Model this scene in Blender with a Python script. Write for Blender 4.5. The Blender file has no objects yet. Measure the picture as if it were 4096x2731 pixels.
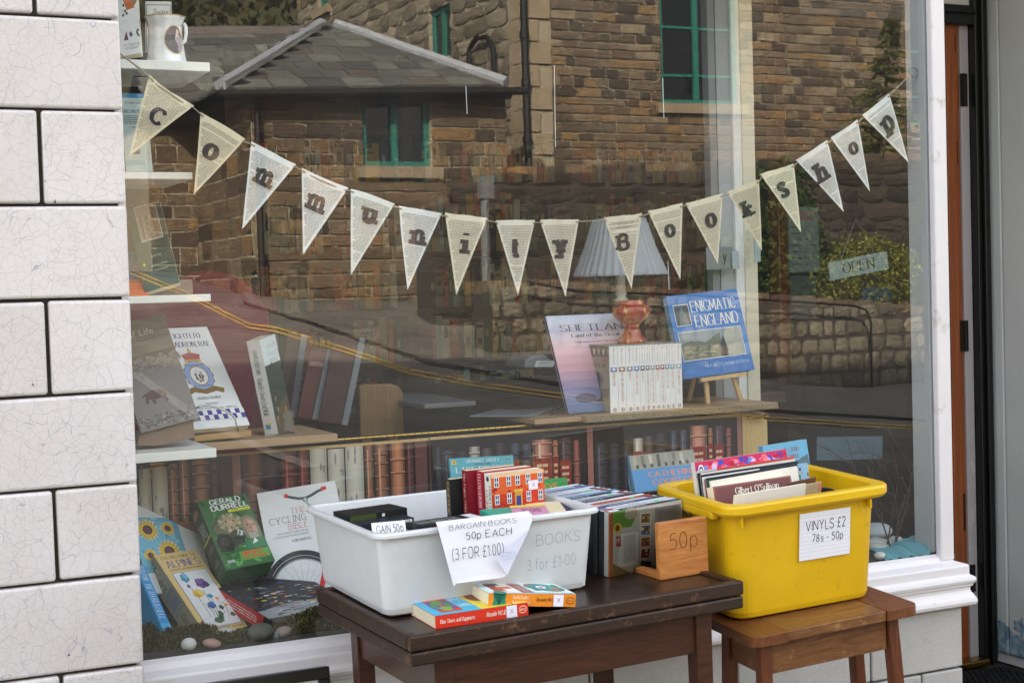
import bpy, bmesh, math, random
import numpy as np
from mathutils import Vector, Matrix
random.seed(11)
S = bpy.context.scene
COL = S.collection
# ------------------------------------------------------------------ camera
FPX, YAW, PITCH, ROLL = 5948.5, .44948595, .03660685, .02921682
F_ = Vector((math.sin(YAW)*math.cos(PITCH), math.cos(YAW)*math.cos(PITCH), -math.sin(PITCH)))
R0 = Vector((math.cos(YAW), -math.sin(YAW), 0)); D0 = F_.cross(R0)
R_ = R0*math.cos(ROLL)+D0*math.sin(ROLL); D_ = D0*math.cos(ROLL)-R0*math.sin(ROLL)
CAM = Vector((0, -2.75, 1.29))
cd = bpy.data.cameras.new('camera'); cam = bpy.data.objects.new('camera', cd); COL.objects.link(cam)
cam.matrix_world = Matrix(((R_.x, -D_.x, -F_.x, CAM.x), (R_.y, -D_.y, -F_.y, CAM.y), (R_.z, -D_.z, -F_.z, CAM.z), (0, 0, 0, 1)))
cd.sensor_width = 36; cd.lens = FPX/4096*36; cd.clip_start = .05; cd.clip_end = 400
cd.dof.use_dof = False
S.camera = cam
# ------------------------------------------------------------------ light: bright day, the shop front in the shade of its own building
SUN_EL, SUN_AZ = math.radians(27), math.radians(-34)     # the sun stands behind the shop, a little to the left
W = bpy.data.worlds.new('World'); S.world = W; W.use_nodes = True
nt = W.node_tree; nt.nodes.clear()
sky = nt.nodes.new('ShaderNodeTexSky'); sky.sky_type = 'NISHITA'; sky.sun_disc = False
sky.sun_elevation = SUN_EL; sky.sun_rotation = SUN_AZ; sky.dust_density = 2.0; sky.air_density = 1.0; sky.ozone_density = .6
bg = nt.nodes.new('ShaderNodeBackground'); bg.inputs['Strength'].default_value = .15
wo = nt.nodes.new('ShaderNodeOutputWorld')
hs = nt.nodes.new('ShaderNodeHueSaturation'); hs.inputs['Saturation'].default_value = .32      # thin bright cloud over the blue
nt.links.new(sky.outputs[0], hs.inputs['Color']); nt.links.new(hs.outputs[0], bg.inputs[0]); nt.links.new(bg.outputs[0], wo.inputs[0])
sl = bpy.data.lights.new('sun', 'SUN'); sl.energy = 4.0; sl.angle = math.radians(.6); sl.color = (1, .93, .82)
so = bpy.data.objects.new('sun', sl); COL.objects.link(so)
sd = Vector((math.sin(SUN_AZ)*math.cos(SUN_EL), math.cos(SUN_AZ)*math.cos(SUN_EL), math.sin(SUN_EL)))
so.rotation_euler = sd.to_track_quat('Z', 'Y').to_euler(); so.location = sd*60
S.view_settings.view_transform = 'Standard'; S.view_settings.look = 'None'
S.view_settings.gamma = 1; S.view_settings.use_curve_mapping = False
S.view_settings.exposure = 2.8
S.render.engine = 'CYCLES'
S.cycles.max_bounces = 9; S.cycles.diffuse_bounces = 4; S.cycles.glossy_bounces = 4; S.cycles.transmission_bounces = 6; S.cycles.transparent_max_bounces = 16
S.cycles.caustics_reflective = False; S.cycles.caustics_refractive = False
S.cycles.sample_clamp_indirect = 6
S.cycles.use_denoising = True; S.cycles.use_adaptive_sampling = False
# ------------------------------------------------------------------ measuring: a point of the photograph (2352 px wide) on a known plane
CR = {'a': (3.0336, 0, 0), 'b': (3.0336, 0, 516.8), 'c': (2.9257, 0, 1033.6), 'd': (3.0346, 574.2, 0), 'e': (3.0336, 1148.4, 0),
      'f': (2.7302, 1665.2, 0), 'g': (3.0346, 574.2, 516.8), 'h': (3.4133, 1205.9, 574.2), 'i': (3.1507, 660.4, 1004.9), 'j': (2.7838, 1349.4, 1004.9),
      'k': (2.7302, 1665.2, 516.8), 'l': (3.901, 287.1, 976.2), 'm': (3.2868, 1837.5, 1091.0), 'n': (2.4094, 689.1, 1263.3), 'D': (1, 0, 0)}
def q(k, x, y):
    s, a, b = CR[k]; return (x/s+a, y/s+b)
KK = 4096/2352
def ray(p): return F_+R_*((p[0]*KK-2048)/FPX)+D_*((p[1]*KK-1365.5)/FPX)
def onY(p, v): d = ray(p); return CAM+d*((v-CAM.y)/d.y)
def onZ(p, v): d = ray(p); return CAM+d*((v-CAM.z)/d.z)
def onX(p, v): d = ray(p); return CAM+d*((v-CAM.x)/d.x)
def mir(p): return Vector((p[0], -p[1], p[2]))
# ------------------------------------------------------------------ colours and materials
def lin(c):
    if isinstance(c, str):
        c = c.lstrip('#'); c = c if len(c) == 6 else ''.join(x+x for x in c); c = [int(c[i:i+2], 16)/255 for i in (0, 2, 4)]
    return tuple((x/12.92 if x <= .04045 else ((x+.055)/1.055)**2.4) for x in c[:3])
class NT:
    def __init__(s, name):
        s.m = bpy.data.materials.new(name); s.m.use_nodes = True; s.t = s.m.node_tree; s.t.nodes.clear()
        s.out = s.n('ShaderNodeOutputMaterial')
    def n(s, typ, **kw):
        x = s.t.nodes.new(typ)
        for k, v in kw.items():
            if k[0] == 'i' and k[1:].isdigit(): s.set(x.inputs[int(k[1:])], v)
            elif k.startswith('in_'): s.set(x.inputs[k[3:].replace('_', ' ')], v)
            else: setattr(x, k, v)
        return x
    def set(s, inp, v):
        if isinstance(v, bpy.types.NodeSocket): s.t.links.new(v, inp)
        elif isinstance(v, bpy.types.Node): s.t.links.new(v.outputs[0], inp)
        else: inp.default_value = v
    def math(s, op, a, b=0.0, c=0.0):
        return s.n('ShaderNodeMath', operation=op, i0=a, i1=b, i2=c).outputs[0]
    def mix(s, f, a, b, mode='MIX'):
        x = s.n('ShaderNodeMix', data_type='RGBA', blend_type=mode)
        s.set(x.inputs[0], f); s.set(x.inputs[6], a); s.set(x.inputs[7], b); return x.outputs[2]
    def coord(s, kind='Object', scale=(1, 1, 1), rnd=False):
        t = s.n('ShaderNodeTexCoord'); v = t.outputs[kind]
        mp = s.n('ShaderNodeMapping'); s.set(mp.inputs[0], v); mp.inputs['Scale'].default_value = scale
        if rnd:
            oi = s.n('ShaderNodeObjectInfo'); c = s.n('ShaderNodeCombineXYZ', i0=s.math('MULTIPLY', oi.outputs['Random'], 37.0), i1=s.math('MULTIPLY', oi.outputs['Random'], 91.0), i2=s.math('MULTIPLY', oi.outputs['Random'], 53.0))
            s.set(mp.inputs['Location'], c.outputs[0])
        return mp.outputs[0]
    def noise(s, v, scale, detail=4, rough=.55, dist=0):
        x = s.n('ShaderNodeTexNoise'); s.set(x.inputs['Vector'], v)
        x.inputs['Scale'].default_value = scale; x.inputs['Detail'].default_value = detail; x.inputs['Roughness'].default_value = rough; x.inputs['Distortion'].default_value = dist
        return x.outputs[0]
    def ramp(s, f, stops):
        x = s.n('ShaderNodeValToRGB'); s.set(x.inputs[0], f); e = x.color_ramp.elements
        while len(e) < len(stops): e.new(.5)
        for k, (p, c) in enumerate(stops):
            e[k].position = p; e[k].color = (*(lin(c) if isinstance(c, str) else (c if not isinstance(c, (int, float)) else (c, c, c))), 1)
        return x.outputs[0]
    def bump(s, h, strength=.3, dist=.002, normal=None):
        b = s.n('ShaderNodeBump'); b.inputs['Strength'].default_value = strength; b.inputs['Distance'].default_value = dist
        s.set(b.inputs['Height'], h)
        if normal is not None: s.set(b.inputs['Normal'], normal)
        return b.outputs[0]
    def pbsdf(s, col, rough=.5, normal=None, **kw):
        p = s.n('ShaderNodeBsdfPrincipled'); s.set(p.inputs['Base Color'], col); s.set(p.inputs['Roughness'], rough)
        if normal is not None: s.set(p.inputs['Normal'], normal)
        for k, v in kw.items(): s.set(p.inputs[k.replace('_', ' ')], v)
        s.t.links.new(p.outputs[0], s.out.inputs[0]); return p
def rgba(c): return (*lin(c), 1)
_m = {}
def mat(name, col=None, rough=.5, nz=.12, ns=20, bump=0, bs=60, spec=.5, metal=0, coat=0, rnd=False, aniso=(1, 1, 1), dirt=None, ds=5, dth=.62):
    """plain material: colour (or the mesh's own face colours when col is None) with uneven tone, fine relief and optional stains"""
    if name in _m: return _m[name]
    t = NT(name); v = t.coord('Object', aniso, rnd)
    base = t.n('ShaderNodeAttribute', attribute_name='Col').outputs[0] if col is None else rgba(col)
    f = t.noise(v, ns, 5, .6)
    g = t.ramp(f, [(.25, 1-nz), (.75, 1+nz*.0+.0001)])
    c = t.mix(1.0, base, g, 'MULTIPLY')
    if dirt:
        d = t.noise(v, ds, 6, .65); c = t.mix(t.ramp(d, [(dth, 0.0), (dth+.12, 1.0)]), c, rgba(dirt))
    nrm = t.bump(t.noise(v, bs, 4), bump, .003) if bump else None
    kw = {'Specular_IOR_Level': spec, 'Metallic': metal}
    if coat: kw['Coat_Weight'] = coat; kw['Coat_Roughness'] = .08
    t.pbsdf(c, rough, nrm, **kw); _m[name] = t.m; return t.m
def wood(name, c1, c2, scale=6, stretch=(1, 14, 14), rough=.4, coat=.0, scratch=None, bump=.15, spec=.4):
    if name in _m: return _m[name]
    t = NT(name); v = t.coord('Object', stretch)
    n1 = t.noise(v, scale, 6, .6, 1.2); n2 = t.noise(v, scale*6, 3, .5)
    f = t.math('ADD', t.math('MULTIPLY', n1, .7), t.math('MULTIPLY', n2, .3))
    c = t.ramp(f, [(.32, c1), (.68, c2)])
    if scratch:
        v2 = t.coord('Object', (1, 1, 1)); s2 = t.noise(v2, 30, 8, .8)
        c = t.mix(t.ramp(s2, [(.56, 0.0), (.68, .8)]), c, rgba(scratch))
    t.pbsdf(c, rough, t.bump(f, bump, .002), Coat_Weight=coat, Specular_IOR_Level=spec); _m[name] = t.m; return t.m
M_PRINT = mat('print', None, .42, .04, 60, spec=.35)
M_MATTE = mat('matte_colour', None, .75, .10, 30, .15, 90, spec=.25)
M_GLOSS = mat('glossy_colour', None, .22, .05, 20, spec=.5)
M_INK = mat('ink', None, .6, .25, 120, spec=.2)
# ------------------------------------------------------------------ meshes
GAIN = 1.0      # colours were read off the picture; behind glass the real covers are paler than they look
def colr(c): return tuple(min(.86, x*GAIN) for x in lin(c))
WM = {}
class MB:
    def __init__(s, col='#cccccc'):
        s.v = []; s.f = []; s.c = []; s.mi = []; s.col = colr(col); s.m = 0
    def use(s, col=None, m=None):
        if col is not None: s.col = colr(col)
        if m is not None: s.m = m
        return s
    def add(s, vs, fs, T=None):
        b = len(s.v)
        s.v += [tuple(T @ Vector(v)) if T is not None else tuple(v) for v in vs]
        for f in fs: s.f.append(tuple(b+i for i in f)); s.c.append(s.col); s.mi.append(s.m)
        return s
    def box(s, a, b, T=None):
        (x0, y0, z0), (x1, y1, z1) = a, b
        return s.add([(x0, y0, z0), (x1, y0, z0), (x1, y1, z0), (x0, y1, z0), (x0, y0, z1), (x1, y0, z1), (x1, y1, z1), (x0, y1, z1)],
                     [(0, 3, 2, 1), (4, 5, 6, 7), (0, 1, 5, 4), (1, 2, 6, 5), (2, 3, 7, 6), (3, 0, 4, 7)], T)
    def hexa(s, p): return s.add(p, [(0, 3, 2, 1), (4, 5, 6, 7), (0, 1, 5, 4), (1, 2, 6, 5), (2, 3, 7, 6), (3, 0, 4, 7)])
    def poly(s, pts, T=None): return s.add(pts, [tuple(range(len(pts)))], T)
    def tube(s, pts, r, n=8, cap=True):
        pts = [Vector(p) for p in pts]; rs = r if isinstance(r, (list, tuple)) else [r]*len(pts)
        vs = []; up = None
        for i, p in enumerate(pts):
            t = (pts[min(i+1, len(pts)-1)]-pts[max(i-1, 0)]).normalized()
            if up is None: up = t.orthogonal().normalized()
            a = (up-t*up.dot(t)).normalized(); up = a; b = t.cross(a)
            for k in range(n):
                w = 2*math.pi*k/n; vs.append(p+(a*math.cos(w)+b*math.sin(w))*rs[i])
        fs = [(i*n+k, i*n+(k+1) % n, (i+1)*n+(k+1) % n, (i+1)*n+k) for i in range(len(pts)-1) for k in range(n)]
        if cap: fs += [tuple(range(n-1, -1, -1)), tuple(range((len(pts)-1)*n, len(pts)*n))]
        return s.add(vs, fs)
    def lathe(s, prof, n=24, T=None, wob=None):
        vs = []
        for r, z in prof:
            for k in range(n):
                a = 2*math.pi*k/n; rr = r*(1+(wob(a, z) if wob else 0)); vs.append((rr*math.cos(a), rr*math.sin(a), z))
        fs = [(i*n+k, i*n+(k+1) % n, (i+1)*n+(k+1) % n, (i+1)*n+k) for i in range(len(prof)-1) for k in range(n)]
        return s.add(vs, fs, T)
    def prism(s, poly, d, T=None):
        """poly: list of 3-D points, d: extrusion vector"""
        n = len(poly); d = Vector(d); vs = [Vector(p) for p in poly]; vs += [p+d for p in vs]
        return s.add(vs, [tuple(range(n-1, -1, -1)), tuple(range(n, 2*n))]+[(i, (i+1) % n, n+(i+1) % n, n+i) for i in range(n)], T)
    def mesh(s, name, mats, smooth=False, fix=True):
        me = bpy.data.meshes.new(name); me.from_pydata(s.v, [], s.f)
        for m in (mats if isinstance(mats, (list, tuple)) else [mats]): me.materials.append(m)
        at = me.attributes.new('Col', 'FLOAT_COLOR', 'FACE')
        at.data.foreach_set('color', np.array([(*c, 1.0) for c in s.c], dtype=np.float32).ravel())
        me.polygons.foreach_set('material_index', np.array(s.mi, dtype=np.int32))
        if smooth: me.polygons.foreach_set('use_smooth', np.ones(len(s.f), dtype=bool))
        if fix:
            b = bmesh.new(); b.from_mesh(me); bmesh.ops.recalc_face_normals(b, faces=b.faces); b.to_mesh(me); b.free()
        me.update(); return me
    def build(s, name, mats, parent=None, smooth=False, bevel=0, seg=2, local=False, M=None, fix=True, label=None, kind=None, sub=0, solid=0):
        return link(name, s.mesh(name, mats, smooth, fix), parent, bevel, seg, local, M, label, kind, sub, solid)
def link(name, me, parent=None, bevel=0, seg=2, local=False, M=None, label=None, kind=None, sub=0, solid=0):
    o = bpy.data.objects.new(name, me); COL.objects.link(o)
    if M is not None: o.matrix_basis = M
    if parent is not None:
        o.parent = parent
        if not local: o.matrix_parent_inverse = WM[parent.name].inverted()
        WM[o.name] = (WM[parent.name] if local else Matrix())@(M if M is not None else Matrix())
    else: WM[o.name] = M.copy() if M is not None else Matrix()
    if solid:
        d = o.modifiers.new('solid', 'SOLIDIFY'); d.thickness = solid; d.offset = 0
    if sub:
        d = o.modifiers.new('sub', 'SUBSURF'); d.levels = d.render_levels = sub
    if bevel:
        d = o.modifiers.new('bevel', 'BEVEL'); d.width = bevel; d.segments = seg; d.limit_method = 'ANGLE'; d.angle_limit = math.radians(40)
    if label: o['label'] = label
    if kind: o['kind'] = kind
    return o
def thing(name, label, cat, loc=(0, 0, 0), group=None, M=None):
    o = bpy.data.objects.new(name, None); COL.objects.link(o)
    M = M if M is not None else Matrix.Translation(Vector(loc))
    o.matrix_basis = M; WM[o.name] = M.copy(); o.empty_display_size = .05
    tag(o, label, cat, group); return o
def tag(o, label, cat, group=None):
    o['label'] = label; o['category'] = cat
    if group: o['group'] = group
    return o
def frame(o, x, z):
    """matrix with local x along x, local z near z, y away from the viewer"""
    x = Vector(x).normalized(); y = Vector(z).cross(x).normalized(); z = x.cross(y)
    o = Vector(o)
    return Matrix(((x.x, y.x, z.x, o.x), (x.y, y.y, z.y, o.y), (x.z, y.z, z.z, o.z), (0, 0, 0, 1)))
def place(BL, BR, TL):
    return frame(BL, BR-BL, TL-BL), (BR-BL).length, (TL-BL).length
def rect3(pa, pb, pc, z):
    """three corners of a nearly level rectangle (front left, front right, back left): first at height z, the others where the corner is square and least tilted"""
    A = onZ(pa, z); B0, C0 = onZ(pb, z), onZ(pc, z); best = None
    for i in range(-40, 41):
        Bq = CAM+(B0-CAM)*(1+i*.0018); x = (Bq-A).normalized()
        for j in range(-40, 41):
            Cq = CAM+(C0-CAM)*(1+j*.0018); y = (Cq-A).normalized(); n = x.cross(y).normalized()
            e = 12*math.degrees(math.asin(max(-1, min(1, x.dot(y)))))**2+math.degrees(math.acos(min(1, n.z)))**2
            if best is None or e < best[0]: best = (e, Bq, Cq)
    _, Bq, Cq = best; x = (Bq-A).normalized(); y = (Cq-A); y = (y-x*y.dot(x)).normalized(); n = x.cross(y)
    M = Matrix(((x.x, y.x, n.x, A.x), (x.y, y.y, n.y, A.y), (x.z, y.z, n.z, A.z), (0, 0, 0, 1)))
    return M, (Bq-A).length, (Cq-A).dot(y)
def on_top(p, M, off=0):
    Mi = M.inverted(); o, d = Mi @ CAM, Mi.to_3x3() @ ray(p); return M @ (o+d*((off-o.z)/d.z))
# ------------------------------------------------------------------ lettering
_tmp = bpy.data.scenes.new('lettering'); _sans = {}
def sans(txt):
    if txt in _sans: return _sans[txt]
    cu = bpy.data.curves.new('t', 'FONT'); cu.body = txt; cu.resolution_u = 2
    o = bpy.data.objects.new('t', cu); _tmp.collection.objects.link(o)
    vl = _tmp.view_layers[0]; vl.update(); dg = vl.depsgraph
    me = bpy.data.meshes.new_from_object(o.evaluated_get(dg), depsgraph=dg)
    v = np.array([x.co[:2] for x in me.vertices]); f = [tuple(p.vertices) for p in me.polygons]
    v = (v-v.min(0))/np.maximum(v.max(0)-v.min(0), 1e-6)
    bpy.data.meshes.remove(me); bpy.data.objects.remove(o); bpy.data.curves.remove(cu)
    _sans[txt] = (v, f); return _sans[txt]
GL = {
 'A': '0,0 3.8,10|3.8,10 7.6,0|1.3,3.6 6.3,3.6', 'B': '0,0 0,10|~0,10 3.5,10 5.6,9 5.6,6.6 3.5,5.4 0,5.4|~0,5.4 4,5.4 6.6,4.2 6.6,1.2 4,0 0,0',
 'C': '~7,8 5.5,9.7 3.8,10 1.2,8.6 0,5 1.2,1.4 3.8,0 5.5,.3 7,2', 'D': '0,0 0,10|~0,10 3.5,10 6,8.5 7,5 6,1.5 3.5,0 0,0',
 'E': '0,0 0,10|0,10 5.6,10|0,5.3 4.6,5.3|0,0 6,0', 'F': '0,0 0,10|0,10 5.6,10|0,5.2 4.6,5.2', 'G': '~7,8 5.5,9.7 3.8,10 1.2,8.6 0,5 1.2,1.4 3.8,0 5.8,.4 7,1.6|7,1.6 7,4.4|5,4.4 7,4.4',
 'H': '0,0 0,10|7,0 7,10|0,5.2 7,5.2', 'I': '0,0 0,10', 'J': '4,10 4,2|~4,2 3,0 1.4,0 0,1.6', 'K': '0,0 0,10|6.4,10 0,4.4|2.2,6.4 6.8,0', 'L': '0,0 0,10|0,0 5.6,0',
 'M': '0,0 .6,10|.6,10 4.4,2|4.4,2 8.2,10|8.2,10 8.8,0', 'N': '0,0 0,10|0,10 7,0|7,0 7,10', 'O': '~4,10 1.2,8.6 0,5 1.2,1.4 4,0 6.8,1.4 8,5 6.8,8.6 4,10',
 'P': '0,0 0,10|~0,10 3.5,10 6,9 6,6 3.5,4.8 0,4.8', 'Q': '~4,10 1.2,8.6 0,5 1.2,1.4 4,0 6.8,1.4 8,5 6.8,8.6 4,10|4.6,2.4 8,-1', 'R': '0,0 0,10|~0,10 3.5,10 6,9 6,6 3.5,4.8 0,4.8|2.8,4.8 6.8,0',
 'S': '~6,8.4 4.6,9.8 3,10 .8,9 .3,7.4 1.2,5.9 3.2,5 5.4,4 6.3,2.4 5.4,.7 3.2,0 1.4,.3 0,1.8', 'T': '3.6,0 3.6,10|0,10 7.2,10', 'U': '0,10 0,3|~0,3 .8,.8 3.5,0 6.2,.8 7,3|7,3 7,10',
 'V': '0,10 3.8,0|3.8,0 7.6,10', 'W': '0,10 2.6,0|2.6,0 5,8.5|5,8.5 7.4,0|7.4,0 10,10', 'X': '0,10 7,0|7,10 0,0', 'Y': '0,10 3.6,5|7.2,10 3.6,5|3.6,5 3.6,0', 'Z': '0,10 6.5,10|6.5,10 0,0|0,0 6.8,0',
 'a': '~.6,5.6 2.4,6.6 4.2,5.6 4.4,4|4.4,4 4.4,0|~4.4,3.8 1.4,3.4 0,1.8 1.2,.1 3,.3 4.4,1.8', 'b': '0,10 0,0|~0,4.6 1.6,6.4 3.6,6.4 5,3.2 3.6,.1 1.6,.1 0,1.6', 'c': '~4.6,5.4 3,6.5 1.2,6 0,3.2 1.2,.4 3,0 4.6,1.2',
 'd': '5,10 5,0|~5,4.6 3.4,6.4 1.4,6.4 0,3.2 1.4,.1 3.4,.1 5,1.6', 'e': '0,3.4 4.8,3.4|~4.8,3.4 4.2,5.6 2.4,6.5 .7,5.6 0,3.2 .8,.8 2.6,0 4.6,1.2', 'f': '1.4,0 1.4,8|~1.4,8 2,9.8 3.8,9.8|0,6.4 3.4,6.4',
 'g': '~5,4.6 3.4,6.4 1.4,6.4 0,3.2 1.4,.1 3.4,.1 5,1.6|5,6.4 5,-1.4|~5,-1.4 4,-3 2.2,-3 .4,-2.2', 'h': '0,0 0,10|~0,4.4 1.6,6.3 3.6,6.3 4.6,4.6|4.6,4.6 4.6,0', 'i': '0,0 0,6.5|0,8.6 0,9.6',
 'j': '1,6.5 1,-2|1,8.6 1,9.6', 'k': '0,0 0,10|4.4,6.5 0,2.8|1.6,4.1 4.8,0', 'l': '0,0 0,10', 'm': '0,0 0,6.5|~0,4.6 1.4,6.3 3,6.3 3.8,4.6|3.8,4.6 3.8,0|~3.8,4.6 5.2,6.3 6.8,6.3 7.6,4.6|7.6,4.6 7.6,0',
 'n': '0,0 0,6.5|~0,4.4 1.6,6.3 3.6,6.3 4.6,4.6|4.6,4.6 4.6,0', 'o': '~2.6,6.5 .8,5.6 0,3.2 .8,.9 2.6,0 4.4,.9 5.2,3.2 4.4,5.6 2.6,6.5', 'p': '0,-3 0,6.5|~0,4.6 1.6,6.4 3.6,6.4 5,3.2 3.6,.1 1.6,.1 0,1.6',
 'q': '5,-3 5,6.5|~5,4.6 3.4,6.4 1.4,6.4 0,3.2 1.4,.1 3.4,.1 5,1.6', 'r': '0,0 0,6.5|~0,4 1.4,6 3.4,6.2', 's': '~4.2,5.4 2.6,6.5 .8,5.9 .6,4.5 2.2,3.4 4,2.4 4,.9 2.4,0 .2,.9', 't': '1.4,8.8 1.4,1.4|~1.4,1.4 2,.1 3.8,.5|0,6.4 3.4,6.4',
 'u': '0,6.5 0,2|~0,2 .9,.1 2.8,.1 4.6,2|4.6,0 4.6,6.5', 'v': '0,6.5 2.5,0|2.5,0 5,6.5', 'w': '0,6.5 1.8,0|1.8,0 3.6,6|3.6,6 5.4,0|5.4,0 7.2,6.5', 'x': '0,6.5 4.8,0|4.8,6.5 0,0', 'y': '0,6.5 2.5,0|5,6.5 1.6,-3', 'z': '0,6.5 4.4,6.5|4.4,6.5 0,0|0,0 4.6,0',
 '0': '~2.6,10 .7,8.4 0,5 .7,1.6 2.6,0 4.5,1.6 5.2,5 4.5,8.4 2.6,10', '1': '0,8 2,10|2,10 2,0', '2': '~0,8 1,9.7 2.8,10 4.6,8.4 4,5.6 0,0|0,0 5,0', '3': '~0,9 2.4,10 4.4,8.4 3.6,6 1.6,5.4|~1.6,5.4 4,5 5,2.6 3.4,.2 0,.6', '5': '4.6,10 .6,10|.6,10 .2,5.6|~.2,5.6 2.6,6.4 4.8,4.4 4.2,1 2,0 0,.6',
 '7': '0,10 5,10|5,10 1.6,0', '8': '~2.6,10 .6,8.6 .9,6.3 2.6,5.4 4.8,3.8 5,1.4 2.6,0 .2,1.4 .4,3.8 2.6,5.4 4.3,6.3 4.6,8.6 2.6,10', '9': '~4.8,6 3,4.4 .6,5.4 .4,8.6 2.6,10 4.6,8.6 4.8,6|4.8,6 4,0', '4': '3.6,0 3.6,10|3.6,10 0,3|0,3 5,3', '6': '~4.4,9.6 1.4,8 0,4 .8,.6 2.8,0 4.8,1.6 4.6,4.4 2.6,5.6 .4,4',
 '£': '~5,8.6 3.8,10 2,9.4 1.6,7 2,3 .2,0|0,0 5.2,0|.2,5 4,5', '-': '0,4 3,4', '.': '.2,0 .2,.9', ',': '.5,.9 .1,-1.2', '(': '~2,11 .4,8 0,5 .4,2 2,-1', ')': '~0,11 1.6,8 2,5 1.6,2 0,-1', "'": '.3,10 0,7.6', '!': '0,3 0,10|0,0 0,.8', '&': '~6.6,4 4.6,.8 2,0 .2,1.8 1,4.2 4,6.6 4.2,8.8 2.8,10 1.4,8.6 2,6.4 6.8,0', '/': '0,0 4,10', '*': '2,6 2,10'}
def _curve(pts):
    out = []
    P = [pts[0]]+pts+[pts[-1]]
    if pts[0] == pts[-1]: P = [pts[-2]]+pts+[pts[1]]
    for i in range(1, len(P)-2):
        a, b, c, d = (np.array(P[i+k]) for k in (-1, 0, 1, 2))
        for t in (0, .25, .5, .75): out.append(tuple(.5*((2*b)+(c-a)*t+(2*a-5*b+4*c-d)*t*t+(3*b-a-3*c+d)*t**3)))
    out.append(pts[-1]); return out
_GC = {}
def glyph(ch):
    if ch not in _GC:
        st = []
        for s in GL[ch].split('|'):
            cur = s[0] == '~'; pts = [tuple(float(v) for v in p.split(',')) for p in s.lstrip('~').split()]
            st.append((cur, _curve(pts) if cur else pts))
        _GC[ch] = (st, max(p[0] for _, s in st for p in s))
    return _GC[ch]
def strokes(txt, thick=1.2, thin=.45, serif=1.0, space=2.2, jit=0, rng=random):
    """text drawn as pen strokes: a list of polygons-with-faces in em/10 units"""
    x = 0; polys = []
    for ch in txt:
        if ch == ' ': x += 4; continue
        st, w = glyph(ch); jx, jy, js = (rng.uniform(-jit, jit), rng.uniform(-jit, jit), 1+rng.uniform(-jit, jit)*.12)
        for cur, pts in st:
            P = np.array(pts, float)*js+np.array((x+jx, jy)); T = np.gradient(P, axis=0) if len(P) > 1 else P
            T = T/np.maximum(np.linalg.norm(T, axis=1, keepdims=True), 1e-6)
            hw = (thin+(thick-thin)*np.abs(T[:, 1:2])**1.5)/2
            N = np.stack([-T[:, 1], T[:, 0]], 1)*hw
            v = np.concatenate([P+N, P-N]); n = len(P)
            polys.append((v, [(i, i+1, n+i+1, n+i) for i in range(n-1)]))
            if serif and not cur and abs(T[0, 1]) > .6:
                for e in (0, -1):
                    yy = pts[e][1]
                    if yy in (0, 10, 6.5, -3) or ch in 'AVWY':
                        h = thin*.5+.05; cx = P[e, 0]; l = serif+thick/2; s_ = 1 if yy <= 0 else -1
                        lf = l if not (yy == 6.5) else l; rt = l if yy != 6.5 else thick/2
                        y0 = P[e, 1]; y1 = y0+s_*h*2
                        polys.append((np.array([(cx-lf, y0), (cx+rt, y0), (cx+rt, y1), (cx-lf, y1)]), [(0, 1, 2, 3)]))
        x += w*js+space
    return polys
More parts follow.
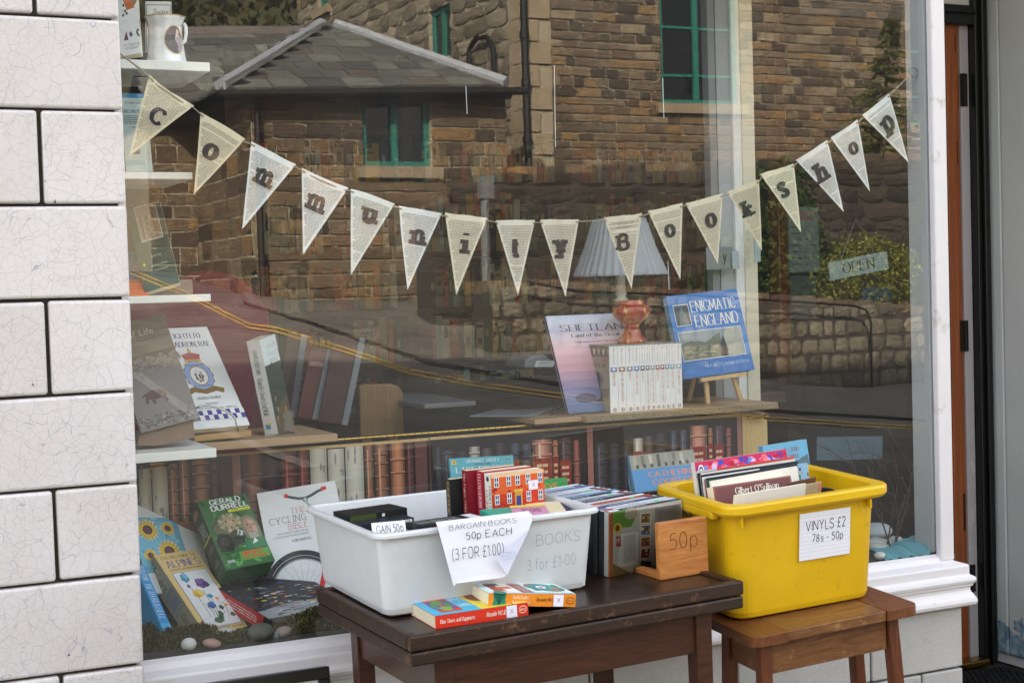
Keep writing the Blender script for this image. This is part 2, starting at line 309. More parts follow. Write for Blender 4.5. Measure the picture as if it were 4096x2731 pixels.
class Prn:
    """flat print on a rectangle w x h: fractions (u, v), v upwards, each layer a hair prouder than the last"""
    def __init__(s, w, h, M=None):
        s.w, s.h, s.M = w, h, M or Matrix(); s.b = MB(); s.k = 0
    def put(s, uv, faces, col):
        s.k += 1; y = -(.0005+s.k*6e-6); s.b.use(col)
        s.b.add([(u*s.w, y, v*s.h) for u, v in uv], faces, s.M); return s
    def rect(s, u0, v0, u1, v1, col): return s.put([(u0, v0), (u1, v0), (u1, v1), (u0, v1)], [(0, 1, 2, 3)], col)
    def poly(s, pts, col): return s.put(pts, [tuple(range(len(pts)))], col)
    def ell(s, u, v, ru, rv, col, n=14, rot=0, jag=0):
        p = []
        for i in range(n):
            a = 2*math.pi*i/n; k = 1-(jag if i % 2 else 0); x, y = ru*s.w*k*math.cos(a), rv*s.h*k*math.sin(a)
            p.append((u+(x*math.cos(rot)-y*math.sin(rot))/s.w, v+(x*math.sin(rot)+y*math.cos(rot))/s.h))
        return s.poly(p, col)
    def line(s, pts, wd, col):
        P = np.array(pts, float)*np.array((s.w, s.h)); T = np.gradient(P, axis=0); T /= np.maximum(np.linalg.norm(T, axis=1, keepdims=True), 1e-9)
        N = np.stack([-T[:, 1], T[:, 0]], 1)*wd/2; n = len(P); v = np.concatenate([P+N, P-N])/np.array((s.w, s.h))
        return s.put(v, [(i, i+1, n+i+1, n+i) for i in range(n-1)], col)
    def _map(s, v, box, rot):
        u0, v0, u1, v1 = box; v = np.asarray(v)
        if rot == 0: return np.stack([u0+v[:, 0]*(u1-u0), v0+v[:, 1]*(v1-v0)], 1)
        if rot == -90: return np.stack([u0+v[:, 1]*(u1-u0), v1-v[:, 0]*(v1-v0)], 1)
        if rot == 90: return np.stack([u1-v[:, 1]*(u1-u0), v0+v[:, 0]*(v1-v0)], 1)
        return np.stack([u1-v[:, 0]*(u1-u0), v1-v[:, 1]*(v1-v0)], 1)
    def text(s, txt, box, col, font='sans', rot=0, thick=None, **kw):
        if font == 'sans':
            v, f = sans(txt); return s.put(s._map(v, box, rot), f, col)
        if font == 'serif': pl = strokes(txt, thick or 1.5, .5, .9, 2.4, **kw)
        elif font == 'slab': pl = strokes(txt, thick or .8, .6, 1.2, 3.0, **kw)
        elif font == 'bold': pl = strokes(txt, thick or 2.4, 1.8, 0, 2.4, **kw)
        else: pl = strokes(txt, thick or .7, thick or .7, 0, 2.6, jit=.35, **kw)
        a = np.concatenate([p for p, _ in pl]); lo, hi = a.min(0), a.max(0)
        for p, f in pl: s.put(s._map((p-lo)/np.maximum(hi-lo, 1e-6), box, rot), f, col)
        return s
    def lines(s, box, n, col, words=7, h=.45, seed=0, rot=0, ragged=.25):
        """running text too small to read: words as short bars"""
        r = random.Random(seed); V = []; Fc = []
        for i in range(n):
            y0 = 1-(i+.5+h/2)/n; y1 = y0+h/n; x = 0; end = 1-r.random()*ragged*(1 if i % 5 == 4 else .2)
            while x < end-.02:
                w = min(r.uniform(.4, 1.6)/words, end-x); b = len(V); V += [(x, y0), (x+w*.88, y0), (x+w*.88, y1), (x, y1)]; Fc.append((b, b+1, b+2, b+3)); x += w
        return s.put(s._map(V, box, rot), Fc, col)
    def build(s, name='cover_print', parent=None, local=True, m=None, label=None):
        if not s.b.f: return None
        return s.b.build(name, m or M_PRINT, parent, local=local, fix=False, label=label)
# ------------------------------------------------------------------ books
M_PAGE = None
def page_mat():
    global M_PAGE
    if M_PAGE is None:
        t = NT('page_edges'); v = t.coord('Object', (1, 900, 1)); n = t.noise(v, 3, 2, .5)
        c = t.ramp(n, [(.3, '#c9bd9d'), (.7, '#e9dfc6')]); t.pbsdf(c, .8, t.bump(n, .3, .0006), Specular_IOR_Level=.2); M_PAGE = t.m
    return M_PAGE
def book(label, M, w, h, t, col, spine=None, hard=False, group=None, name='book', cat='book', front=None, side=None, box=False, mtl=None):
    """a book in its own frame: front cover at y=0 (w x h), spine on x=0, thickness t along y; front/side draw the print"""
    r = thing(name, label, cat, M=M, group=group); k = .0022 if hard else .0008; e = .003 if hard else .0004
    b = MB(col)
    if box: b.box((0, 0, 0), (w, t, h))
    else:
        b.box((0, 0, 0), (w, k, h)); b.box((0, t-k, 0), (w, t, h)); b.use(spine or col)
        b.box((0, k, 0), (k, t-k, h))
    b.build('case' if box else 'cover', mtl or M_PRINT, r, local=True, bevel=.0006, seg=1)
    if not box:
        p = MB('#e6dcc4'); p.box((k, k, e), (w-e*1.5, t-k, h-e)); p.build('page_block', page_mat(), r, local=True)
    if front:
        P = Prn(w, h); front(P); P.build('cover_print', r)
    if side:
        P = Prn(t, h, Matrix(((0, 1, 0, 0), (-1, 0, 0, t), (0, 0, 1, 0), (0, 0, 0, 1)))); side(P); P.build('spine_print', r)
    return r
def copy_tree(o, parent=None):
    c = o.copy(); COL.objects.link(c)
    if parent is not None: c.parent = parent
    WM[c.name] = WM.get(o.name, Matrix()).copy()
    for ch in list(o.children): copy_tree(ch, c)
    return c
# ================================================================== SHOP FRONT
def tile_mat(name, base, line, rough, fine, blotch, gloss, lw=.012, sc=42):
    t = NT(name); v = t.coord('Object', (1, 1, 1), True)
    wv = t.n('ShaderNodeVectorMath', operation='ADD'); nz = t.n('ShaderNodeTexNoise'); t.set(nz.inputs['Vector'], v); nz.inputs['Scale'].default_value = 9; nz.inputs['Detail'].default_value = 3
    sc_ = t.n('ShaderNodeVectorMath', operation='SCALE'); t.set(sc_.inputs[0], nz.outputs['Color']); sc_.inputs['Scale'].default_value = .05
    t.set(wv.inputs[0], v); t.set(wv.inputs[1], sc_)
    def cr(s):
        vo = t.n('ShaderNodeTexVoronoi', feature='DISTANCE_TO_EDGE'); t.set(vo.inputs['Vector'], wv.outputs[0]); vo.inputs['Scale'].default_value = s; return vo.outputs[0]
    a = t.ramp(cr(sc), [(lw*.5, 1.0), (lw*1.8, 0.0)]); b = t.ramp(cr(sc*.5), [(lw*.35, 1.0), (lw*.9, 0.0)])
    area = t.ramp(t.noise(v, 7, 3), [(.3, .35), (.6, 1.0)])
    k = t.math('MAXIMUM', t.math('MULTIPLY', a, area), b)
    tone = t.ramp(t.noise(v, 3.5, 5, .6), [(.3, base), (.72, blotch)])
    grime = t.ramp(t.noise(v, 26, 8, .75), [(.60, 0.0), (.74, fine)])
    c = t.mix(grime, tone, rgba('#8d8880')); c = t.mix(t.math('MULTIPLY', k, .62), c, rgba(line))
    chip = t.ramp(t.noise(v, 55, 2, .5), [(.775, 0.0), (.785, 1.0)]); c = t.mix(chip, c, rgba('#55504c'))
    h = t.math('ADD', t.math('MULTIPLY', k, -.35), t.noise(v, 6, 2))
    t.pbsdf(c, rough, t.bump(h, .25, .002), Specular_IOR_Level=.5, Coat_Weight=gloss, Coat_Roughness=.12); return t.m
M_TILE = tile_mat('crackle_glaze_tile', '#d8d2d2', '#858a98', .32, .42, '#cac2be', .5, .0105, 60)
M_TILE2 = tile_mat('grey_weathered_tile', '#b9b6b4', '#76746f', .45, .75, '#a2a09c', .2, .007, 60)
M_MORTAR = mat('mossy_mortar', '#48423a', .95, .45, 60, .8, 200, dirt='#39391f', ds=30, dth=.5)
def white_paint(name, col, dirt='#b7b2ab'):
    return mat(name, col, .38, .06, 8, .25, 35, .5, dirt=dirt, ds=14, dth=.60)
M_WHITE = white_paint('white_gloss_paint', '#dfdadb')
M_GREYPAINT = mat('grey_door_paint', '#8e8f8d', .55, .06, 5, .2, 40)
M_BLACK = mat('black_gloss_paint', '#0c0d0e', .3, .2, 30, .2, 60)
M_BROWNWOOD = wood('varnished_door_wood', '#6e3413', '#985022', 3, (18, 18, .7), .35, .3)
M_IRON = mat('dark_iron', '#191513', .6, .5, 40, .5, 120, metal=.3)
M_BRASS = mat('brass', '#b8954a', .28, .2, 40, .1, 80, metal=1)
# --- tiled pier left of the window
PIER_X, PIER_Y = .535, -.10
pier = thing('tiled_pier', 'pier of big crackle glazed white tiles with mossy joints beside the window', 'pier', (.2, -.05, 0))
zj = [2.119, 1.952, 1.777, 1.618, 1.454, 1.291, 1.126, .964, .803, .641, .478, .315, .152, .0]
rt = random.Random(3)
MB().box((-.62, PIER_Y+.013, 0), (PIER_X-.012, 0.0, 2.119)).build('mortar', M_MORTAR, pier)
for i in range(len(zj)-1):
    z1, z0 = zj[i], zj[i+1]; j = .0024
    xs = [PIER_X, .393, .09, -.21, -.5] if i % 2 == 1 else [PIER_X, .235, -.07, -.37]
    for k in range(len(xs)-1):
        x1, x0 = xs[k], xs[k+1]
        b = MB(); a0, a1, b0, b1 = x0+.0034, x1-(.0034 if k else 0), z0+j, z1-j
        jt = lambda: rt.uniform(-.0011, .0011); fy = PIER_Y-rt.uniform(0, .0014)
        b.hexa([(a0+jt(), fy+jt(), b0+jt()), (a1+jt()*.5, fy+jt(), b0+jt()), (a1, -.012, b0), (a0, -.012, b0), (a0+jt(), fy+jt(), b1+jt()), (a1+jt()*.5, fy+jt(), b1+jt()), (a1, -.012, b1), (a0, -.012, b1)])
        b.build('tile', M_TILE, pier, bevel=.0055, seg=3)
# --- white window frame with moulded sill
shopf = thing('shop_window', 'big white framed shop window reflecting stone houses across the road', 'window', (1.5, 0, .5))
prof = [(.0, .623), (.012, .617), (.02, .606), (.043, .5985), (.0445, .594), (.0445, .576), (.047, .5735), (.0505, .572), (.0545, .569), (.0562, .563), (.0545, .557), (.0508, .553), (.0496, .5475), (.0455, .546), (.0455, .538), (.0475, .533), (.0515, .527), (.0555, .520), (.0575, .512), (.0555, .5045), (.050, .501), (.034, .499), (.034, .30), (0, .30)]
b = MB(); n = len(prof); vs = []
for p, z in prof: vs.append((.50, -p, z))
for p, z in prof: vs.append((2.454+max(p, .0), -p, z))
for p, z in prof: vs.append((2.454+max(p, .0), .30, z))
fs = [(i, i+1, n+i+1, n+i) for i in range(n-3)]+[(n+i, n+i+1, 2*n+i+1, 2*n+i) for i in range(n-3)]
b.add(vs, fs); b.add([(.5, -.034, .499), (2.488, -.034, .499), (2.488, .3, .499), (.5, .3, .499)], [(0, 1, 2, 3)])
b.build('window_sill', M_WHITE, shopf, bevel=.0015, seg=2)
b = MB(); b.box((2.4345, -.021, .6085), (2.4745, .0, 2.3)); b.build('window_post', M_WHITE, shopf, bevel=.004, seg=2)
b = MB(); b.box((2.4355, .0085, .624), (2.4745, .075, 2.3)); b.build('window_reveal', white_paint('reveal_paint', '#b9bcbd'), shopf, bevel=.003)
b = MB(); b.box((.45, -.021, 2.28), (2.4745, .06, 2.42)); b.build('window_head', M_WHITE, shopf, bevel=.004)
b = MB(); b.box((.50, .009, .624), (.556, .06, 2.28)); b.build('window_jamb', M_WHITE, shopf, bevel=.003)
# glass: clear pane with the mirror strength of a real double-surface sheet
t = NT('window_glass')
ge = t.n('ShaderNodeNewGeometry'); dt = t.n('ShaderNodeVectorMath', operation='DOT_PRODUCT'); t.set(dt.inputs[0], ge.outputs['Incoming']); t.set(dt.inputs[1], ge.outputs['Normal'])
cs = t.math('SUBTRACT', 1.0, t.math('ABSOLUTE', dt.outputs['Value']))
one = t.math('ADD', .043, t.math('MULTIPLY', t.math('POWER', cs, 5.0), .957)); fac = t.math('DIVIDE', t.math('MULTIPLY', one, 2.0), t.math('ADD', one, 1.0))    # both faces of the sheet
wav = t.coord('Object', (1, 1, 1)); bp = t.bump(t.noise(wav, 2.2, 2, .4), .06, .004)
gl = t.n('ShaderNodeBsdfGlossy'); gl.inputs['Roughness'].default_value = .004; gl.inputs['Color'].default_value = (1, .98, .95, 1); t.set(gl.inputs['Normal'], bp)
tr = t.n('ShaderNodeBsdfTransparent'); tr.inputs['Color'].default_value = (.97, .985, .98, 1)
mx = t.n('ShaderNodeMixShader'); t.set(mx.inputs[0], fac); t.set(mx.inputs[1], tr.outputs[0]); t.set(mx.inputs[2], gl.outputs[0]); du = t.n('ShaderNodeBsdfDiffuse'); du.inputs[0].default_value = (.75, .76, .74, 1); m4 = t.n('ShaderNodeMixShader')       # a film of dust and dried rain on the pane
t.set(m4.inputs[0], t.n('ShaderNodeMapRange', i0=t.noise(t.coord('Object', (1, 1, .35)), 3.0, 5, .6), i1=.3, i2=.75, i3=.006, i4=.026).outputs[0]); t.set(m4.inputs[1], mx.outputs[0]); t.set(m4.inputs[2], du.outputs[0]); t.t.links.new(m4.outputs[0], t.out.inputs[0])
M_GLASS = t.m
b = MB(); b.poly([(.50, .004, .612), (2.4345, .004, .612), (2.4345, .004, 2.285), (.50, .004, 2.285)]); b.build('glass_pane', M_GLASS, shopf, fix=False)
# --- grey tiled plinth under the sill
pl = thing('tiled_plinth', 'weathered grey tiled wall under the white window sill', 'wall', (1.5, 0, 0))
MB().box((.5, -.012, 0), (2.479, .29, .488)).build('mortar', M_MORTAR, pl)
pz = [.4975, .351, .2, .05]
for i in range(3):
    off = [0, .30, .12][i]
    xs = [2.4845, 2.21, 1.84, 1.47, 1.10, .73, .52] if i % 2 == 0 else [2.4845, 2.36, 2.03, 1.66, 1.29, .92, .55]
    for k in range(len(xs)-1):
        MB().box((xs[k+1]+.0025, -.031, pz[i+1]+.0025), (xs[k]-(.0025 if k else 0), -.005, pz[i]-.0025)).build('tile', M_TILE2, pl, bevel=.004, seg=3)
# --- doorway recess on the right
YB = .6
door = thing('shop_doorway', 'recessed shop doorway with varnished door edge and black frame', 'doorway', (3.1, YB, .14))
xa = [onY(q('f', x, 500), YB).x for x in (1330, 1472, 1522, 1612)]
xb = [onY(q('m', x, 1300), YB).x for x in (1130, 1275, 1345, 1437)]
xw, xs_, xk = (xa[1]+xb[1])/2, (xa[2]+xb[2])/2, (xa[3]+xb[3])/2
zt = onY(q('f', 1450, 160), YB).z
FLZ = .138
b = MB(); b.box((xw-.075, YB, FLZ+.02), (xw-.055, YB+.05, zt)); b.box((xw-.053, YB-.006, FLZ+.02), (xw-.018, YB+.045, zt)); b.box((xw-.0165, YB+.001, FLZ+.02), (xw, YB+.045, zt))
b.build('door_edge', M_BROWNWOOD, door, bevel=.0025)
MB().box((xw+.0012, YB-.004, FLZ+.02), (xs_, YB+.04, zt)).build('door_lining', white_paint('lining_paint', '#a9a1a3'), door, bevel=.002)
b = MB(); b.box((xs_+.001, YB-.03, FLZ+.004), (xk, YB+.05, 2.6)); b.box((xs_+.018, YB-.042, FLZ+.004), (xk-.012, YB-.03, 2.6)); b.build('black_post', M_BLACK, door, bevel=.004)
zl0, zl1 = onY(q('f', 1450, 150), YB-.03).z, onY(q('f', 1450, 28), YB-.03).z
b = MB(); b.box((2.5, YB-.03, zl0), (xs_, YB+.04, zl1)); b.box((2.5, YB-.045, zl0+.03), (xs_+.004, YB-.03, zl1-.02)); b.build('lintel', M_BLACK, door, bevel=.004)
MB().box((2.5, YB-.01, zl1+.002), (xs_, YB+.02, 2.6)).build('transom_panel', M_WHITE, door)
for (hx, hy0, hy1, kk) in ((1498, 462, 668, 'f'), (1505, 598, 792, 'k'), (1300, 675, 880, 'm')):
    p0, p1 = onY(q(kk, hx, hy0), YB-.008), onY(q(kk, hx, hy1), YB-.008); w = .0135
    b = MB(); b.box((p0.x-w, YB-.0075, p1.z), (p0.x+w, YB-.0045, p0.z))
    b.tube([(p0.x-w*.1, YB-.010, p1.z), (p0.x-w*.1, YB-.010, p0.z)], .0035, 8)
    for k in range(4):
        b.tube([(p0.x+w*.6, YB-.0075, p1.z+(k+.5)/4*(p0.z-p1.z)), (p0.x+w*.6, YB-.0095, p1.z+(k+.5)/4*(p0.z-p1.z))], .0028, 8)
    b.build('hinge', M_IRON, door, bevel=.0006, seg=1)
MB().box((2.5, YB-.05, FLZ+.003), (xs_, YB+.05, FLZ+.021)).build('threshold', M_BRASS, door, bevel=.004)
# slots let into the door edge
b = MB('#2a1408')
for kk, hx, h0, h1 in (('f', 1437, 215, 325), ('f', 1450, 890, 1030), ('m', 1237, 140, 420)):
    p0, p1 = onY(q(kk, hx, h0), YB-.001), onY(q(kk, hx, h1), YB-.001); b.box((p0.x-.005, YB-.0012, p1.z), (p0.x+.005, YB+.0, p0.z))
b.build('lock_slot', M_MATTE, door)
# grey boarded side of the recess
side = thing('boarded_side', 'grey painted boarded side of the doorway with blue flaking paint', 'panelling', (xk, .3, FLZ))
t = NT('flaking_grey_paint'); v = t.coord('Object'); z = t.n('ShaderNodeSeparateXYZ'); t.set(z.inputs[0], v)
low = t.n('ShaderNodeMapRange', i0=z.outputs[2], i1=.20, i2=.36, i3=.24, i4=-.25).outputs[0]
fl = t.ramp(t.math('ADD', t.noise(v, 14, 6, .65), low), [(.60, 0.0), (.63, 1.0)])
c = t.mix(fl, t.ramp(t.noise(v, 4, 5), [(.3, '#c9cac8'), (.7, '#d6d7d4')]), t.ramp(t.noise(v, 40, 4), [(.35, '#56788f'), (.65, '#a3b3bd')]))
t.pbsdf(c, .5, t.bump(t.math('SUBTRACT', t.noise(v, 30, 3), t.math('MULTIPLY', fl, .8)), .25, .003), Specular_IOR_Level=.4); M_FLAKE = t.m
ys = [YB+.05, onX(q('f', 1722, 780), xk+.004).y, .18, -.02, -.20]
for k in range(len(ys)-1):
    MB().box((xk+.004, ys[k+1]+.0018, FLZ+.03), (xk+.03, ys[k]-.0018, 2.6)).build('plank', M_FLAKE, side, bevel=.004)
MB().box((xk+.012, -.2, FLZ+.0), (xk+.028, .62, FLZ+.032)).build('bottom_rail', M_MATTE, side)
# recess floor and mat
MB('#54504b').box((2.47, -.22, .0), (xk+.7, 1.0, FLZ-.014)).build('doorway_step', mat('step_stone', '#5b5650', .9, .3, 20, .5, 60), None, kind='structure')
mt = MB('#0f1113'); x0, x1, y0, y1 = 2.56, xk-.005, -.15, YB-.06
mt.box((x0, y0, FLZ-.013), (x1, y1, FLZ-.004))
rm = random.Random(5); k = 0
for iy in range(46):
    for ix in range(30):
        px, py = x0+(ix+.5+.5*(iy % 2)*.6)/30*(x1-x0)*.97, y0+(iy+.5)/46*(y1-y0); s = .006
        mt.box((px-s, py-s*.7, FLZ-.004), (px+s, py+s*.7, FLZ-.0005+rm.uniform(0, .001)))
o = mt.build('door_mat', mat('black_rubber', None, .7, .3, 40, .3, 200), None); tag(o, 'black ribbed rubber mat on the floor of the doorway', 'mat')
# --- the building itself
M_STUCCO = mat('pale_render', '#b9b2a4', .9, .15, 3, .3, 60)
bld = thing('shop_building', 'rendered shop building above the window, unseen top made tall to shade the street', 'building', (1.5, 3, 0))
b = MB(); b.box((-7, -.06, 2.42), (9, .25, 6.2)); b.box((-7, -.06, 0), (-.63, .25, 2.42)); b.box((xk+.72, -.06, 0), (9, .25, 2.42)); b.box((.46, .062, 2.28), (2.49, .25, 2.42)); b.box((-7, 9.0, 0), (9, 9.25, 6.2)); b.box((-7.2, .25, 0), (-7, 9, 6.2)); b.box((9, .25, 0), (9.2, 9, 6.2))
b.box((-.63, .001, 0), (.499, .25, 2.42)); b.box((xk+.032, -.22, 0), (xk+.72, .25, 2.6))
b.build('wall', M_STUCCO, bld)
b = MB(); b.prism([(-7.3, -.35, 6.2), (-7.3, 4.6, 9.9), (-7.3, 9.5, 6.2)], (16.6, 0, 0)); b.build('roof', mat('roof_slate', '#3d4147', .7, .3, 10, .4, 30), bld)  # out-of-view roof, its ridge height set by the shadow wanted on the street
# room behind the window
M_ROOM = mat('room_wall', '#6d6459', .9, .1, 3)
MB().box((-1.2, .26, .05), (6.2, 4.6, .13)).build('shop_floor', mat('shop_carpet', '#3a342f', .95, .2, 30, .3, 200), None, kind='structure')
MB().box((-1.2, .26, 2.62), (6.2, 4.6, 2.66)).build('shop_ceiling', mat('shop_ceiling_paint', '#8a857c', .9, .1, 3), None, kind='structure')
b = MB(); b.box((-1.2, 4.5, .13), (6.2, 4.6, 2.62)); b.box((-1.3, .26, .13), (-1.2, 4.6, 2.62)); b.box((6.2, .26, .13), (6.3, 4.6, 2.62)); b.build('room_wall', M_ROOM, None, kind='structure')
MB().box((-.6, .30, .13), (.55, .36, 2.62)).build('window_side_wall', M_ROOM, None, kind='structure')
# display floor behind the glass
MB().box((.5, .0055, .56), (2.5, .62, .615)).build('display_floor', mat('display_boards', '#4b463d', .8, .2, 20, .3, 60), None, kind='structure')
# ================================================================== THE STREET THAT THE GLASS MIRRORS (built where it stands, behind the camera)
def B(x, y, v): return onY((x, y), v)
YP = [((2352, 1000), 6.7), ((2140, 985), 7.0), ((1760, 960), 7.6), ((1450, 930), 8.2), ((1200, 893), 9.0), ((1000, 845), 10.0), ((800, 793), 11.2), ((620, 735), 12.6), ((450, 672), 14.6), ((300, 622), 17.0)]
WP = [((310, 850), 8.2), ((460, 960), 6.4), ((620, 1035), 5.3), ((840, 1112), 4.5)]
ctl = [tuple(B(*p, v)) for p, v in YP]+[tuple(B(*p, v)) for p, v in WP]
ctl += [(x, y, 0) for x in (-8, -4, 0, 2.5, 5, 8, 12) for y in (-1, 1.3, 2.2)]+[(9, 4.5, .0), (6, 4.5, .08), (12, 6, -.1), (16, 7, -.2), (13, 11, 0), (10.6, 11, .0), (7.2, 11.2, .62), (5.6, 16, 1.2), (8, 15, 1.15), (-6, 16, 1.9), (-6, 8, .8), (0, 20, 2.2), (20, 30, 2), (3, 25, 2.4), (-10, 5, .2), (0, 5, .4), (0, 10, 1.0), (22, 10, -.3)]
CT = np.array(ctl)
def terr(x, y):
    d2 = (CT[:, 0]-x)**2+(CT[:, 1]-y)**2+.12; w = d2**-1.6
    return float((w*CT[:, 2]).sum()/w.sum())
def on_terr(p, lift=0):
    d = ray(p); lo = hi = None
    for i in range(30, 400):
        s = i*.1; P = CAM+d*(s/d.y)
        if P.y < 1.2: continue
        if P.z < terr(P.x, P.y)+lift:
            a, b_ = (i-1)*.1, s
            for _ in range(16):
                m = (a+b_)/2; Pm = CAM+d*(m/d.y)
                if Pm.z < terr(Pm.x, Pm.y)+lift: b_ = m
                else: a = m
            return CAM+d*(a/d.y)
    return None
gx = np.concatenate([np.linspace(-60, -9, 8), np.linspace(-8, 22, 76), np.linspace(24, 90, 8)]); gy = np.concatenate([np.linspace(1.1, 20, 64), np.linspace(21, 120, 10)])
vs = [(x, -y, terr(x, y)) for y in gy for x in gx]; nx = len(gx)
b = MB(); b.add(vs, [(j*nx+i, (j+1)*nx+i, (j+1)*nx+i+1, j*nx+i+1) for j in range(len(gy)-1) for i in range(nx-1)])
M_ASPH = mat('asphalt', '#837c72', .9, .3, 8, .6, 300, .3, dirt='#625d56', ds=2, dth=.5)
b.build('road', M_ASPH, None, smooth=True, kind='structure')
MB().box((-60, -1.1, -.3), (90, -.1, 0.002)).build('pavement', mat('pavement_flags', '#7d776f', .9, .25, 6, .4, 120), None, kind='structure')
def strip(name, up, lo, material, lift=.008, n=8):
    """a painted band on the road between two lines measured in the mirror image"""
    def res(L):
        L = np.array(L, float); s = np.linspace(0, len(L)-1, (len(L)-1)*n+1); return [(np.interp(k, range(len(L)), L[:, 0]), np.interp(k, range(len(L)), L[:, 1])) for k in s]
    A, Bq = [on_terr(p, lift) for p in res(up)], [on_terr(p, lift) for p in res(lo)]
    pr = [(mir(a), mir(c)) for a, c in zip(A, Bq) if a is not None and c is not None]
    b = MB(); vs = [v for ac in pr for v in ac]; b.add(vs, [(2*i, 2*i+1, 2*i+3, 2*i+2) for i in range(len(pr)-1)])
    b.build(name, material, None, kind='structure')
def band(name, up, lo, material, lift, n=6):
    strip(name, up, lo, material, lift, n)
band('far_pavement', [(560, 668), (700, 702), (1000, 758), (1330, 803), (1600, 848), (1850, 886), (2140, 892), (2352, 900)], [(560, 690), (700, 734), (1000, 832), (1330, 886), (1600, 922), (1850, 945), (2140, 962), (2352, 975)], mat('far_pavement_tar', '#80796e', .9, .3, 5, .5, 200, dirt='#5f5a53', ds=3, dth=.5), .03)
band('kerb', [(560, 688), (700, 732), (1000, 830), (1330, 884), (1600, 920), (1850, 943.5), (2140, 960.5), (2352, 973.5)], [(560, 694), (700, 739), (1000, 838), (1330, 891), (1600, 926), (1850, 949), (2140, 965.5), (2352, 978.5)], mat('kerb_stone', '#5a544b', .9, .4, 6, .5, 100), .016)
M_YEL = mat('yellow_road_paint', '#dcb458', .8, .35, 12, .2, 100); M_WHT = mat('white_road_paint', '#c9c2b2', .8, .3, 12)
u1 = [(290, 612), (430, 668), (574, 739.5), (633, 748), (706, 770), (838, 811.5), (940, 846), (1068.5, 872.5), (1263, 899), (1450, 923), (1760, 955), (1960, 969), (2140, 979), (2352, 992)]
l1 = [(x, y+4.2-max(0, (x-1300))*.0013) for x, y in u1]; u2 = [(x, y+9.0-max(0, (x-1300))*.003) for x, y in u1]; l2 = [(x, y+13.2-max(0, (x-1300))*.0042) for x, y in u1]
strip('yellow_line', u1, l1, M_YEL); strip('yellow_line', u2, l2, M_YEL)
strip('white_line', [(300, 840), (460, 952), (620, 1030), (735, 1068), (850, 1110)], [(300, 862), (460, 974), (620, 1046), (735, 1086), (836, 1116)], M_WHT)
# ---- stones shared by every wall: rough faced blocks, unit size, face at y=+
def stone_mesh(name, m, seed, rnd=.10, nx=3, nz=3, rub=False):
    r = random.Random(seed); vs = []; 
    for k in range(nz+1):
        for i in range(nx+1):
            u, v = i/nx, k/nz; ed = (i in (0, nx)) or (k in (0, nz))
            x, z = u-.5, v-.5
            if rub:
                sq = max(abs(x), abs(z))*2; L = math.hypot(x, z)
                if L > .01: f = 1-.16*(min(abs(x), abs(z))*2)**2; x *= f; z *= f
            y = (-.15 if rub else 0) if ed else r.uniform(.25, 1.0)
            if not ed: x += r.uniform(-.06, .06); z += r.uniform(-.06, .06)
            else: x += r.uniform(-.02, .02)*(3 if rub else 1); z += r.uniform(-.035, .035)*(2.2 if rub else 1)
            vs.append((x, y*rnd*1.0, z))
    n = len(vs); fs = [(j*(nx+1)+i, (j+1)*(nx+1)+i, (j+1)*(nx+1)+i+1, j*(nx+1)+i+1) for j in range(nz) for i in range(nx)]
    ring = [i for i in range(nx+1)]+[(k)*(nx+1)+nx for k in range(1, nz+1)]+[nz*(nx+1)+i for i in range(nx-1, -1, -1)]+[k*(nx+1) for k in range(nz-1, 0, -1)]
    vs += [(vs[i][0], -1.0, vs[i][2]) for i in ring]; m_ = len(ring)
    fs += [(ring[i], ring[(i+1) % m_], n+(i+1) % m_, n+i) for i in range(m_)]
    b = MB(); b.add(vs, fs); return b.mesh(name, m)
def stone_mat(name, stops, blk='#3a3028'):
    t = NT(name); oi = t.n('ShaderNodeObjectInfo'); w = t.n('ShaderNodeNewGeometry')
    base = t.ramp(oi.outputs['Random'], stops) if stops else t.n('ShaderNodeAttribute', attribute_name='Col').outputs[0]; n = t.noise(w.outputs['Position'], 9, 6, .65)
    c = t.mix(t.ramp(n, [(.35, .0), (.75, .55)]), base, rgba(blk)); c = t.mix(t.ramp(t.noise(w.outputs['Position'], 24, 4), [(.6, 0.0), (.72, .5)]), c, rgba('#a58f6c'))
    t.pbsdf(c, .9, t.bump(t.noise(w.outputs['Position'], 14, 6, .75), 1.0, .07), Specular_IOR_Level=.15); return t.m
M_STONE = stone_mat('sandstone_block', [(0, '#85725c'), (.2, '#9a8263'), (.4, '#63564a'), (.55, '#a88459'), (.7, '#8a7862'), (.85, '#54483f'), (1, '#ab977a')])
M_RUBSHADE = stone_mat('shade_tinted_terrace_stone', [(0, '#4a443b'), (.4, '#5a5145'), (.7, '#3f3932'), (1, '#625848')])  # darker copy of the rubble stone: the terrace's shade put into the colour
M_RUBST = stone_mat('rubble_stone', [(0, '#857c6c'), (.3, '#a0957f'), (.55, '#726a5d'), (.8, '#b3a78f'), (1, '#8d8474')])
STONE_COLS = ['#857563', '#9a866c', '#6a5f53', '#a58762', '#8d7d6a', '#5c5147', '#ab9a7e', '#7d6b58']; RUB_COLS = ['#6d6355', '#82745f', '#5c5347', '#958468']
M_STONEJ = stone_mat('sandstone_block_joined', None)
M_MORT = mat('lime_mortar', '#a3977f', .95, .3, 6, .4, 60)
M_DRESS = mat('dressed_sandstone', '#93826a', .9, .25, 6, .3, 60)
SM = [stone_mesh('stone', M_STONE, i) for i in range(10)]; RM = [stone_mesh('stone', M_RUBST, 50+i, .22, 4, 4, True) for i in range(10)]
RD = [stone_mesh('stone', M_RUBSHADE, 80+i, .22, 4, 4, True) for i in range(8)]
RG = random.Random(21)
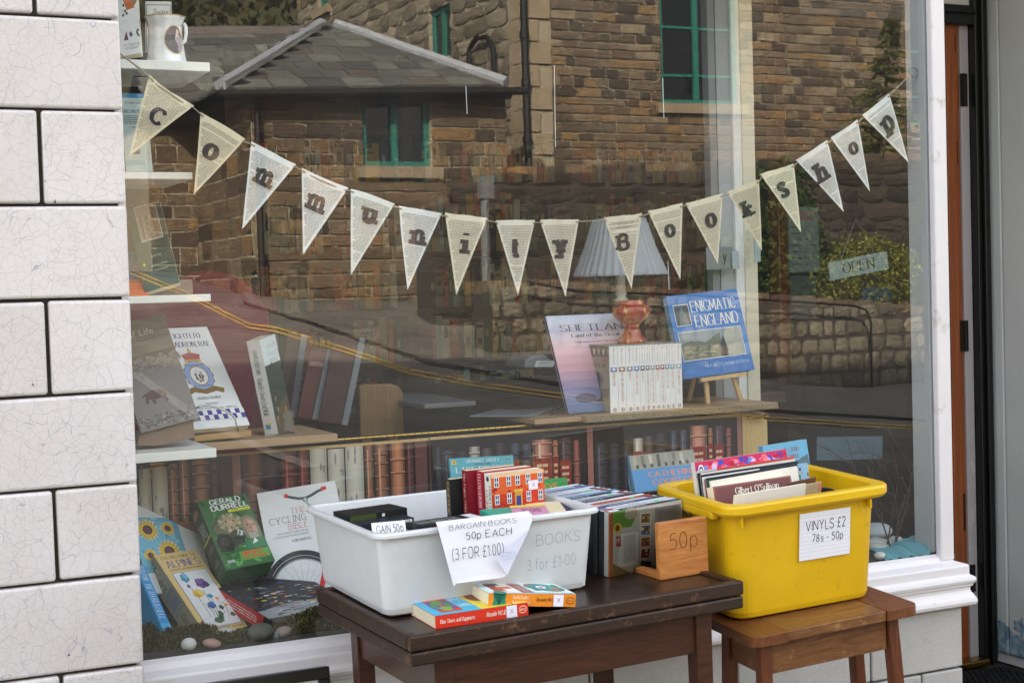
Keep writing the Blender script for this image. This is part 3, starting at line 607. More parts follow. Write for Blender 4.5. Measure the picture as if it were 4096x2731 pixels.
def stone_wall(root, P0, dx, hgt, width, course, ln, holes=(), meshes=SM, depth=.05, jit=.15, top=None, limit=300, skip=None, out=None, quoin=None):
    """courses of single blocks on a wall plane: P0 lower left corner seen from the shop, dx unit vector along, stones stand proud of the mortar"""
    dx = Vector(dx); up = Vector((0, 0, 1)); nrm = up.cross(dx) if out is None else Vector(out)
    z = 0; done = 0; rest = MB()
    while z < hgt-.02:
        h = min(course*RG.uniform(1-jit, 1+jit), hgt-z); x = -RG.random()*ln*.5
        while x < width:
            l = ln*RG.uniform(.55, 1.5); a, c = max(x, 0), min(x+l, width); x += l
            if c-a < .04: continue
            segs = [(a, c)]
            for hx0, hz0, hx1, hz1 in holes:
                if z+h > hz0+.01 and z < hz1-.01:
                    ns = []
                    for s0, s1 in segs:
                        if s1 <= hx0 or s0 >= hx1: ns.append((s0, s1))
                        else:
                            if s0 < hx0-.04: ns.append((s0, hx0))
                            if s1 > hx1+.04: ns.append((hx1, s1))
                    segs = ns
            for s0, s1 in segs:
                tz = top((s0+s1)/2) if top else hgt
                if z+h*.6 > tz: continue
                g = .030; cx = (s0+s1)/2; cz = z+h/2; P = Vector(P0)+dx*cx+up*cz
                if skip and skip(cx, cz): continue
                tilt = RG.uniform(-.02, .02) if meshes is SM else RG.uniform(-.12, .12)
                X = (dx*math.cos(tilt)+up*math.sin(tilt)); Z = (up*math.cos(tilt)-dx*math.sin(tilt))
                sx, sz = s1-s0-g, h-g*.95
                if RG.random() < .5: X = X; 
                M = Matrix(((X.x*sx, nrm.x*depth, Z.x*sz, P.x), (X.y*sx, nrm.y*depth, Z.y*sz, P.y), (X.z*sx, nrm.z*depth, Z.z*sz, P.z), (0, 0, 0, 1)))
                me = RG.choice(meshes); done += 1
                if done <= limit: link('stone', me, root, M=M)
                else: rest.use(RG.choice(STONE_COLS if meshes is SM else RUB_COLS)); rest.add([M @ v.co for v in me.vertices], [tuple(p.vertices) for p in me.polygons])
        z += h
    if rest.f: rest.build('stone', M_STONEJ, root, kind='stuff')
    return done
def holed(b, P0, dx, nrm, w, h, holes, d0, d1):
    """a wall slab with rectangular openings, made of boxes"""
    dx = Vector(dx); up = Vector((0, 0, 1)); n = Vector(nrm); xs = sorted({0, w, *[min(max(v, 0), w) for q_ in holes for v in (q_[0], q_[2])]})
    def P(x, z, d): return Vector(P0)+dx*x+up*z+n*d
    for x0, x1 in zip(xs, xs[1:]):
        if x1-x0 < 1e-4: continue
        cut = sorted((q_[1], q_[3]) for q_ in holes if q_[0] < (x0+x1)/2 < q_[2]); z = 0; seg = []
        for a, c in cut:
            if a > z: seg.append((z, a))
            z = max(z, c)
        if z < h: seg.append((z, h))
        for a, c in seg: b.hexa([P(x0, a, d0), P(x1, a, d0), P(x1, a, d1), P(x0, a, d1), P(x0, c, d0), P(x1, c, d0), P(x1, c, d1), P(x0, c, d1)])
M_GREEN = mat('teal_window_paint', '#216d5f', .5, .15, 15); M_DARKGL = mat('dark_window_glass', '#0b0c0e', .08, .2, 5)
M_SLATE = None
t = NT('roof_slates'); oi = t.n('ShaderNodeObjectInfo'); w = t.n('ShaderNodeNewGeometry')
c = t.ramp(oi.outputs['Random'], [(0, '#4a4b47'), (.3, '#64645c'), (.5, '#55554f'), (.7, '#76776d'), (.85, '#5e554c'), (.95, '#4e4f4b'), (1, '#8a8b80')])
c = t.mix(t.ramp(t.noise(w.outputs['Position'], 7, 5), [(.35, 0.0), (.7, .5)]), c, rgba('#3b3b38')); t.pbsdf(c, .65, t.bump(t.noise(w.outputs['Position'], 20, 4), .4, .01)); M_SLATE = t.m
M_LEAD = mat('lead_flashing', '#a3a6ab', .5, .2, 6, .2, 30)
def win(root, P0, dx, x0, z0, x1, z1, nrm, mull=(.5,), trans=(.5,), sill=True):
    """green sash set back in its opening: frame, glazing bars, dark panes, stone sill"""
    dx = Vector(dx); up = Vector((0, 0, 1)); n = Vector(nrm)
    def P(x, z, d): return Vector(P0)+dx*x+up*z+n*d
    def bar(b, xa, za, xb, zb, d0, d1): b.hexa([P(xa, za, d0), P(xb, za, d0), P(xb, za, d1), P(xa, za, d1), P(xa, zb, d0), P(xb, zb, d0), P(xb, zb, d1), P(xa, zb, d1)])
    f = MB(); fw = .075
    bar(f, x0, z0, x0+fw, z1, -.16, -.09); bar(f, x1-fw, z0, x1, z1, -.16, -.09); bar(f, x0+fw, z0, x1-fw, z0+fw, -.16, -.09); bar(f, x0+fw, z1-fw, x1-fw, z1, -.16, -.09)
    for m in mull: xm = x0+(x1-x0)*m; bar(f, xm-.045, z0+fw, xm+.045, z1-fw, -.155, -.085)
    for k in trans: zm = z0+(z1-z0)*k; bar(f, x0+fw, zm-.02, x1-fw, zm+.02, -.15, -.1)
    wf = f.build('window', M_GREEN, root)
    g = MB(); g.poly([P(x0, z0, -.14), P(x1, z0, -.14), P(x1, z1, -.14), P(x0, z1, -.14)]); g.build('pane', M_DARKGL, wf)
    if sill: s = MB(); bar(s, x0-.12, z0-.16, x1+.12, z0-.002, -.15, .09); s.build('sill', M_DRESS, wf)
# ---------------------------------------------------------------- small slate roofed house
YS = 16.0
xl, xr = B(578, 300, YS).x, B(1166, 300, YS).x
zb, ze = .7, B(800, 205, YS).z
sh = thing('stone_cottage', 'small sandstone house with hipped slate roof and teal window', 'house', (6.5, -18, 1))
w0, w1 = B(833, 300, YS).x-xl, B(993, 300, YS).x-xl; wz0, wz1 = B(900, 383, YS).z-zb, ze-zb-.03
b = MB(); holed(b, (xl, -YS, zb), (1, 0, 0), (0, 1, 0), xr-xl, ze-zb, [(w0, wz0, w1, wz1)], -.4, -.03)
b.box((xl+.01, -YS-4.6, zb), (xl+.4, -YS-.41, ze)); b.box((xr-.4, -YS-4.6, zb), (xr, -YS-.41, ze)); b.build('wall', M_MORT, sh)
stone_wall(sh, (xl, -YS, zb), (1, 0, 0), ze-zb-.05, xr-xl, .165, .34, [(w0, wz0-.16, w1, wz1)], depth=.06, jit=.25)
stone_wall(sh, (xl, -YS-4.6, zb), (0, 1, 0), ze-zb, 4.6, .3, .55, depth=.05, limit=110)
win(sh, (xl, -YS, zb), (1, 0, 0), w0, wz0, w1, wz1, (0, 1, 0), mull=(.48,), trans=())
# roof: front slope, left slope, slates one by one
e0, e1 = mir(B(508, 205, YS-.35)), mir(B(1163, 199, YS-.35)); r0, r1 = mir(B(738, 63, YS+2.0)), mir(B(772, 63, YS+2.0))
eb = Vector((e0.x, e0.y-5.2, e0.z)); rb = Vector((r0.x, r0.y-2.6, r0.z)); rb1 = Vector((r1.x, r1.y-2.6, r1.z)); ebr = Vector((e1.x, e1.y-5.2, e1.z))
b = MB(); dz = Vector((0, 0, -.05))
b.add([e0+dz, e1+dz, r1+dz, r0+dz, eb+dz, rb+dz, rb1+dz, ebr+dz], [(0, 1, 2, 3), (4, 0, 3, 5), (1, 7, 6, 2), (3, 2, 6, 5)]); b.add([e0+dz*3, e1+dz*3, ebr+dz*3, eb+dz*3], [(0, 1, 2, 3)]); b.build('roof', mat('roof_boards', '#2c2926', .9), sh)
SLM = [MB().add([(-.5, 0, 0), (.5, 0, 0), (.5+.0, 0, 1), (-.5, 0, 1), (-.5, -1, 0), (.5, -1, .01), (.5, -1, 1), (-.5, -1, 1)], [(0, 1, 2, 3), (4, 7, 6, 5), (0, 4, 5, 1), (1, 5, 6, 2), (2, 6, 7, 3), (3, 7, 4, 0)]).mesh('slate', M_SLATE)]
def slates(root, A, Bv, Cv, Dv, rows, ln, lim=300):
    """A-B eave, D-C upper edge; lapped slates in courses"""
    A, Bv, Cv, Dv = map(Vector, (A, Bv, Cv, Dv)); up = ((Dv-A)+(Cv-Bv)).normalized(); n = None; k = 0
    for r in range(rows):
        s = r/rows; P, Q = A.lerp(Dv, s), Bv.lerp(Cv, s); P2, Q2 = A.lerp(Dv, (r+1.25)/rows), Bv.lerp(Cv, (r+1.25)/rows)
        ex = (Q-P).normalized(); mid = ((P2+Q2)-(P+Q))/2; uz = (mid-ex*mid.dot(ex)); hh = uz.length; uz.normalize(); nn = uz.cross(ex); 
        if nn.z < 0: nn = -nn
        L = (Q-P).length; x = -RG.random()*ln*.6
        while x < L and k < lim:
            l = ln*RG.uniform(.75, 1.3); a, c = max(x, 0), min(x+l, L); x += l
            if c-a < .05: continue
            C0 = P+ex*((a+c)/2)+nn*(.028+RG.uniform(0, .006)); uz2 = (uz-nn*.05).normalized(); sx = c-a-.022
            M = Matrix(((ex.x*sx, nn.x*.036, uz2.x*hh, C0.x), (ex.y*sx, nn.y*.036, uz2.y*hh, C0.y), (ex.z*sx, nn.z*.036, uz2.z*hh, C0.z), (0, 0, 0, 1)))
            link('slate', SLM[0], root, M=M); k += 1
slates(sh, e0, e1, r1, r0, 8, .42)
slates(sh, eb, e0, r0, rb, 8, .5, 90)
b = MB()
for p, s in ((e0, r0), (e1, r1), (r0, rb)): 
    d = Vector((0, 0, .05)); b.tube([p+d, p.lerp(s, .5)+d*1.1, s+d], [.085, .075, .07], 6)
b.build('lead_hip', M_LEAD, sh)
b = MB(); b.tube([e0+Vector((-.05, .05, -.06)), e1+Vector((.28, .05, -.06))], .055, 6); b.build('gutter', M_IRON, sh)
MB().box((xl, -YS-.05, ze-.06), (xr+.05, -YS+.07, ze)).build('eaves_board', mat('dark_eaves', '#241a15', .8), sh)
px = B(593, 300, YS-.12); b = MB(); b.tube([Vector((px.x, -YS+.10, ze-.1)), Vector((px.x, -YS+.10, .7))], .045, 8); b.build('drainpipe', M_IRON, sh)
# wing roof behind, on the left
wg = thing('slate_wing', 'long low slate roofed wing behind the stone cottage', 'house', (5, -20, 1))
f0, f1 = mir(B(330, 262, 18.6)), mir(B(735, 225, 18.6)); g0, g1 = mir(B(330, 78, 21.5)), mir(B(735, 74, 21.5))
b = MB(); b.add([f0+dz, f1+dz, g1+dz, g0+dz], [(0, 1, 2, 3)]); b.add([f0+dz*2, f1+dz*2, Vector((f1.x, f1.y-6, f1.z)), Vector((f0.x, f0.y-6, f0.z))], [(0, 1, 2, 3)]); b.add([g0+dz, g1+dz, Vector((g1.x, g1.y-3, f1.z)), Vector((g0.x, g0.y-3, f0.z))], [(0, 1, 2, 3)]); b.build('roof', mat('roof_boards'), wg)
slates(wg, f0, f1, g1, g0, 10, .5, 160)
b = MB(); b.tube([g0, g1], .12, 6); b.build('ridge_tiles', mat('ridge_tile', '#6b625c', .8, .3, 8), wg)
MB().box((f0.x+.1, f0.y-5.5, .8), (f1.x, f0.y-.35, f0.z-.12)).build('wall', M_MORT, wg); stone_wall(wg, (f0.x+.1, f0.y-.33, .8), (1, 0, 0), f0.z-.95, min(3.2, f1.x-f0.x), .22, .4, meshes=SM, depth=.05, jit=.3, limit=130)
# ---------------------------------------------------------------- tall house: front and gable
YT = 17.0
xc = B(1197, 100, YT).x; xe = B(2330, 100, YT).x; zt_ = 8.2; z0_ = B(1500, 460, YT).z
th = thing('tall_stone_house', 'tall sandstone house with teal sash windows and long side wall', 'house', (12, -20, 2))
h = []
for X0, X1, y0, y1 in ((1520, 1697, 236, -190), (2093, 2230, 285, -120)):
    h.append((B(X0, 120, YT).x-xc, B(X0, y0, YT).z-z0_, B(X1, 120, YT).x-xc, min(B(X0, y1, YT).z-z0_, zt_-z0_-.3)))
stone_wall(th, (xc+.5, -YT, z0_), (1, 0, 0), 6.8-z0_, xe-xc-.5, .148, .30, [(a-.5, b_-.18, c-.5, d_) for a, b_, c, d_ in h], depth=.06, jit=.25)
WALLB = MB(); holed(WALLB, (xc, -YT, z0_), (1, 0, 0), (0, 1, 0), xe-xc, zt_-z0_, h, -.4, -.03); WALLB.box((xc, -YT-.4, 1.0), (xe, -YT-.03, z0_))
b = MB(); z = z0_; k = 0
while z < zt_-.3: b.box((xc-.012, -YT-.4 if k % 2 else -YT-.28, z+.01), (xc+(.28 if k % 2 else .48), -YT+.02, z+.32)); z += .335; k += 1
b.build('quoin', mat('quoin_stone', '#9c8b70', .9, .3, 3, .4, 40), th, kind='stuff')
for i, (a, b_, c, d_) in enumerate(h): win(th, (xc, -YT, z0_), (1, 0, 0), a, b_, c, d_, (0, 1, 0), mull=(.47,), trans=(.16, .42))
pB = onX((975, 150), xc); hg = []
for (x0, y0, x1, y1) in ((985, 150, 1032, 33), (728, 27, 752, -90)):
    a, c = onX((x0, y0), xc), onX((x1, y1), xc); hg.append((27.6-a.y, a.z-z0_, 27.6-c.y, c.z-z0_+.2))
stone_wall(th, (xc, -27.6, z0_+1.0), (0, 1, 0), 5.2, 10.2, .25, .5, [(a, b_-1.15, c, d_-1.0) for a, b_, c, d_ in hg], meshes=RM, depth=.10, jit=.3)
holed(WALLB, (xc, -27.6, z0_), (0, 1, 0), (-1, 0, 0), 10.2, zt_-z0_, hg, -.4, -.03); WALLB.box((xc+.03, -27.6, 1.0), (xc+.4, -YT-.41, z0_)); WALLB.build('wall', M_MORT, th)
for a, b_, c, d_ in hg: win(th, (xc, -27.6, z0_), (0, 1, 0), a, b_, c, d_, (-1, 0, 0), mull=(.5,), trans=())
p = B(1193, 100, YT-.1); b = MB(); b.tube([(p.x+.08, -YT+.12, zt_), (p.x+.08, -YT+.12, B(1193, 400, YT).z)], .055, 8)
for yy_ in (90, 200, 330): z = B(1193, yy_, YT).z; b.tube([(p.x+.08, -YT+.12, z), (p.x+.08, -YT+.12, z+.1)], .075, 8)
b.build('drainpipe', M_IRON, th)
b = MB(); z1 = onX((1095, 115), xc); b.tube([z1+Vector((0, 0, -.3)), z1+Vector((0, 0, 0)), onX((1110, 90), xc), onX((1135, 85), xc), onX((1150, 110), xc), onX((1152, 190), xc)], .04, 6)
for v in b.v: pass
b.v = [(x-.12, -y, z) for x, y, z in b.v]; b.tube([(z1.x-.12, -z1.y, z1.z-.25), (z1.x-.12, -z1.y, z1.z-.6)], [.06, .13], 8); b.build('wall_lamp', M_IRON, th)
b = MB(); b.prism([(xc-.4, -YT+.4, zt_), (xc-.4, -YT-5.5, zt_+4), (xc-.4, -YT-11.4, zt_)], (xe-xc+1, 0, 0)); b.build('roof', mat('roof_slate', '#3d4147'), th)
# ---------------------------------------------------------------- garden walls
def garden_wall(name, label, px, yv, zfun, course, ln, dep, ms=RM, jt=.45):
    a, c = B(px[0][0], px[0][1], yv), B(px[-1][0], px[-1][1], yv); tops = [(B(x, y, yv).x-a.x, B(x, y, yv).z) for x, y in px]
    rt_ = thing(name, label, 'wall', (a.x, -yv, 0)); zb_ = min(zfun(a.x), zfun(c.x))-.05
    f = lambda x: float(np.interp(x, [t[0] for t in tops], [t[1] for t in tops]))
    m = MB(); xs = np.linspace(0, c.x-a.x, 24); vs = []
    for x in xs: vs += [(a.x+x, -yv-.02, zb_), (a.x+x, -yv-.02, f(x)-.06), (a.x+x, -yv-.45, f(x)-.06), (a.x+x, -yv-.45, zb_)]
    m.add(vs, [(4*i+k, 4*i+(k+1) % 4, 4*i+4+(k+1) % 4, 4*i+4+k) for i in range(23) for k in range(4)]+[(0, 1, 2, 3), (92, 95, 94, 93)]); m.build('mortar', mat('dark_wall_core', '#4a4238', .95, .4, 10, .5, 50), rt_)
    stone_wall(rt_, (a.x, -yv, zb_), (1, 0, 0), max(t[1] for t in tops)-zb_, c.x-a.x, course, ln, meshes=ms, depth=dep, jit=jt, top=lambda x: f(x)-zb_-.03)
    for i in range(23):
        if i % 1 == 0:
            x = (xs[i]+xs[i+1])/2; M = Matrix.Translation((a.x+x, -yv-.2, f(x)-.02)) @ Matrix.Diagonal((xs[1]*1.0, .5, .14, 1)); link('coping_stone', RG.choice(SM), rt_, M=M)
    return rt_, a
garden_wall('retaining_wall', 'stone terrace wall below the tall house, coloured dark for its shade', [(985, 480), (1060, 450), (1190, 390), (1640, 380), (1880, 362), (2300, 356)], 13.2, lambda x: .85, .22, .46, .14, RD)
garden_wall('rubble_wall', 'low roadside wall of rounded rubble stones with iron rail', [(1130, 655), (1250, 650), (1500, 668), (1800, 684), (2050, 704), (2300, 724)], 11.0, lambda x: terr(x, 11)-.1, .15, .22, .13)
rl = [(1180, 640), (1330, 668), (1600, 678), (1800, 690), (1960, 702), (1992, 712), (2003, 740), (2005, 905)]
pts = [mir(B(x, y, 10.75)) for x, y in rl]; b = MB(); b.tube(pts, .014, 8)
o = b.build('iron_rail', M_IRON, None, smooth=True); tag(o, 'dark iron handrail running along the rubble wall', 'rail')
p0, p1 = mir(B(1115, 405, 12.6)), mir(B(1118, 705, 12.6)); b = MB(); b.tube([p1, p0], .05, 8); b.box((p0.x-.08, p0.y-.05, p0.z-.25), (p0.x+.08, p0.y+.06, p0.z)); o = b.build('signpost', mat('grey_post', '#6f6f6c', .6, .2, 10), None); tag(o, 'grey metal post standing by the cottage wall', 'post')
# ---------------------------------------------------------------- planting
def leaf_mat(name):
    t = NT(name); at = t.n('ShaderNodeAttribute', attribute_name='Col')
    d = t.n('ShaderNodeBsdfDiffuse'); t.set(d.inputs[0], at.outputs[0]); tl = t.n('ShaderNodeBsdfTranslucent'); t.set(tl.inputs[0], at.outputs[0])
    mx = t.n('ShaderNodeMixShader'); mx.inputs[0].default_value = .3; t.set(mx.inputs[1], d.outputs[0]); t.set(mx.inputs[2], tl.outputs[0]); t.t.links.new(mx.outputs[0], t.out.inputs[0]); return t.m
M_LEAF = leaf_mat('leaves')
def leaves(b, c, rad, n, size, cols, r, shell=.55, droop=0, flat=1):
    for _ in range(n):
        d = Vector((r.gauss(0, 1), r.gauss(0, 1), r.gauss(0, 1))).normalized(); k = shell+(1-shell)*r.random()
        P = Vector(c)+Vector((d.x*rad[0], d.y*rad[1], d.z*rad[2]))*k
        a = Vector((r.gauss(0, 1), r.gauss(0, 1), r.gauss(0, 1)-droop)).normalized(); e = a.orthogonal().normalized(); e = (e*math.cos(r.random()*6)+a.cross(e)*math.sin(r.random()*6)).normalized()
        s = size*r.uniform(.6, 1.4); b.use(r.choice(cols)); b.add([P-a*s*.5, P+e*s*.28*flat, P+a*s*.5, P-e*s*.28*flat], [(0, 1, 2, 3)])
def bush(name, label, cat, blobs, cols, n, size, trunk=None, seed=1):
    r = random.Random(seed); t_ = thing(name, label, cat, trunk or mir(blobs[0][0])); b = MB()
    for c, rad in blobs: leaves(b, mir(c), rad, int(n*rad[0]*rad[2]*4), size, cols, r)
    b.build('foliage', M_LEAF, t_, fix=False)
    if trunk: s = MB(); s.tube([Vector(trunk), Vector(trunk)+Vector((.03, 0, .4))], [.05, .03], 6); s.build('stem', mat('bark', '#3c3026', .9, .4, 20, .6, 60), t_)
G1 = ['#2c3a1c', '#3a4a22', '#4b5a2a', '#22301a', '#5a6a34']; G2 = ['#5e6426', '#7c8034', '#8f8f40', '#4c5620', '#a09c50']; G3 = ['#26331c', '#303f24', '#3c4a2a', '#1d2916']
bush('ivy_bank', 'dark green ivy hanging over the terrace wall', 'ivy', [(B(1790, 470, 12.6), (.55, .3, .6)), (B(1820, 590, 12.5), (.6, .35, .65)), (B(1700, 640, 12.4), (.6, .3, .3)), (B(1720, 560, 12.6), (.45, .3, .4))], G1, 900, .10, seed=2)
bush('laurel_bush', 'yellow green clipped bush above the rubble wall', 'bush', [(B(1985, 620, 12.3), (.62, .5, .5)), (B(2060, 640, 12.2), (.35, .4, .45)), (B(1915, 650, 12.2), (.35, .4, .35))], G2, 2600, .05, trunk=mir(B(1985, 690, 12.3)), seed=3)
bush('box_shrub', 'small dark shrub beside the clipped bush', 'bush', [(B(1620, 665, 12.3), (.5, .3, .2)), (B(2180, 600, 12.6), (.5, .4, .8))], G3, 900, .08, seed=4)
cf = thing('conifer', 'young drooping conifer in front of the tall house wall', 'tree', mir(B(2010, 380, 14.5)))
r = random.Random(9); b = MB(); base, tip = mir(B(2000, 420, 14.5)), mir(B(2050, 45, 14.5)); H = (tip-base).length
for i in range(150):
    s = r.random()**1.1; P = base.lerp(tip, s); L = (1-s)*1.0*r.uniform(.45, 1.05)+.08; a = r.random()*6.283
    d = Vector((math.cos(a), math.sin(a), r.uniform(.05, .3)))
    for k in range(16):
        f = (k+.5)/16; Q = P+d*L*f+Vector((0, 0, -.28*L*f*f)); b.use(r.choice(['#6a6f42', '#7a7a4c', '#565c38', '#847c50']))
        for _ in range(2):
            dd = (d+Vector((r.gauss(0, .6), r.gauss(0, .6), r.gauss(-.25, .4)))).normalized()*.13*(1.15-f); e = dd.cross(Vector((r.gauss(0, 1), r.gauss(0, 1), 1))).normalized()*.014
            b.add([Q-e, Q+dd*.5-e*1.4, Q+dd, Q+dd*.5+e*1.4], [(0, 1, 2, 3)])
b.build('foliage', M_LEAF, cf, fix=False)
b = MB(); b.tube([base-Vector((0, 0, .8)), tip], [.06, .01], 6); b.build('trunk', mat('bark'), cf)
# wooded hillside far behind
hx = np.linspace(-60, 90, 30); vs = []; 
for j, y in enumerate(np.linspace(34, 110, 14)):
    for x in hx: vs.append((x, -y, 2.0+j*3.4+2*math.sin(x*.13+j)))
b = MB(); b.add(vs, [(j*30+i, (j+1)*30+i, (j+1)*30+i+1, j*30+i+1) for j in range(13) for i in range(29)]); b.build('hillside', mat('hill_ground', '#4a4a2c', .95, .4, .6), None, smooth=True, kind='structure')
b = MB(); r = random.Random(12)
for i in range(110):
    x, y = r.uniform(0, 34), r.uniform(36, 75); leaves(b, (x, -y, 2+(y-34)*.58+1.5), (r.uniform(1.2, 2.4), 1.6, r.uniform(1.5, 2.8)), 260, .42, ['#39371e', '#464126', '#2d301b', '#50482a', '#3f3c22'], r)
o = b.build('far_wood', M_LEAF, None, fix=False, kind='stuff'); o['label'] = 'brown green wood covering the hill behind the houses'
GAIN = 1.5
# ================================================================== WINDOW DISPLAY
FZ = .615
def lb(label, k, BL, BR, TL, t, col, **kw):
    """leaning book: each corner is (pixel x, pixel y, plane Y)"""
    lim = .412 if TL[2] < .43 and BL[2] >= .1 and q(k, *TL[:2])[1] > 1000 else 9
    bl = onY(q(k, *BL[:2]), BL[2]); best = None
    for i in range(-6, 11):          # the depth of the far corner and the turn of the book that make its corner square
        for j in range(-4, 5):
            v, u = min(TL[2]+i*.01, lim), BL[2]+(BR[2]-BL[2])+j*.01
            br, tl = onY(q(k, *BR[:2]), u), onY(q(k, *TL[:2]), v); e = abs((br-bl).normalized().dot((tl-bl).normalized()))+.3*abs(i)*.01+.8*abs(j)*.01
            if best is None or e < best[0]: best = (e, br, tl)
    _, br, tl = best; x, z = (br-bl), (tl-bl); c = bl+x*.5+z*.5; xn, zn = x.normalized(), z.normalized(); d = xn.dot(zn)
    x2, z2 = (xn-zn*d*.5).normalized(), (zn-xn*d*.5).normalized(); M = frame(bl, x2, z2); w, h = x.length, z.length
    M = frame(c-M.to_3x3() @ Vector((w/2, 0, h/2)), x2, z2); return book(label, M, w, h, t, col, **kw)
PY = .42
GAIN = 1.35
# ---- the printed flap panels with book spines
M_PLY = wood('birch_ply', '#c09e66', '#d9bb86', 4, (14, 14, 1.5), .55)
M_POSTER = mat('poster_paper', None, .38, .05, 40, spec=.4)
def panel(label, x0, x1, ytl, ytr, books, ledge, bg, seed, post=()):
    A, Bq = onY((x0, ytl), PY), onY((x1, ytr), PY); zt = (A.z+Bq.z)/2; h = zt-FZ; w = Bq.x-A.x
    r = thing('display_flap', label, 'panel', M=frame((A.x, PY, FZ), (1, 0, 0), (0, 0, 1)))
    MB().box((0, .0, 0), (w, .012, h)).build('board', M_PLY, r, local=True, bevel=.001)
    P = Prn(w, h, Matrix.Translation((0, 0, -.006))); P.rect(0, 0, 1, 1, bg); rr = random.Random(seed)
    U = lambda x: (onY((x, ytl), PY).x-A.x)/w
    def sh(c, k): return '#'+''.join('%02x' % max(0, min(255, int(int(c[i:i+2], 16)*k))) for i in (1, 3, 5))
    v0 = ledge; 
    for xa, xb, col, lab, hh in books:
        ua, ub = U(xa), U(xb); vt = min(1, v0+hh*(1-v0)); n = 7
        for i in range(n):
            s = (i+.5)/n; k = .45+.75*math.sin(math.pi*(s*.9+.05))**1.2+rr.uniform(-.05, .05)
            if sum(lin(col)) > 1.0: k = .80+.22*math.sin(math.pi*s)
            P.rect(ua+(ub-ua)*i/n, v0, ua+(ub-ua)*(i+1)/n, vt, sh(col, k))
        if sum(lin(col)) < 1.0:
            o_ = rr.uniform(-.08, .08); vvs = [.12, .30, .52, .74, .9]; rr.shuffle(vvs)
            for vv in vvs[:rr.randint(2, 5)]:
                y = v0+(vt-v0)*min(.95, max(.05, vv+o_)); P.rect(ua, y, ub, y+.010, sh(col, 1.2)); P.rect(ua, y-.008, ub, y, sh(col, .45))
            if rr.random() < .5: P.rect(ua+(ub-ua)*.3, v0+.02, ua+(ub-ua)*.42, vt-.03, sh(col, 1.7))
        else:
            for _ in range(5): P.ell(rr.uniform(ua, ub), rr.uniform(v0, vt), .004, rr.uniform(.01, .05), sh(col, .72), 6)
        if lab:
            y = v0+(vt-v0)*rr.uniform(.30, .38); P.rect(ua+(ub-ua)*.06, y, ub-(ub-ua)*.06, y+.2, '#7f2726'); P.lines((ua+(ub-ua)*.2, y+.03, ub-(ub-ua)*.2, y+.17), 3, '#c9a78a', 3, seed=seed)
    P.rect(0, v0-.10, 1, v0, '#7d4636'); P.rect(0, v0-.02, 1, v0, '#8f5642'); P.rect(0, 0, 1, v0-.10, '#1c1517')
    for i in range(40):
        u = i/40; P.rect(u, 0, u+.02, v0-.13-rr.random()*.05, rr.choice(['#2c1d1e', '#3c2722', '#241d26', '#4a2e26', '#1d1a20', '#5a3a2c']))
    for xa, xb, c in post: P.rect(U(xa), 0, U(xb), 1, c)
    P.build('poster', r, m=M_POSTER); return r
W_, T_, D2, R2, M2 = '#b9b4a6', '#72503f', '#3a2a34', '#683a35', '#7d5a48'
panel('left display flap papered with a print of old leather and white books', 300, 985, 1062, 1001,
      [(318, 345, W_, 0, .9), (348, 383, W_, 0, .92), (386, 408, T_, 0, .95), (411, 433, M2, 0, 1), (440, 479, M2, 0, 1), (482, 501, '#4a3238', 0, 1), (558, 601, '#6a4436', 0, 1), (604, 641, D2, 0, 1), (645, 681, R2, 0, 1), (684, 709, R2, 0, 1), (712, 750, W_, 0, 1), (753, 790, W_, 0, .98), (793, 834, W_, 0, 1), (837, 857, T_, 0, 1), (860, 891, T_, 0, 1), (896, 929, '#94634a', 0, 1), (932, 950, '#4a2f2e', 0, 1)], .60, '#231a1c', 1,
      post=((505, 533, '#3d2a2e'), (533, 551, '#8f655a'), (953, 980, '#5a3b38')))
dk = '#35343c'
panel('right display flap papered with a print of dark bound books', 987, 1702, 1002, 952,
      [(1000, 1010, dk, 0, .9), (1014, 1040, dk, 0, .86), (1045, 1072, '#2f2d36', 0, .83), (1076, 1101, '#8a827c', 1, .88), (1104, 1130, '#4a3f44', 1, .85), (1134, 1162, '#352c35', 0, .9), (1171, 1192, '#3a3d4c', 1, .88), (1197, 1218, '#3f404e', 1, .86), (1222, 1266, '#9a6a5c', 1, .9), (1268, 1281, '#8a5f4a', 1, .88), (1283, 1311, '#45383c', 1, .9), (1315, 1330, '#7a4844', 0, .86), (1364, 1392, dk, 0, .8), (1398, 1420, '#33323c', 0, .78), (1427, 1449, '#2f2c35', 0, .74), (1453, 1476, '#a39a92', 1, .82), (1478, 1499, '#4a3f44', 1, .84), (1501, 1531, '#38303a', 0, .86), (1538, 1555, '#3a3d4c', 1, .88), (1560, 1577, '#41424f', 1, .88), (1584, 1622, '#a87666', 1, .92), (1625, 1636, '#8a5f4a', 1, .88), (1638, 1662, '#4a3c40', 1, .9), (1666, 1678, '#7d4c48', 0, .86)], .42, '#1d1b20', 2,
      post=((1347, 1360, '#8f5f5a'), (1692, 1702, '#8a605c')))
GAIN = 1.5
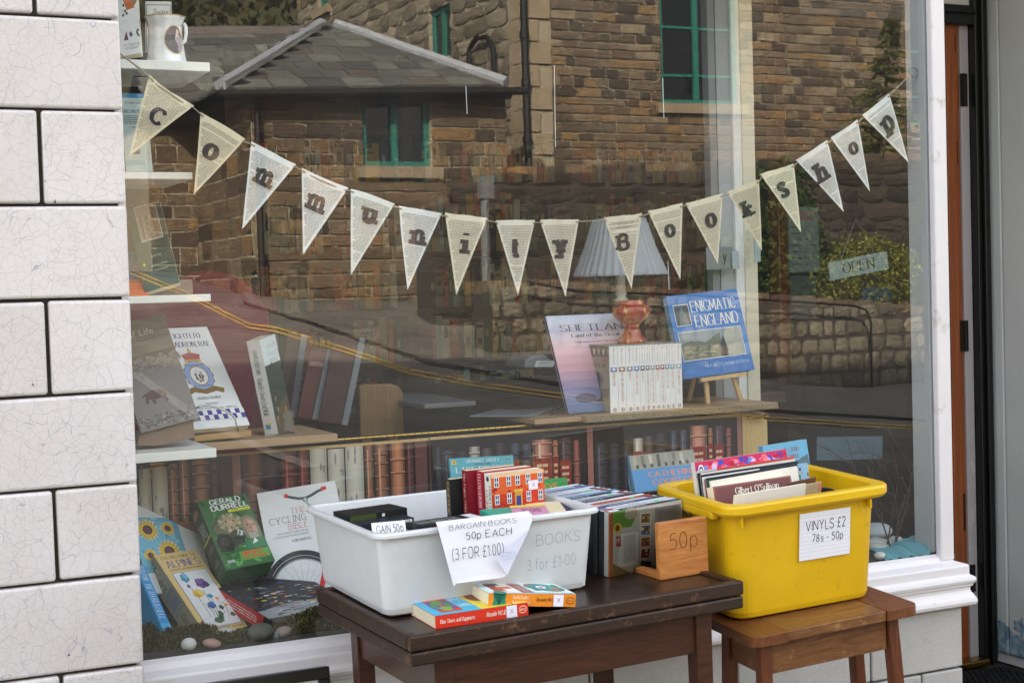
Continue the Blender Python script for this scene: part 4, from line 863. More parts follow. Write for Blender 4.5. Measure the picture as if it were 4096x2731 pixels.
# end of the flap: bare ply with a brass bolt
a, c = onY((1702, 952), PY), onY((1760, 955), PY)
endp = thing('ply_end', 'bare pale ply upright at the end of the dark book print', 'panel', (a.x, PY, FZ)); MB().box((a.x+.001, PY-.004, FZ), (c.x, PY+.010, a.z)).build('board', M_PLY, endp, bevel=.001); MB().box((c.x-.010, PY+.0105, FZ), (c.x, PY+.05, a.z)).build('edge', M_PLY, endp)
def bolt(label, px, k, w_):
    P0 = onY(q(k, *px), PY-.006); r = thing('brass_bolt', label, 'bolt', P0); s = w_
    b = MB(); b.box((P0.x-.02*s, P0.y, P0.z-.008*s), (P0.x+.025*s, P0.y+.0015, P0.z+.008*s)); b.build('plate', M_BRASS, r, bevel=.001)
    b = MB(); b.tube([P0+Vector((-.018*s, -.006*s, 0)), P0+Vector((.034*s, -.006*s, 0))], .004*s, 10); b.tube([P0+Vector((.026*s, -.006*s, 0)), P0+Vector((.026*s, -.016*s, 0)), P0+Vector((.026*s, -.02*s, 0))], [.004*s, .005*s, .009*s], 12); b.build('barrel', M_BRASS, r, smooth=True)
bolt('brass bolt on the ply upright under the chipboard shelf', (1790, 1305), 'h', 1.0); bolt('brass bolt at the left end under the lowest white shelf', (1060, 105), 'c', .8)
# piano hinge along the top of the flaps
p0, p1 = onY((690, 1010), PY-.002), onY((1560, 962), PY-.002); zc = (p0.z+p1.z)/2
hg = thing('piano_hinge', 'long brass piano hinge along the top of the printed flaps', 'hinge', p0); n = 58
kn = MB().tube([(0, 0, 0), ((p1.x-p0.x)/n*.9, 0, 0)], .0034, 8).mesh('knuckle', M_BRASS)
for i in range(n): link('knuckle', kn, hg, M=Matrix.Translation((p0.x+(p1.x-p0.x)*i/n, PY-.004, zc+.003)))
MB().box((p0.x-.35, PY-.003, zc+.000), (p1.x+.1, PY+.012, zc+.0045)).build('hinge_leaf', M_PLY, hg)
# ---- shelves
M_LAM = wood('white_melamine', '#e4e4dd', '#ececE6', 3, (1.5, 40, 40), .4)
M_CHIP = mat('raw_chipboard', '#a08c6c', .85, .45, 120, .4, 200, dirt='#6d5a42', ds=180, dth=.55)
M_OAKSH = wood('brown_laminate_shelf', '#a5876a', '#b99b74', 4, (1.5, 16, 16), .45)
sh_z = []
for (x, y0, y1), lab in (((482, 144, 165), 'topmost white shelf carrying the patterned jug'), ((442, 396, 412), 'white shelf under the fell guide, second from the top'), ((484, 675, 692), 'white shelf carrying the dark green book'), ((497, 1029, 1050), 'lowest white shelf carrying the zebra book')):
    a, c = onY((x, y0), .06), onY((x, y1), .06); sh_z.append(a.z)
    o = MB().box((.40, .06, c.z), (a.x, .30, a.z)).build('shelf', M_LAM, None, bevel=.0015); tag(o, lab, 'shelf')
SY = .25
a, c = onY(q('l', 1905, 75), SY), onY(q('l', 1905, 145), SY)
o = MB().box((.42, SY, c.z), (a.x, SY+.26, a.z)).build('shelf', M_OAKSH, None, bevel=.0015); tag(o, 'brown laminate shelf behind the white one, left of the hinge', 'shelf'); WZ = a.z
CY = .36
a, c = onY(q('h', 1985, 1193), CY), onY(q('h', 1985, 1240), CY); l_ = onY(q('h', 480, 1325), CY)
chip = thing('chipboard_shelf', 'raw edged chipboard shelf holding the vase and box set', 'shelf', (l_.x, CY, c.z))
MB().box((l_.x, CY, c.z), (a.x, CY+.003, a.z-.0015)).build('raw_edge', M_CHIP, chip); MB().box((l_.x, CY+.0032, c.z), (a.x, CY+.30, a.z)).build('board', M_OAKSH, chip, bevel=.001); HZ = a.z
o = MB().box((onY(q('h', 60, 1300), CY+.03).x, CY+.02, HZ-.013), (l_.x-.001, CY+.30, HZ-.001)).build('shelf', M_OAKSH, None, bevel=.001); tag(o, 'brown board continuing left of the chipboard shelf', 'shelf')
# ---- books standing low behind the glass
def alp(P):
    P.rect(0, 0, 1, 1, '#c9ac72'); P.text('COLLINS GUIDE TO', (.10, .925, .92, .965), '#4a3c22', 'serif'); P.text('ALPINES', (.12, .815, .92, .905), '#4a4a86', 'serif'); P.text('& ROCK GARDEN PLANTS', (.14, .775, .92, .80), '#5a4426', 'serif')
    P.rect(.12, .06, .93, .75, '#6a5a92'); P.rect(.13, .065, .92, .745, '#d6d6d2')
    st = '#4a5f3a'
    for a_, b_ in (((.35, .18), (.33, .55)), ((.5, .15), (.55, .5)), ((.52, .15), (.62, .4)), ((.45, .12), (.4, .35)), ((.7, .2), (.72, .4)), ((.75, .15), (.8, .33)), ((.5, .12), (.45, .3))): P.line([a_, ((a_[0]+b_[0])/2+.02, (a_[1]+b_[1])/2), b_], .0012, st)
    for u, v, ru, rv, c in ((.33, .67, .10, .06, '#3f7f9a'), (.36, .70, .06, .05, '#6aa3b4'), (.30, .57, .04, .025, '#6a3f7a'), (.62, .58, .15, .065, '#5a3f72'), (.58, .61, .09, .04, '#74548a'), (.70, .56, .08, .035, '#4a3262'), (.40, .47, .13, .055, '#c9a040'), (.45, .48, .08, .035, '#d9b85a'), (.36, .45, .06, .03, '#b8862c'), (.62, .42, .07, .03, '#3a7f9a'), (.52, .31, .10, .045, '#2a4f86'), (.55, .33, .06, .03, '#3a649a'), (.74, .38, .05, .02, '#d98a3a'), (.83, .29, .05, .02, '#d98a3a'), (.70, .27, .06, .03, '#2f4a3a'), (.85, .17, .06, .03, '#3f5a3a'), (.60, .20, .06, .04, '#34563c'), (.47, .13, .12, .04, '#3a5f44'), (.56, .16, .06, .03, '#2c4a34')): P.ell(u, v, ru, rv, c, 11, jag=.18)
    P.text('C. Grey-Wilson', (.16, .025, .6, .05), '#4a3c22', 'serif'); P.text('Revised Edition', (.66, .025, .92, .045), '#5a4a2a', 'serif')
lb('thick tan alpine plant guide with a flower panel, standing in the moss', 'c', (1385, 1238, .165), (1668, 1185, .185), (1030, 705, .27), .05, '#c9ac72', hard=True, spine='#a89a82', front=alp, side=lambda P: (P.rect(0, 0, 1, 1, '#a89c86'), P.text('Collins Guide to', (.25, .66, .75, .97), '#3f3a32', 'serif', -90), P.text('ALPINES', (.15, .38, .85, .64), '#5a86a8', 'serif', -90), P.text('& Rock Garden Plants', (.35, .05, .7, .35), '#4a443a', 'serif', -90)))
lb('bright blue spined craft book at the far left of the moss', 'c', (1106, 1240, .14), (1172, 1240, .15), (905, 770, .22), .12, '#2f8fc4', box=True, front=lambda P: (P.rect(0, 0, 1, 1, '#2b86bd'), P.text('BETH RUSSELL', (.2, .22, .8, .72), '#d9e6ee', 'serif', -90), P.text('NEEDLEPOINT', (.2, .76, .8, .99), '#d9e6ee', 'serif', -90), P.rect(0, 0, 1, .16, '#4a9fd0')))
def sunfl(P):
    P.rect(0, 0, 1, 1, '#c3cfd3'); P.poly([(-.0, .22), (.72, .24), (.70, .84), (.0, .86)], '#5f9cb4'); P.poly([(0, .3), (.62, .3), (.62, .80), (0, .82)], '#6aa9c0'); r = random.Random(2)
    for _ in range(26): P.ell(r.uniform(.02, .66), r.uniform(.25, .84), .03, .02, r.choice(['#4f8aa4', '#7fb6c8', '#8fbccb']), 6)
    for u, v in ((.2, .5), (.5, .45), (.3, .36)): P.line([(u, .24), (u+.02, v)], .003, '#4a6a3c')
    for u, v, s in ((.22, .71, .16), (.53, .72, .105), (.46, .46, .17), (.16, .42, .10)):
        P.ell(u, v, s*1.12, s*.84, '#d9cf9a', 36, jag=.35); P.ell(u, v, s*1.02, s*.78, '#c9952c', 30, jag=.32); P.ell(u, v, s*.8, s*.6, '#d9ae3a', 26, jag=.3); P.ell(u, v, s*.46, s*.34, '#4a2a34', 14); P.ell(u, v, s*.3, s*.22, '#5f3844', 12)
    P.rect(.40, .93, .54, .975, '#d3dbdc'); P.rect(.56, .93, .80, .975, '#d3dbdc'); P.text('£2.50', (.6, .94, .74, .965), '#8a949a', 'hand')
lb('pale card picture of yellow sunflowers leaning behind the alpine guide', 'c', (1040, 935, .30), (1490, 960, .30), (806, 346, .395), .006, '#c3cfd3', box=True, front=sunfl)
def durr(P):
    r = random.Random(6); P.rect(0, 0, 1, 1, '#2f5a30')
    for _ in range(60): u, v, a = r.random(), r.random(), r.uniform(0, 3.1); P.ell(min(max(u, .08), .92), min(max(v, .06), .94), r.uniform(.04, .08), r.uniform(.015, .03), r.choice(['#3f7a3c', '#274a28', '#4f8f4a', '#1f3a22', '#5f9f58']), 8, rot=a)
    P.text('GERALD', (.22, .905, .86, .985), '#eef0ea', 'bold'); P.text('DURRELL', (.20, .815, .96, .90), '#eef0ea', 'bold'); P.rect(.52, .77, .97, .805, '#d9c52c'); P.text('3 DVD box set', (.56, .775, .93, .80), '#2a2a10')
    P.poly([(.10, .30), (.08, .62), (.25, .74), (.60, .72), (.66, .5), (.55, .28)], '#3f4a38'); P.ell(.30, .56, .22, .10, '#55573f', 13, jag=.12); [P.ell(.46+.19*math.cos(a), .625+.105*math.sin(a), .06, .035, c, 7, rot=a, jag=.4) for a, c in zip(np.linspace(0, 6, 16), ['#7d7458', '#928868', '#6a644c', '#a09474']*4)]
    P.ell(.46, .63, .15, .085, '#8c7f66', 15, jag=.08); P.poly([(.40, .66), (.52, .66), (.50, .58), (.46, .545), (.42, .58)], '#a08a70'); P.ell(.385, .65, .03, .016, '#9a5a2c', 9); P.ell(.535, .645, .03, .016, '#9a5a2c', 9); P.ell(.385, .65, .012, .009, '#1c1814', 6); P.ell(.535, .645, .012, .009, '#1c1814', 6); P.ell(.46, .565, .025, .018, '#8a5648', 7)
    P.poly([(.66, .36), (.64, .56), (.70, .67), (.82, .70), (.94, .65), (.99, .50), (.96, .36)], '#6f6b58'); P.poly([(.71, .40), (.70, .58), (.77, .655), (.88, .64), (.93, .54), (.91, .40)], '#93765f'); P.poly([(.80, .62), (.92, .60), (.93, .45), (.86, .40)], '#a5876c'); P.poly([(.72, .44), (.80, .465), (.91, .45), (.90, .37), (.80, .335), (.72, .37)], '#8d877a'); P.ell(.81, .452, .045, .008, '#6a4438', 7); P.poly([(.74, .56), (.80, .565), (.80, .55), (.74, .545)], '#4a382c'); P.poly([(.85, .56), (.91, .555), (.91, .54), (.85, .545)], '#4a382c'); P.poly([(.81, .55), (.84, .55), (.85, .49), (.80, .49)], '#86654f')
    P.poly([(.60, .34), (.78, .36), (.99, .36), (.99, .22), (.56, .22)], '#2c6a44'); P.poly([(.72, .28), (.80, .365), (.85, .31)], '#c4c8c2')
    P.poly([(.06, .24), (.05, .42), (.16, .50), (.34, .47), (.38, .34), (.32, .24)], '#23261e'); P.ell(.21, .37, .08, .06, '#3c3c34', 11); P.ell(.18, .385, .012, .008, '#0c0c0a', 6); P.ell(.24, .385, .012, .008, '#0c0c0a', 6); P.poly([(.36, .30), (.36, .46), (.48, .52), (.64, .46), (.60, .32)], '#34372c'); P.poly([(.49, .44), (.55, .51), (.64, .48), (.60, .42)], '#aab0aa'); P.ell(.565, .47, .022, .018, '#22241f', 7); P.ell(.53, .445, .02, .014, '#22241f', 6)
    P.poly([(.36, .08), (.95, .08), (.98, .20), (.38, .21)], '#4f8a3c'); P.text('HIMSELF', (.42, .145, .86, .205), '#c23a2c', 'bold'); P.text('AND OTHER ANIMALS', (.43, .095, .92, .13), '#c23a2c', 'bold'); P.text('DVD', (.10, .08, .24, .12), '#d9dcd4', 'bold')
lb('green boxed film set with animals and a bearded man on the front', 'l', (905, 1300, .255), (1345, 1212, .275), (640, 683, .36), .05, '#2f5a30', box=True, front=durr, side=lambda P: (P.rect(0, 0, 1, 1, '#25402a'), P.rect(0, .5, 1, .53, '#b9a92c'), P.text('GERALD', (.5, .55, .8, .75), '#dfe3da', 'sans', -90), P.text('DURRELL', (.2, .55, .48, .75), '#dfe3da', 'sans', -90), [P.ell(.5, .08+i*.1, .35, .04, c, 9) for i, c in enumerate(['#3a4a34', '#4f5a44', '#2f3a2c', '#5a5a4a'])], P.ell(.4, .9, .35, .05, '#b08a6a', 9)))
def cyc(P):
    P.rect(0, 0, 1, 1, '#ccd0d3')
    P.line([(.33, .935), (.40, .915), (.50, .89), (.58, .885), (.66, .90), (.76, .93), (.86, .945)], .006, '#3c4247'); P.line([(.33, .94), (.37, .925)], .009, '#b8302c'); P.line([(.80, .943), (.87, .95)], .008, '#b8302c'); P.ell(.58, .875, .035, .026, '#4a5054', 14); P.ell(.58, .875, .02, .015, '#aeb4b8', 10); P.line([(.58, .86), (.60, .835), (.62, .80)], .005, '#8f969b')
    P.text('THE', (.37, .765, .555, .815), '#b04a4a', 'slab'); P.text('CYCLING', (.085, .69, .545, .75), '#2a2c30', 'slab'); P.text('BIBLE', (.30, .625, .55, .68), '#b04a4a', 'slab')
    P.text('THE COMPLETE GUIDE FOR ALL', (.15, .592, .55, .61), '#6a6e72'); P.text('CYCLISTS FROM NOVICE TO EXPERT', (.10, .562, .55, .58), '#6a6e72'); P.text('ROBIN BARTON', (.32, .51, .555, .535), '#4a4e52')
    c = (.36, .06)
    def arc(ru, rv, wd, col): P.line([(c[0]+ru*math.cos(a), c[1]+rv*math.sin(a)) for a in np.linspace(-.4, 3.5, 34)], wd, col)
    arc(.47, .345, .011, '#1c1e20'); arc(.41, .30, .009, '#26282b'); arc(.40, .285, .003, '#8a8f94')
    for a in np.linspace(.1, 3.0, 11): P.line([c, (c[0]+.40*math.cos(a), c[1]+.285*math.sin(a))], .0008, '#9aa0a4')
    P.line([(.78, .40), (.66, .22), (.55, .04)], .012, '#b8302c'); P.line([(.80, .40), (.70, .24)], .006, '#d8d8d8'); P.ell(.76, .38, .04, .035, '#3a3e42', 9, jag=.3); P.line([(.72, .42), (.80, .33)], .006, '#6a6e72')
lb('white cycling book with handlebars and a front wheel on the cover', 'l', (1400, 1560, .34), (2115, 1470, .34), (1140, 592, .405), .03, '#7d1f30', hard=True, spine='#6d1a28', front=cyc)
def f1(P):
    r = random.Random(4); P.rect(0, 0, 1, 1, '#16171a'); P.text('FORMULA 1', (.05, .865, .96, .955), '#a9adb2', 'hand', thick=.55); P.text('THE PURSUIT OF SPEED', (.05, .78, .93, .83), '#9a9ea4', 'hand', thick=.5)
    P.rect(.0, .22, 1, .66, '#2a2b30'); P.poly([(0, .08), (1, .08), (1, .26), (.5, .30), (0, .22)], '#8f9296')
    for _ in range(120): u, v = r.random()*.9+.02, r.uniform(.2, .66); P.rect(u, v, u+r.uniform(.02, .08), v+r.uniform(.006, .02), r.choice(['#0c0d0f', '#dfe1e4', '#3f4a8a', '#b02c2c', '#d9c52c', '#5a5c62', '#8a8d92', '#2c3a4a', '#a8642c', '#c9ccd0', '#17181b']))
    for _ in range(26): u, v = r.uniform(.1, .8), r.uniform(.04, .24); P.line([(u, v), (u+r.uniform(.05, .2), v+.01)], .002, r.choice(['#e0e2e4', '#2a2c30', '#b9bcc0']))
    P.rect(0, 0, 1, .05, '#1a1a1c')
lb('black motor racing book lying back in the display with a red spine', 'c', (1850, 1160, .12), (2420, 1057, .22), (1335, 848, .34), .03, '#16171a', hard=True, spine='#a81f26', front=f1, side=lambda P: (P.rect(0, 0, 1, 1, '#a81f26'), P.rect(0, 0, 1, .14, '#1a1a1c'), P.lines((.25, .2, .75, .6), 3, '#d0a0a0', 6, rot=-90)))
lb('teal lake district guide standing behind the white box', 'i', (1197, 470, .38), (1660, 440, .38), (1168, 150, .40), .008, '#3f8a98', front=lambda P: (P.rect(0, 0, 1, 1, '#4592a0'), P.rect(.035, .86, .105, .95, '#c9a53a'), P.text('AA', (.05, .88, .09, .93), '#22303a', 'bold'), P.text('ORDNANCE SURVEY', (.25, .88, .78, .955), '#d9e6e8', 'serif'), P.text('LEISURE GUIDE', (.38, .82, .64, .86), '#16262c', 'serif'), P.text('LAKE DISTRICT', (.08, .66, .98, .79), '#dfeaec', 'serif'), P.text('O S', (.87, .9, .96, .935), '#22303a', 'bold'), P.rect(.08, .33, .98, .35, '#d9e6e8'), P.rect(.08, 0, .98, .33, '#6a8a92')))
lb('novel with a sepia street scene over a blue title band', 'j', (308, 350, .385), (722, 306, .385), (262, 114, .405), .025, '#5a8ab4', front=lambda P: (P.rect(0, 0, 1, 1, '#4f86b4'), P.rect(0, .60, 1, 1, '#8d8a80'), [P.rect(.05+i*.12, .66+.03*(i % 3), .10+i*.12, .97, c) for i, c in enumerate(['#a09c90', '#6f6c62', '#b2aea2', '#5f5c54', '#98948a', '#77746a', '#aaa69a'])], [P.ell(.1+i*.11, .68, .025, .06, '#4a4840', 7) for i in range(8)], P.text('CATHERINE', (.24, .36, .97, .52), '#c9826a', 'serif', thick=2.0), P.text('COOKSON', (.28, .14, .97, .30), '#c9826a', 'serif', thick=2.0)), side=lambda P: (P.rect(0, 0, 1, 1, '#7aa6bc'), P.text('CATHERINE COOKSON', (.25, .05, .75, .95), '#2f4a5f', 'serif', -90)))
lb('pale blue lakeland novel standing behind the yellow tub', 'j', (1150, 260, .20), (1430, 215, .20), (1118, 52, .23), .02, '#5fa3c4', front=lambda P: (P.rect(0, 0, 1, 1, '#62a6c8'), P.rect(0, 0, 1, .42, '#4f86a8'), P.poly([(.5, .1), (.8, .45), (.98, .55), (.98, .05)], '#4a6472'), P.text('LAKELAND', (.30, .68, .80, .84), '#8a3f4a', 'serif'), P.text('DILEMMA', (.36, .48, .78, .62), '#8a3f4a', 'serif')))
lb('green book with an orange title peeping over the white box', 'i', (1850, 420, .40), (2030, 405, .40), (1840, 300, .41), .02, '#2f7a3a', front=lambda P: (P.rect(0, 0, 1, 1, '#2f8a3f'), P.text('EVE', (.05, .45, .62, .72), '#d98a2c', 'bold')))
# ---- moss, pebbles, cloth, twigs
def moss(name, label, cells, n, seed):
    r = random.Random(seed); b = MB(); cols = ['#4f4a22', '#5f5a2a', '#3f3c1c', '#6a6434', '#37361c', '#565028']
    for i in range(n):
        cx, cy, cz, rx, ry, rz = r.choice(cells); a, k = r.random()*6.283, math.sqrt(r.random())
        x, y = cx+rx*k*math.cos(a), cy+ry*k*math.sin(a); z = cz+rz*(1-k*k)*r.uniform(.6, 1)
        d = Vector((r.gauss(0, .6), r.gauss(0, .6), 1)).normalized()*r.uniform(.004, .011); e = d.orthogonal().normalized()*r.uniform(.0006, .0016); e = Matrix.Rotation(r.random()*6, 3, d.normalized()) @ e
        P = Vector((x, y, z)); b.use(r.choice(cols)); b.add([P-e, P+e, P+d*.6+e*1.5, P+d, P+d*.6-e*1.5], [(0, 1, 2, 3, 4)])
    b.use('#2e2b18')
    for cx, cy, cz, rx, ry, rz in cells: b.lathe([(.98, 0), (.9, .18), (.7, .5), (.4, .82), (.01, .95)], 12, Matrix.Translation((cx, cy, cz)) @ Matrix.Diagonal((rx, ry, rz, 1)))
    o = b.build(name, M_LEAF, None, fix=False, kind='stuff'); o['label'] = label
fl = lambda k, x, y: onZ(q(k, x, y), FZ)
def cell(k, x, y, rx, ry, rz): P = fl(k, x, y); return (P.x, max(P.y, ry+.012), FZ, rx, ry, rz)
moss('moss', 'dry green brown moss at the left of the display floor', [cell('c', 1060, 1330, .05, .03, .026), cell('c', 1180, 1290, .05, .035, .03), cell('c', 1330, 1265, .055, .03, .028), cell('c', 1480, 1290, .06, .025, .018), cell('c', 1620, 1270, .05, .03, .016), cell('c', 1000, 1290, .04, .035, .035)], 6500, 3)
moss('moss', 'green moss clump below the racing book', [cell('c', 1990, 1215, .05, .035, .03), cell('c', 2120, 1190, .055, .04, .04), cell('c', 2230, 1185, .04, .035, .028)], 4200, 4)
def pebble(label, k, x, y, rx, rz, col, rot=0, ry=None, zoff=0, mott=None):
    P = fl(k, x, y+0); s = (onY(q(k, x+rx, y), P.y)-onY(q(k, x, y), P.y)).length; s2 = (onY(q(k, x, y+rz), P.y)-onY(q(k, x, y), P.y)).length
    n, m = 16, 10; r = random.Random(int(x)); b = MB(col); ph = r.random()*6
    pr = [(max(.001, math.sin(math.pi*j/m))*1.0, -math.cos(math.pi*j/m)) for j in range(m+1)]
    M = Matrix.Translation((P.x, max(P.y, s2*.9+.006)+zoff, FZ+s2*.95)) @ Matrix.Rotation(rot, 4, 'Y') @ Matrix.Diagonal((s, (ry or s*.75), s2, 1))
    b.lathe(pr, n, None, lambda a, z: .05*math.sin(2*a+ph)+.03*math.sin(3*a+z*2)); me = b.mesh('pebble', M_PEB, True)
    o = link('pebble', me, None, M=M, sub=1); tag(o, label, 'pebble')
M_PEB = mat('sea_pebble', None, .6, .22, 40, .12, 150, spec=.3, dirt='#8a847c', ds=60, dth=.66)
for a in (('round white pebble in the moss, left of the pink one', 1270, 1345, 54, 45, '#c9c9c4', 0), ('flat pink pebble in front of the moss', 1425, 1330, 62, 34, '#a8857c', .25), ('speckled white pebble behind the pink one', 1520, 1275, 76, 45, '#b5b4ae', .05), ('large dark grey pebble under the racing book', 1755, 1275, 92, 60, '#5a5a54', 0), ('small tan pebble between the white and dark ones', 1690, 1265, 30, 26, '#a8977c', 0), ('pinkish grey pebble at the right of the dark one', 1905, 1255, 60, 38, '#8a7a74', -.15), ('tiny brown pebble left of the tan one', 1638, 1250, 28, 20, '#7a6a58', 0), ('small blue grey pebble beside the dark one', 1862, 1268, 20, 28, '#6a7478', 0)):
    pebble(a[0], 'c', *a[1:])
for a in (('large smooth grey pebble on top of the right hand heap', 768, 520, 110, 62, '#8f989c', -.05, .045, .10), ('small grey pebble in front of the large smooth one', 812, 540, 50, 33, '#979a9a', 0, .02, .045), ('pale grey pebble lying left under the large smooth one', 690, 570, 85, 40, '#9a9c9c', .1, .03, .05), ('long white pebble at the left end of the teal cloth', 640, 585, 70, 36, '#a8a6a2', .1, .025, .02), ('white pebble low against the sill by the yellow tub', 615, 640, 40, 34, '#c9c5bc', 0, .02, 0), ('pinkish pebble behind the heap next to the twigs', 630, 470, 45, 38, '#93908f', 0, .03, .13), ('flat grey pebble behind the teal cloth', 860, 560, 70, 24, '#8d9396', 0, .03, .06), ('oval grey pebble at the right end of the heap', 930, 545, 36, 22, '#8a9094', 0, .02, .05)):
    pebble(a[0], 'm', a[1], a[2]+(0 if a[8] < .03 else 0), a[3], a[4], a[5], a[6], a[7], a[8])
b = MB('#5a9aa8'); n = 26; vs = []
A, Bq = fl('m', 600, 645), fl('m', 1010, 600); r = random.Random(5)
for j in range(9):
    for i in range(n):
        s, u = i/(n-1), j/8; x = A.x+(Bq.x-A.x)*s; y = .012+u*.10
        z = FZ+.003+.022*abs(math.sin(s*9+u*2.1))*math.sin(math.pi*u*.9+.2)+.03*s*s*u+.004*math.sin(s*31)
        vs.append((x, y, z))
b.add(vs, [(j*n+i, j*n+i+1, (j+1)*n+i+1, (j+1)*n+i) for j in range(8) for i in range(n-1)])
o = b.build('cloth', mat('teal_gauze', '#5fa0ac', .7, .15, 30, .3, 200), None, smooth=True, sub=1); tag(o, 'crumpled teal gauze cloth in the right corner of the display', 'cloth')
r = random.Random(17); tw = thing('dry_twigs', 'bunch of dry brown twigs standing behind the right hand pebbles', 'twigs', fl('m', 690, 470)); b = MB(); P0 = onY(q('m', 655, 430), .14)
def twig(P, d, L, rad, dep):
    pts = [P]; Q = P.copy()
    for k in range(6): d = (d+Vector((r.gauss(0, .12), r.gauss(0, .12), r.gauss(.03, .08)))).normalized(); Q = Q+d*L/6; pts.append(Q.copy())
    b.tube(pts, [rad*(1-.12*i) for i in range(7)], 5)
    if dep:
        for k in range(4): twig(pts[r.randint(1, 5)], (d+Vector((r.gauss(0, .5), r.gauss(0, .5), r.gauss(0, .35)))).normalized(), L*r.uniform(.3, .6), rad*.55, dep-1)
for dx in (-.05, .1, .28, .42): twig(P0+Vector((r.uniform(-.01, .03), 0, -.04)), Vector((dx, r.uniform(-.1, .2), 1)).normalized(), r.uniform(.22, .34), .0022, 2)
b.build('stems', mat('dry_twig', '#3a2a22', .9, .3, 60), tw, fix=False)
# ---- things on the white shelves
def card(P): pass
lb('white book with painted sheep and teal shapes, top shelf', 'a', (800, 400, .12), (985, 372, .12), (770, -60, .20), .012, '#d6d6d4', front=lambda P: (P.rect(0, 0, 1, 1, '#d3d3d3'), P.ell(.86, .93, .26, .10, '#4a97a8', 16, rot=-.8), P.ell(.86, .80, .12, .12, '#7a5a4a', 14, rot=-.4), P.line([(.48, .98), (.60, .84), (.72, .68)], .016, '#a85a3a'), [P.ell(u, v, .05, .03, '#3a3c42', 8, jag=.3) for u, v in ((.45, .75), (.5, .66), (.56, .62), (.42, .60))], [P.ell(.92+.03*math.cos(i*1.3), .33+.02*i-.06, .05, .03, c, 7, jag=.4) for i, c in enumerate(['#3a5a3a', '#4f6a44', '#2f4a34', '#5a6a5a', '#3a3a6a'])], P.ell(.66, .30, .07, .05, '#4a4a6a', 9, jag=.3), P.poly([(.38, .22), (.5, .36), (.56, .22)], '#5a3a4a'), P.text('THE STORIES OF ALL', (.35, .13, .98, .165), '#5a5a60'), P.text('IN WORDS BELOW', (.40, .08, .92, .115), '#5a5a60')))
o = lb('white printed card with a thin black border behind the jug', 'a', (1015, 420, .24), (1195, 420, .24), (1012, 12, .25), .002, '#c9d2d4', box=True, front=lambda P: (P.rect(.04, .0, .96, .95, '#20262c'), P.rect(.055, 0, .945, .94, '#c9d2d4'), P.text('Poetry', (.3, .72, .86, .88), '#2a2c34', 'serif')))
lb('dark display wedge under the white painted book', 'a', (925, 432, .14), (1032, 432, .14), (960, 362, .20), .03, '#2a2420', box=True, name='book_wedge', cat='stand')
Pj = onY(q('a', 1160, 437), .14); sc = (onY(q('a', 1260, 437), .14)-Pj).length/100; zb_ = sh_z[0]+.001; H = (onY(q('a', 1160, 95), .14)-onY(q('a', 1160, 437), .14)).z
jug = thing('jug', 'white fluted china jug with gilt rim and dark oval picture', 'jug', (Pj.x, .14, zb_))
prof = [(.01, .002), (138, 0), (146, .015), (143, .05), (132, .2), (122, .4), (116, .55), (114, .68), (118, .82), (128, .93), (138, 1.0), (134, 1.0), (124, .94), (112, .8), (112, .2), (.01, .1)]
b = MB('#d9dde0'); b.lathe([(max(r_*sc, .0005) if r_ > 1 else .0005, z*H) for r_, z in prof], 64, Matrix.Translation((Pj.x, .14, zb_)), lambda a, z: (.022*math.sin(a*10) if z > .02 else .01*math.sin(a*10)))
b.build('body', mat('china', None, .15, .04, 10, coat=.6), jug, smooth=True)
az = math.atan2(CAM.y-.14, CAM.x-Pj.x)+.55; zr = [z for _, z in prof[:12]]; rr_ = [r_ for r_, _ in prof[:12]]; pm = MB()
def jp(s, k): a = az+.62*s*math.cos(k); z = .50+.29*s*math.sin(k); r_ = float(np.interp(z, zr, rr_))*sc*(1+.022*math.sin(a*10))+.0006; return (Pj.x+r_*math.cos(a), .14+r_*math.sin(a), zb_+z*H)
for s0, s1 in ((.001, .34), (.34, .6), (.6, .8), (.8, .95), (.95, 1.03)):
    for k in range(24):
        k0, k1 = k/24*math.tau, (k+1)/24*math.tau; u, v_ = s1*math.cos((k0+k1)/2), s1*math.sin((k0+k1)/2)
        pm.use('#b09a6a' if s1 > 1 else ('#8f8088' if u > .25 and v_ < .35 else ('#b59f94' if abs(u-.35) < .22 and .2 < v_ < .75 else '#37303a'))); pm.add([jp(s0, k0), jp(s1, k0), jp(s1, k1), jp(s0, k1)], [(0, 1, 2, 3)])
pm.build('picture', M_PRINT, jug, fix=False); pm = MB('#b8965a'); pm.tube([(Pj.x+138.5*sc*(1+.022*math.sin(k*.1*10))*math.cos(k*.1), .14+138.5*sc*(1+.022*math.sin(k*.1*10))*math.sin(k*.1), zb_+H) for k in range(64)], .0009, 5, cap=False); pm.build('gilt_rim', M_PRINT, jug, smooth=True)
hp = [onY(q('a', x, y), .14) for x, y in ((1262, 175), (1278, 200), (1280, 250), (1272, 300), (1245, 320))]; MB('#dcdcd6').tube([p+Vector((.0, -.02, 0)) for p in hp], .0035, 8).build('handle', mat('china'), jug, smooth=True)
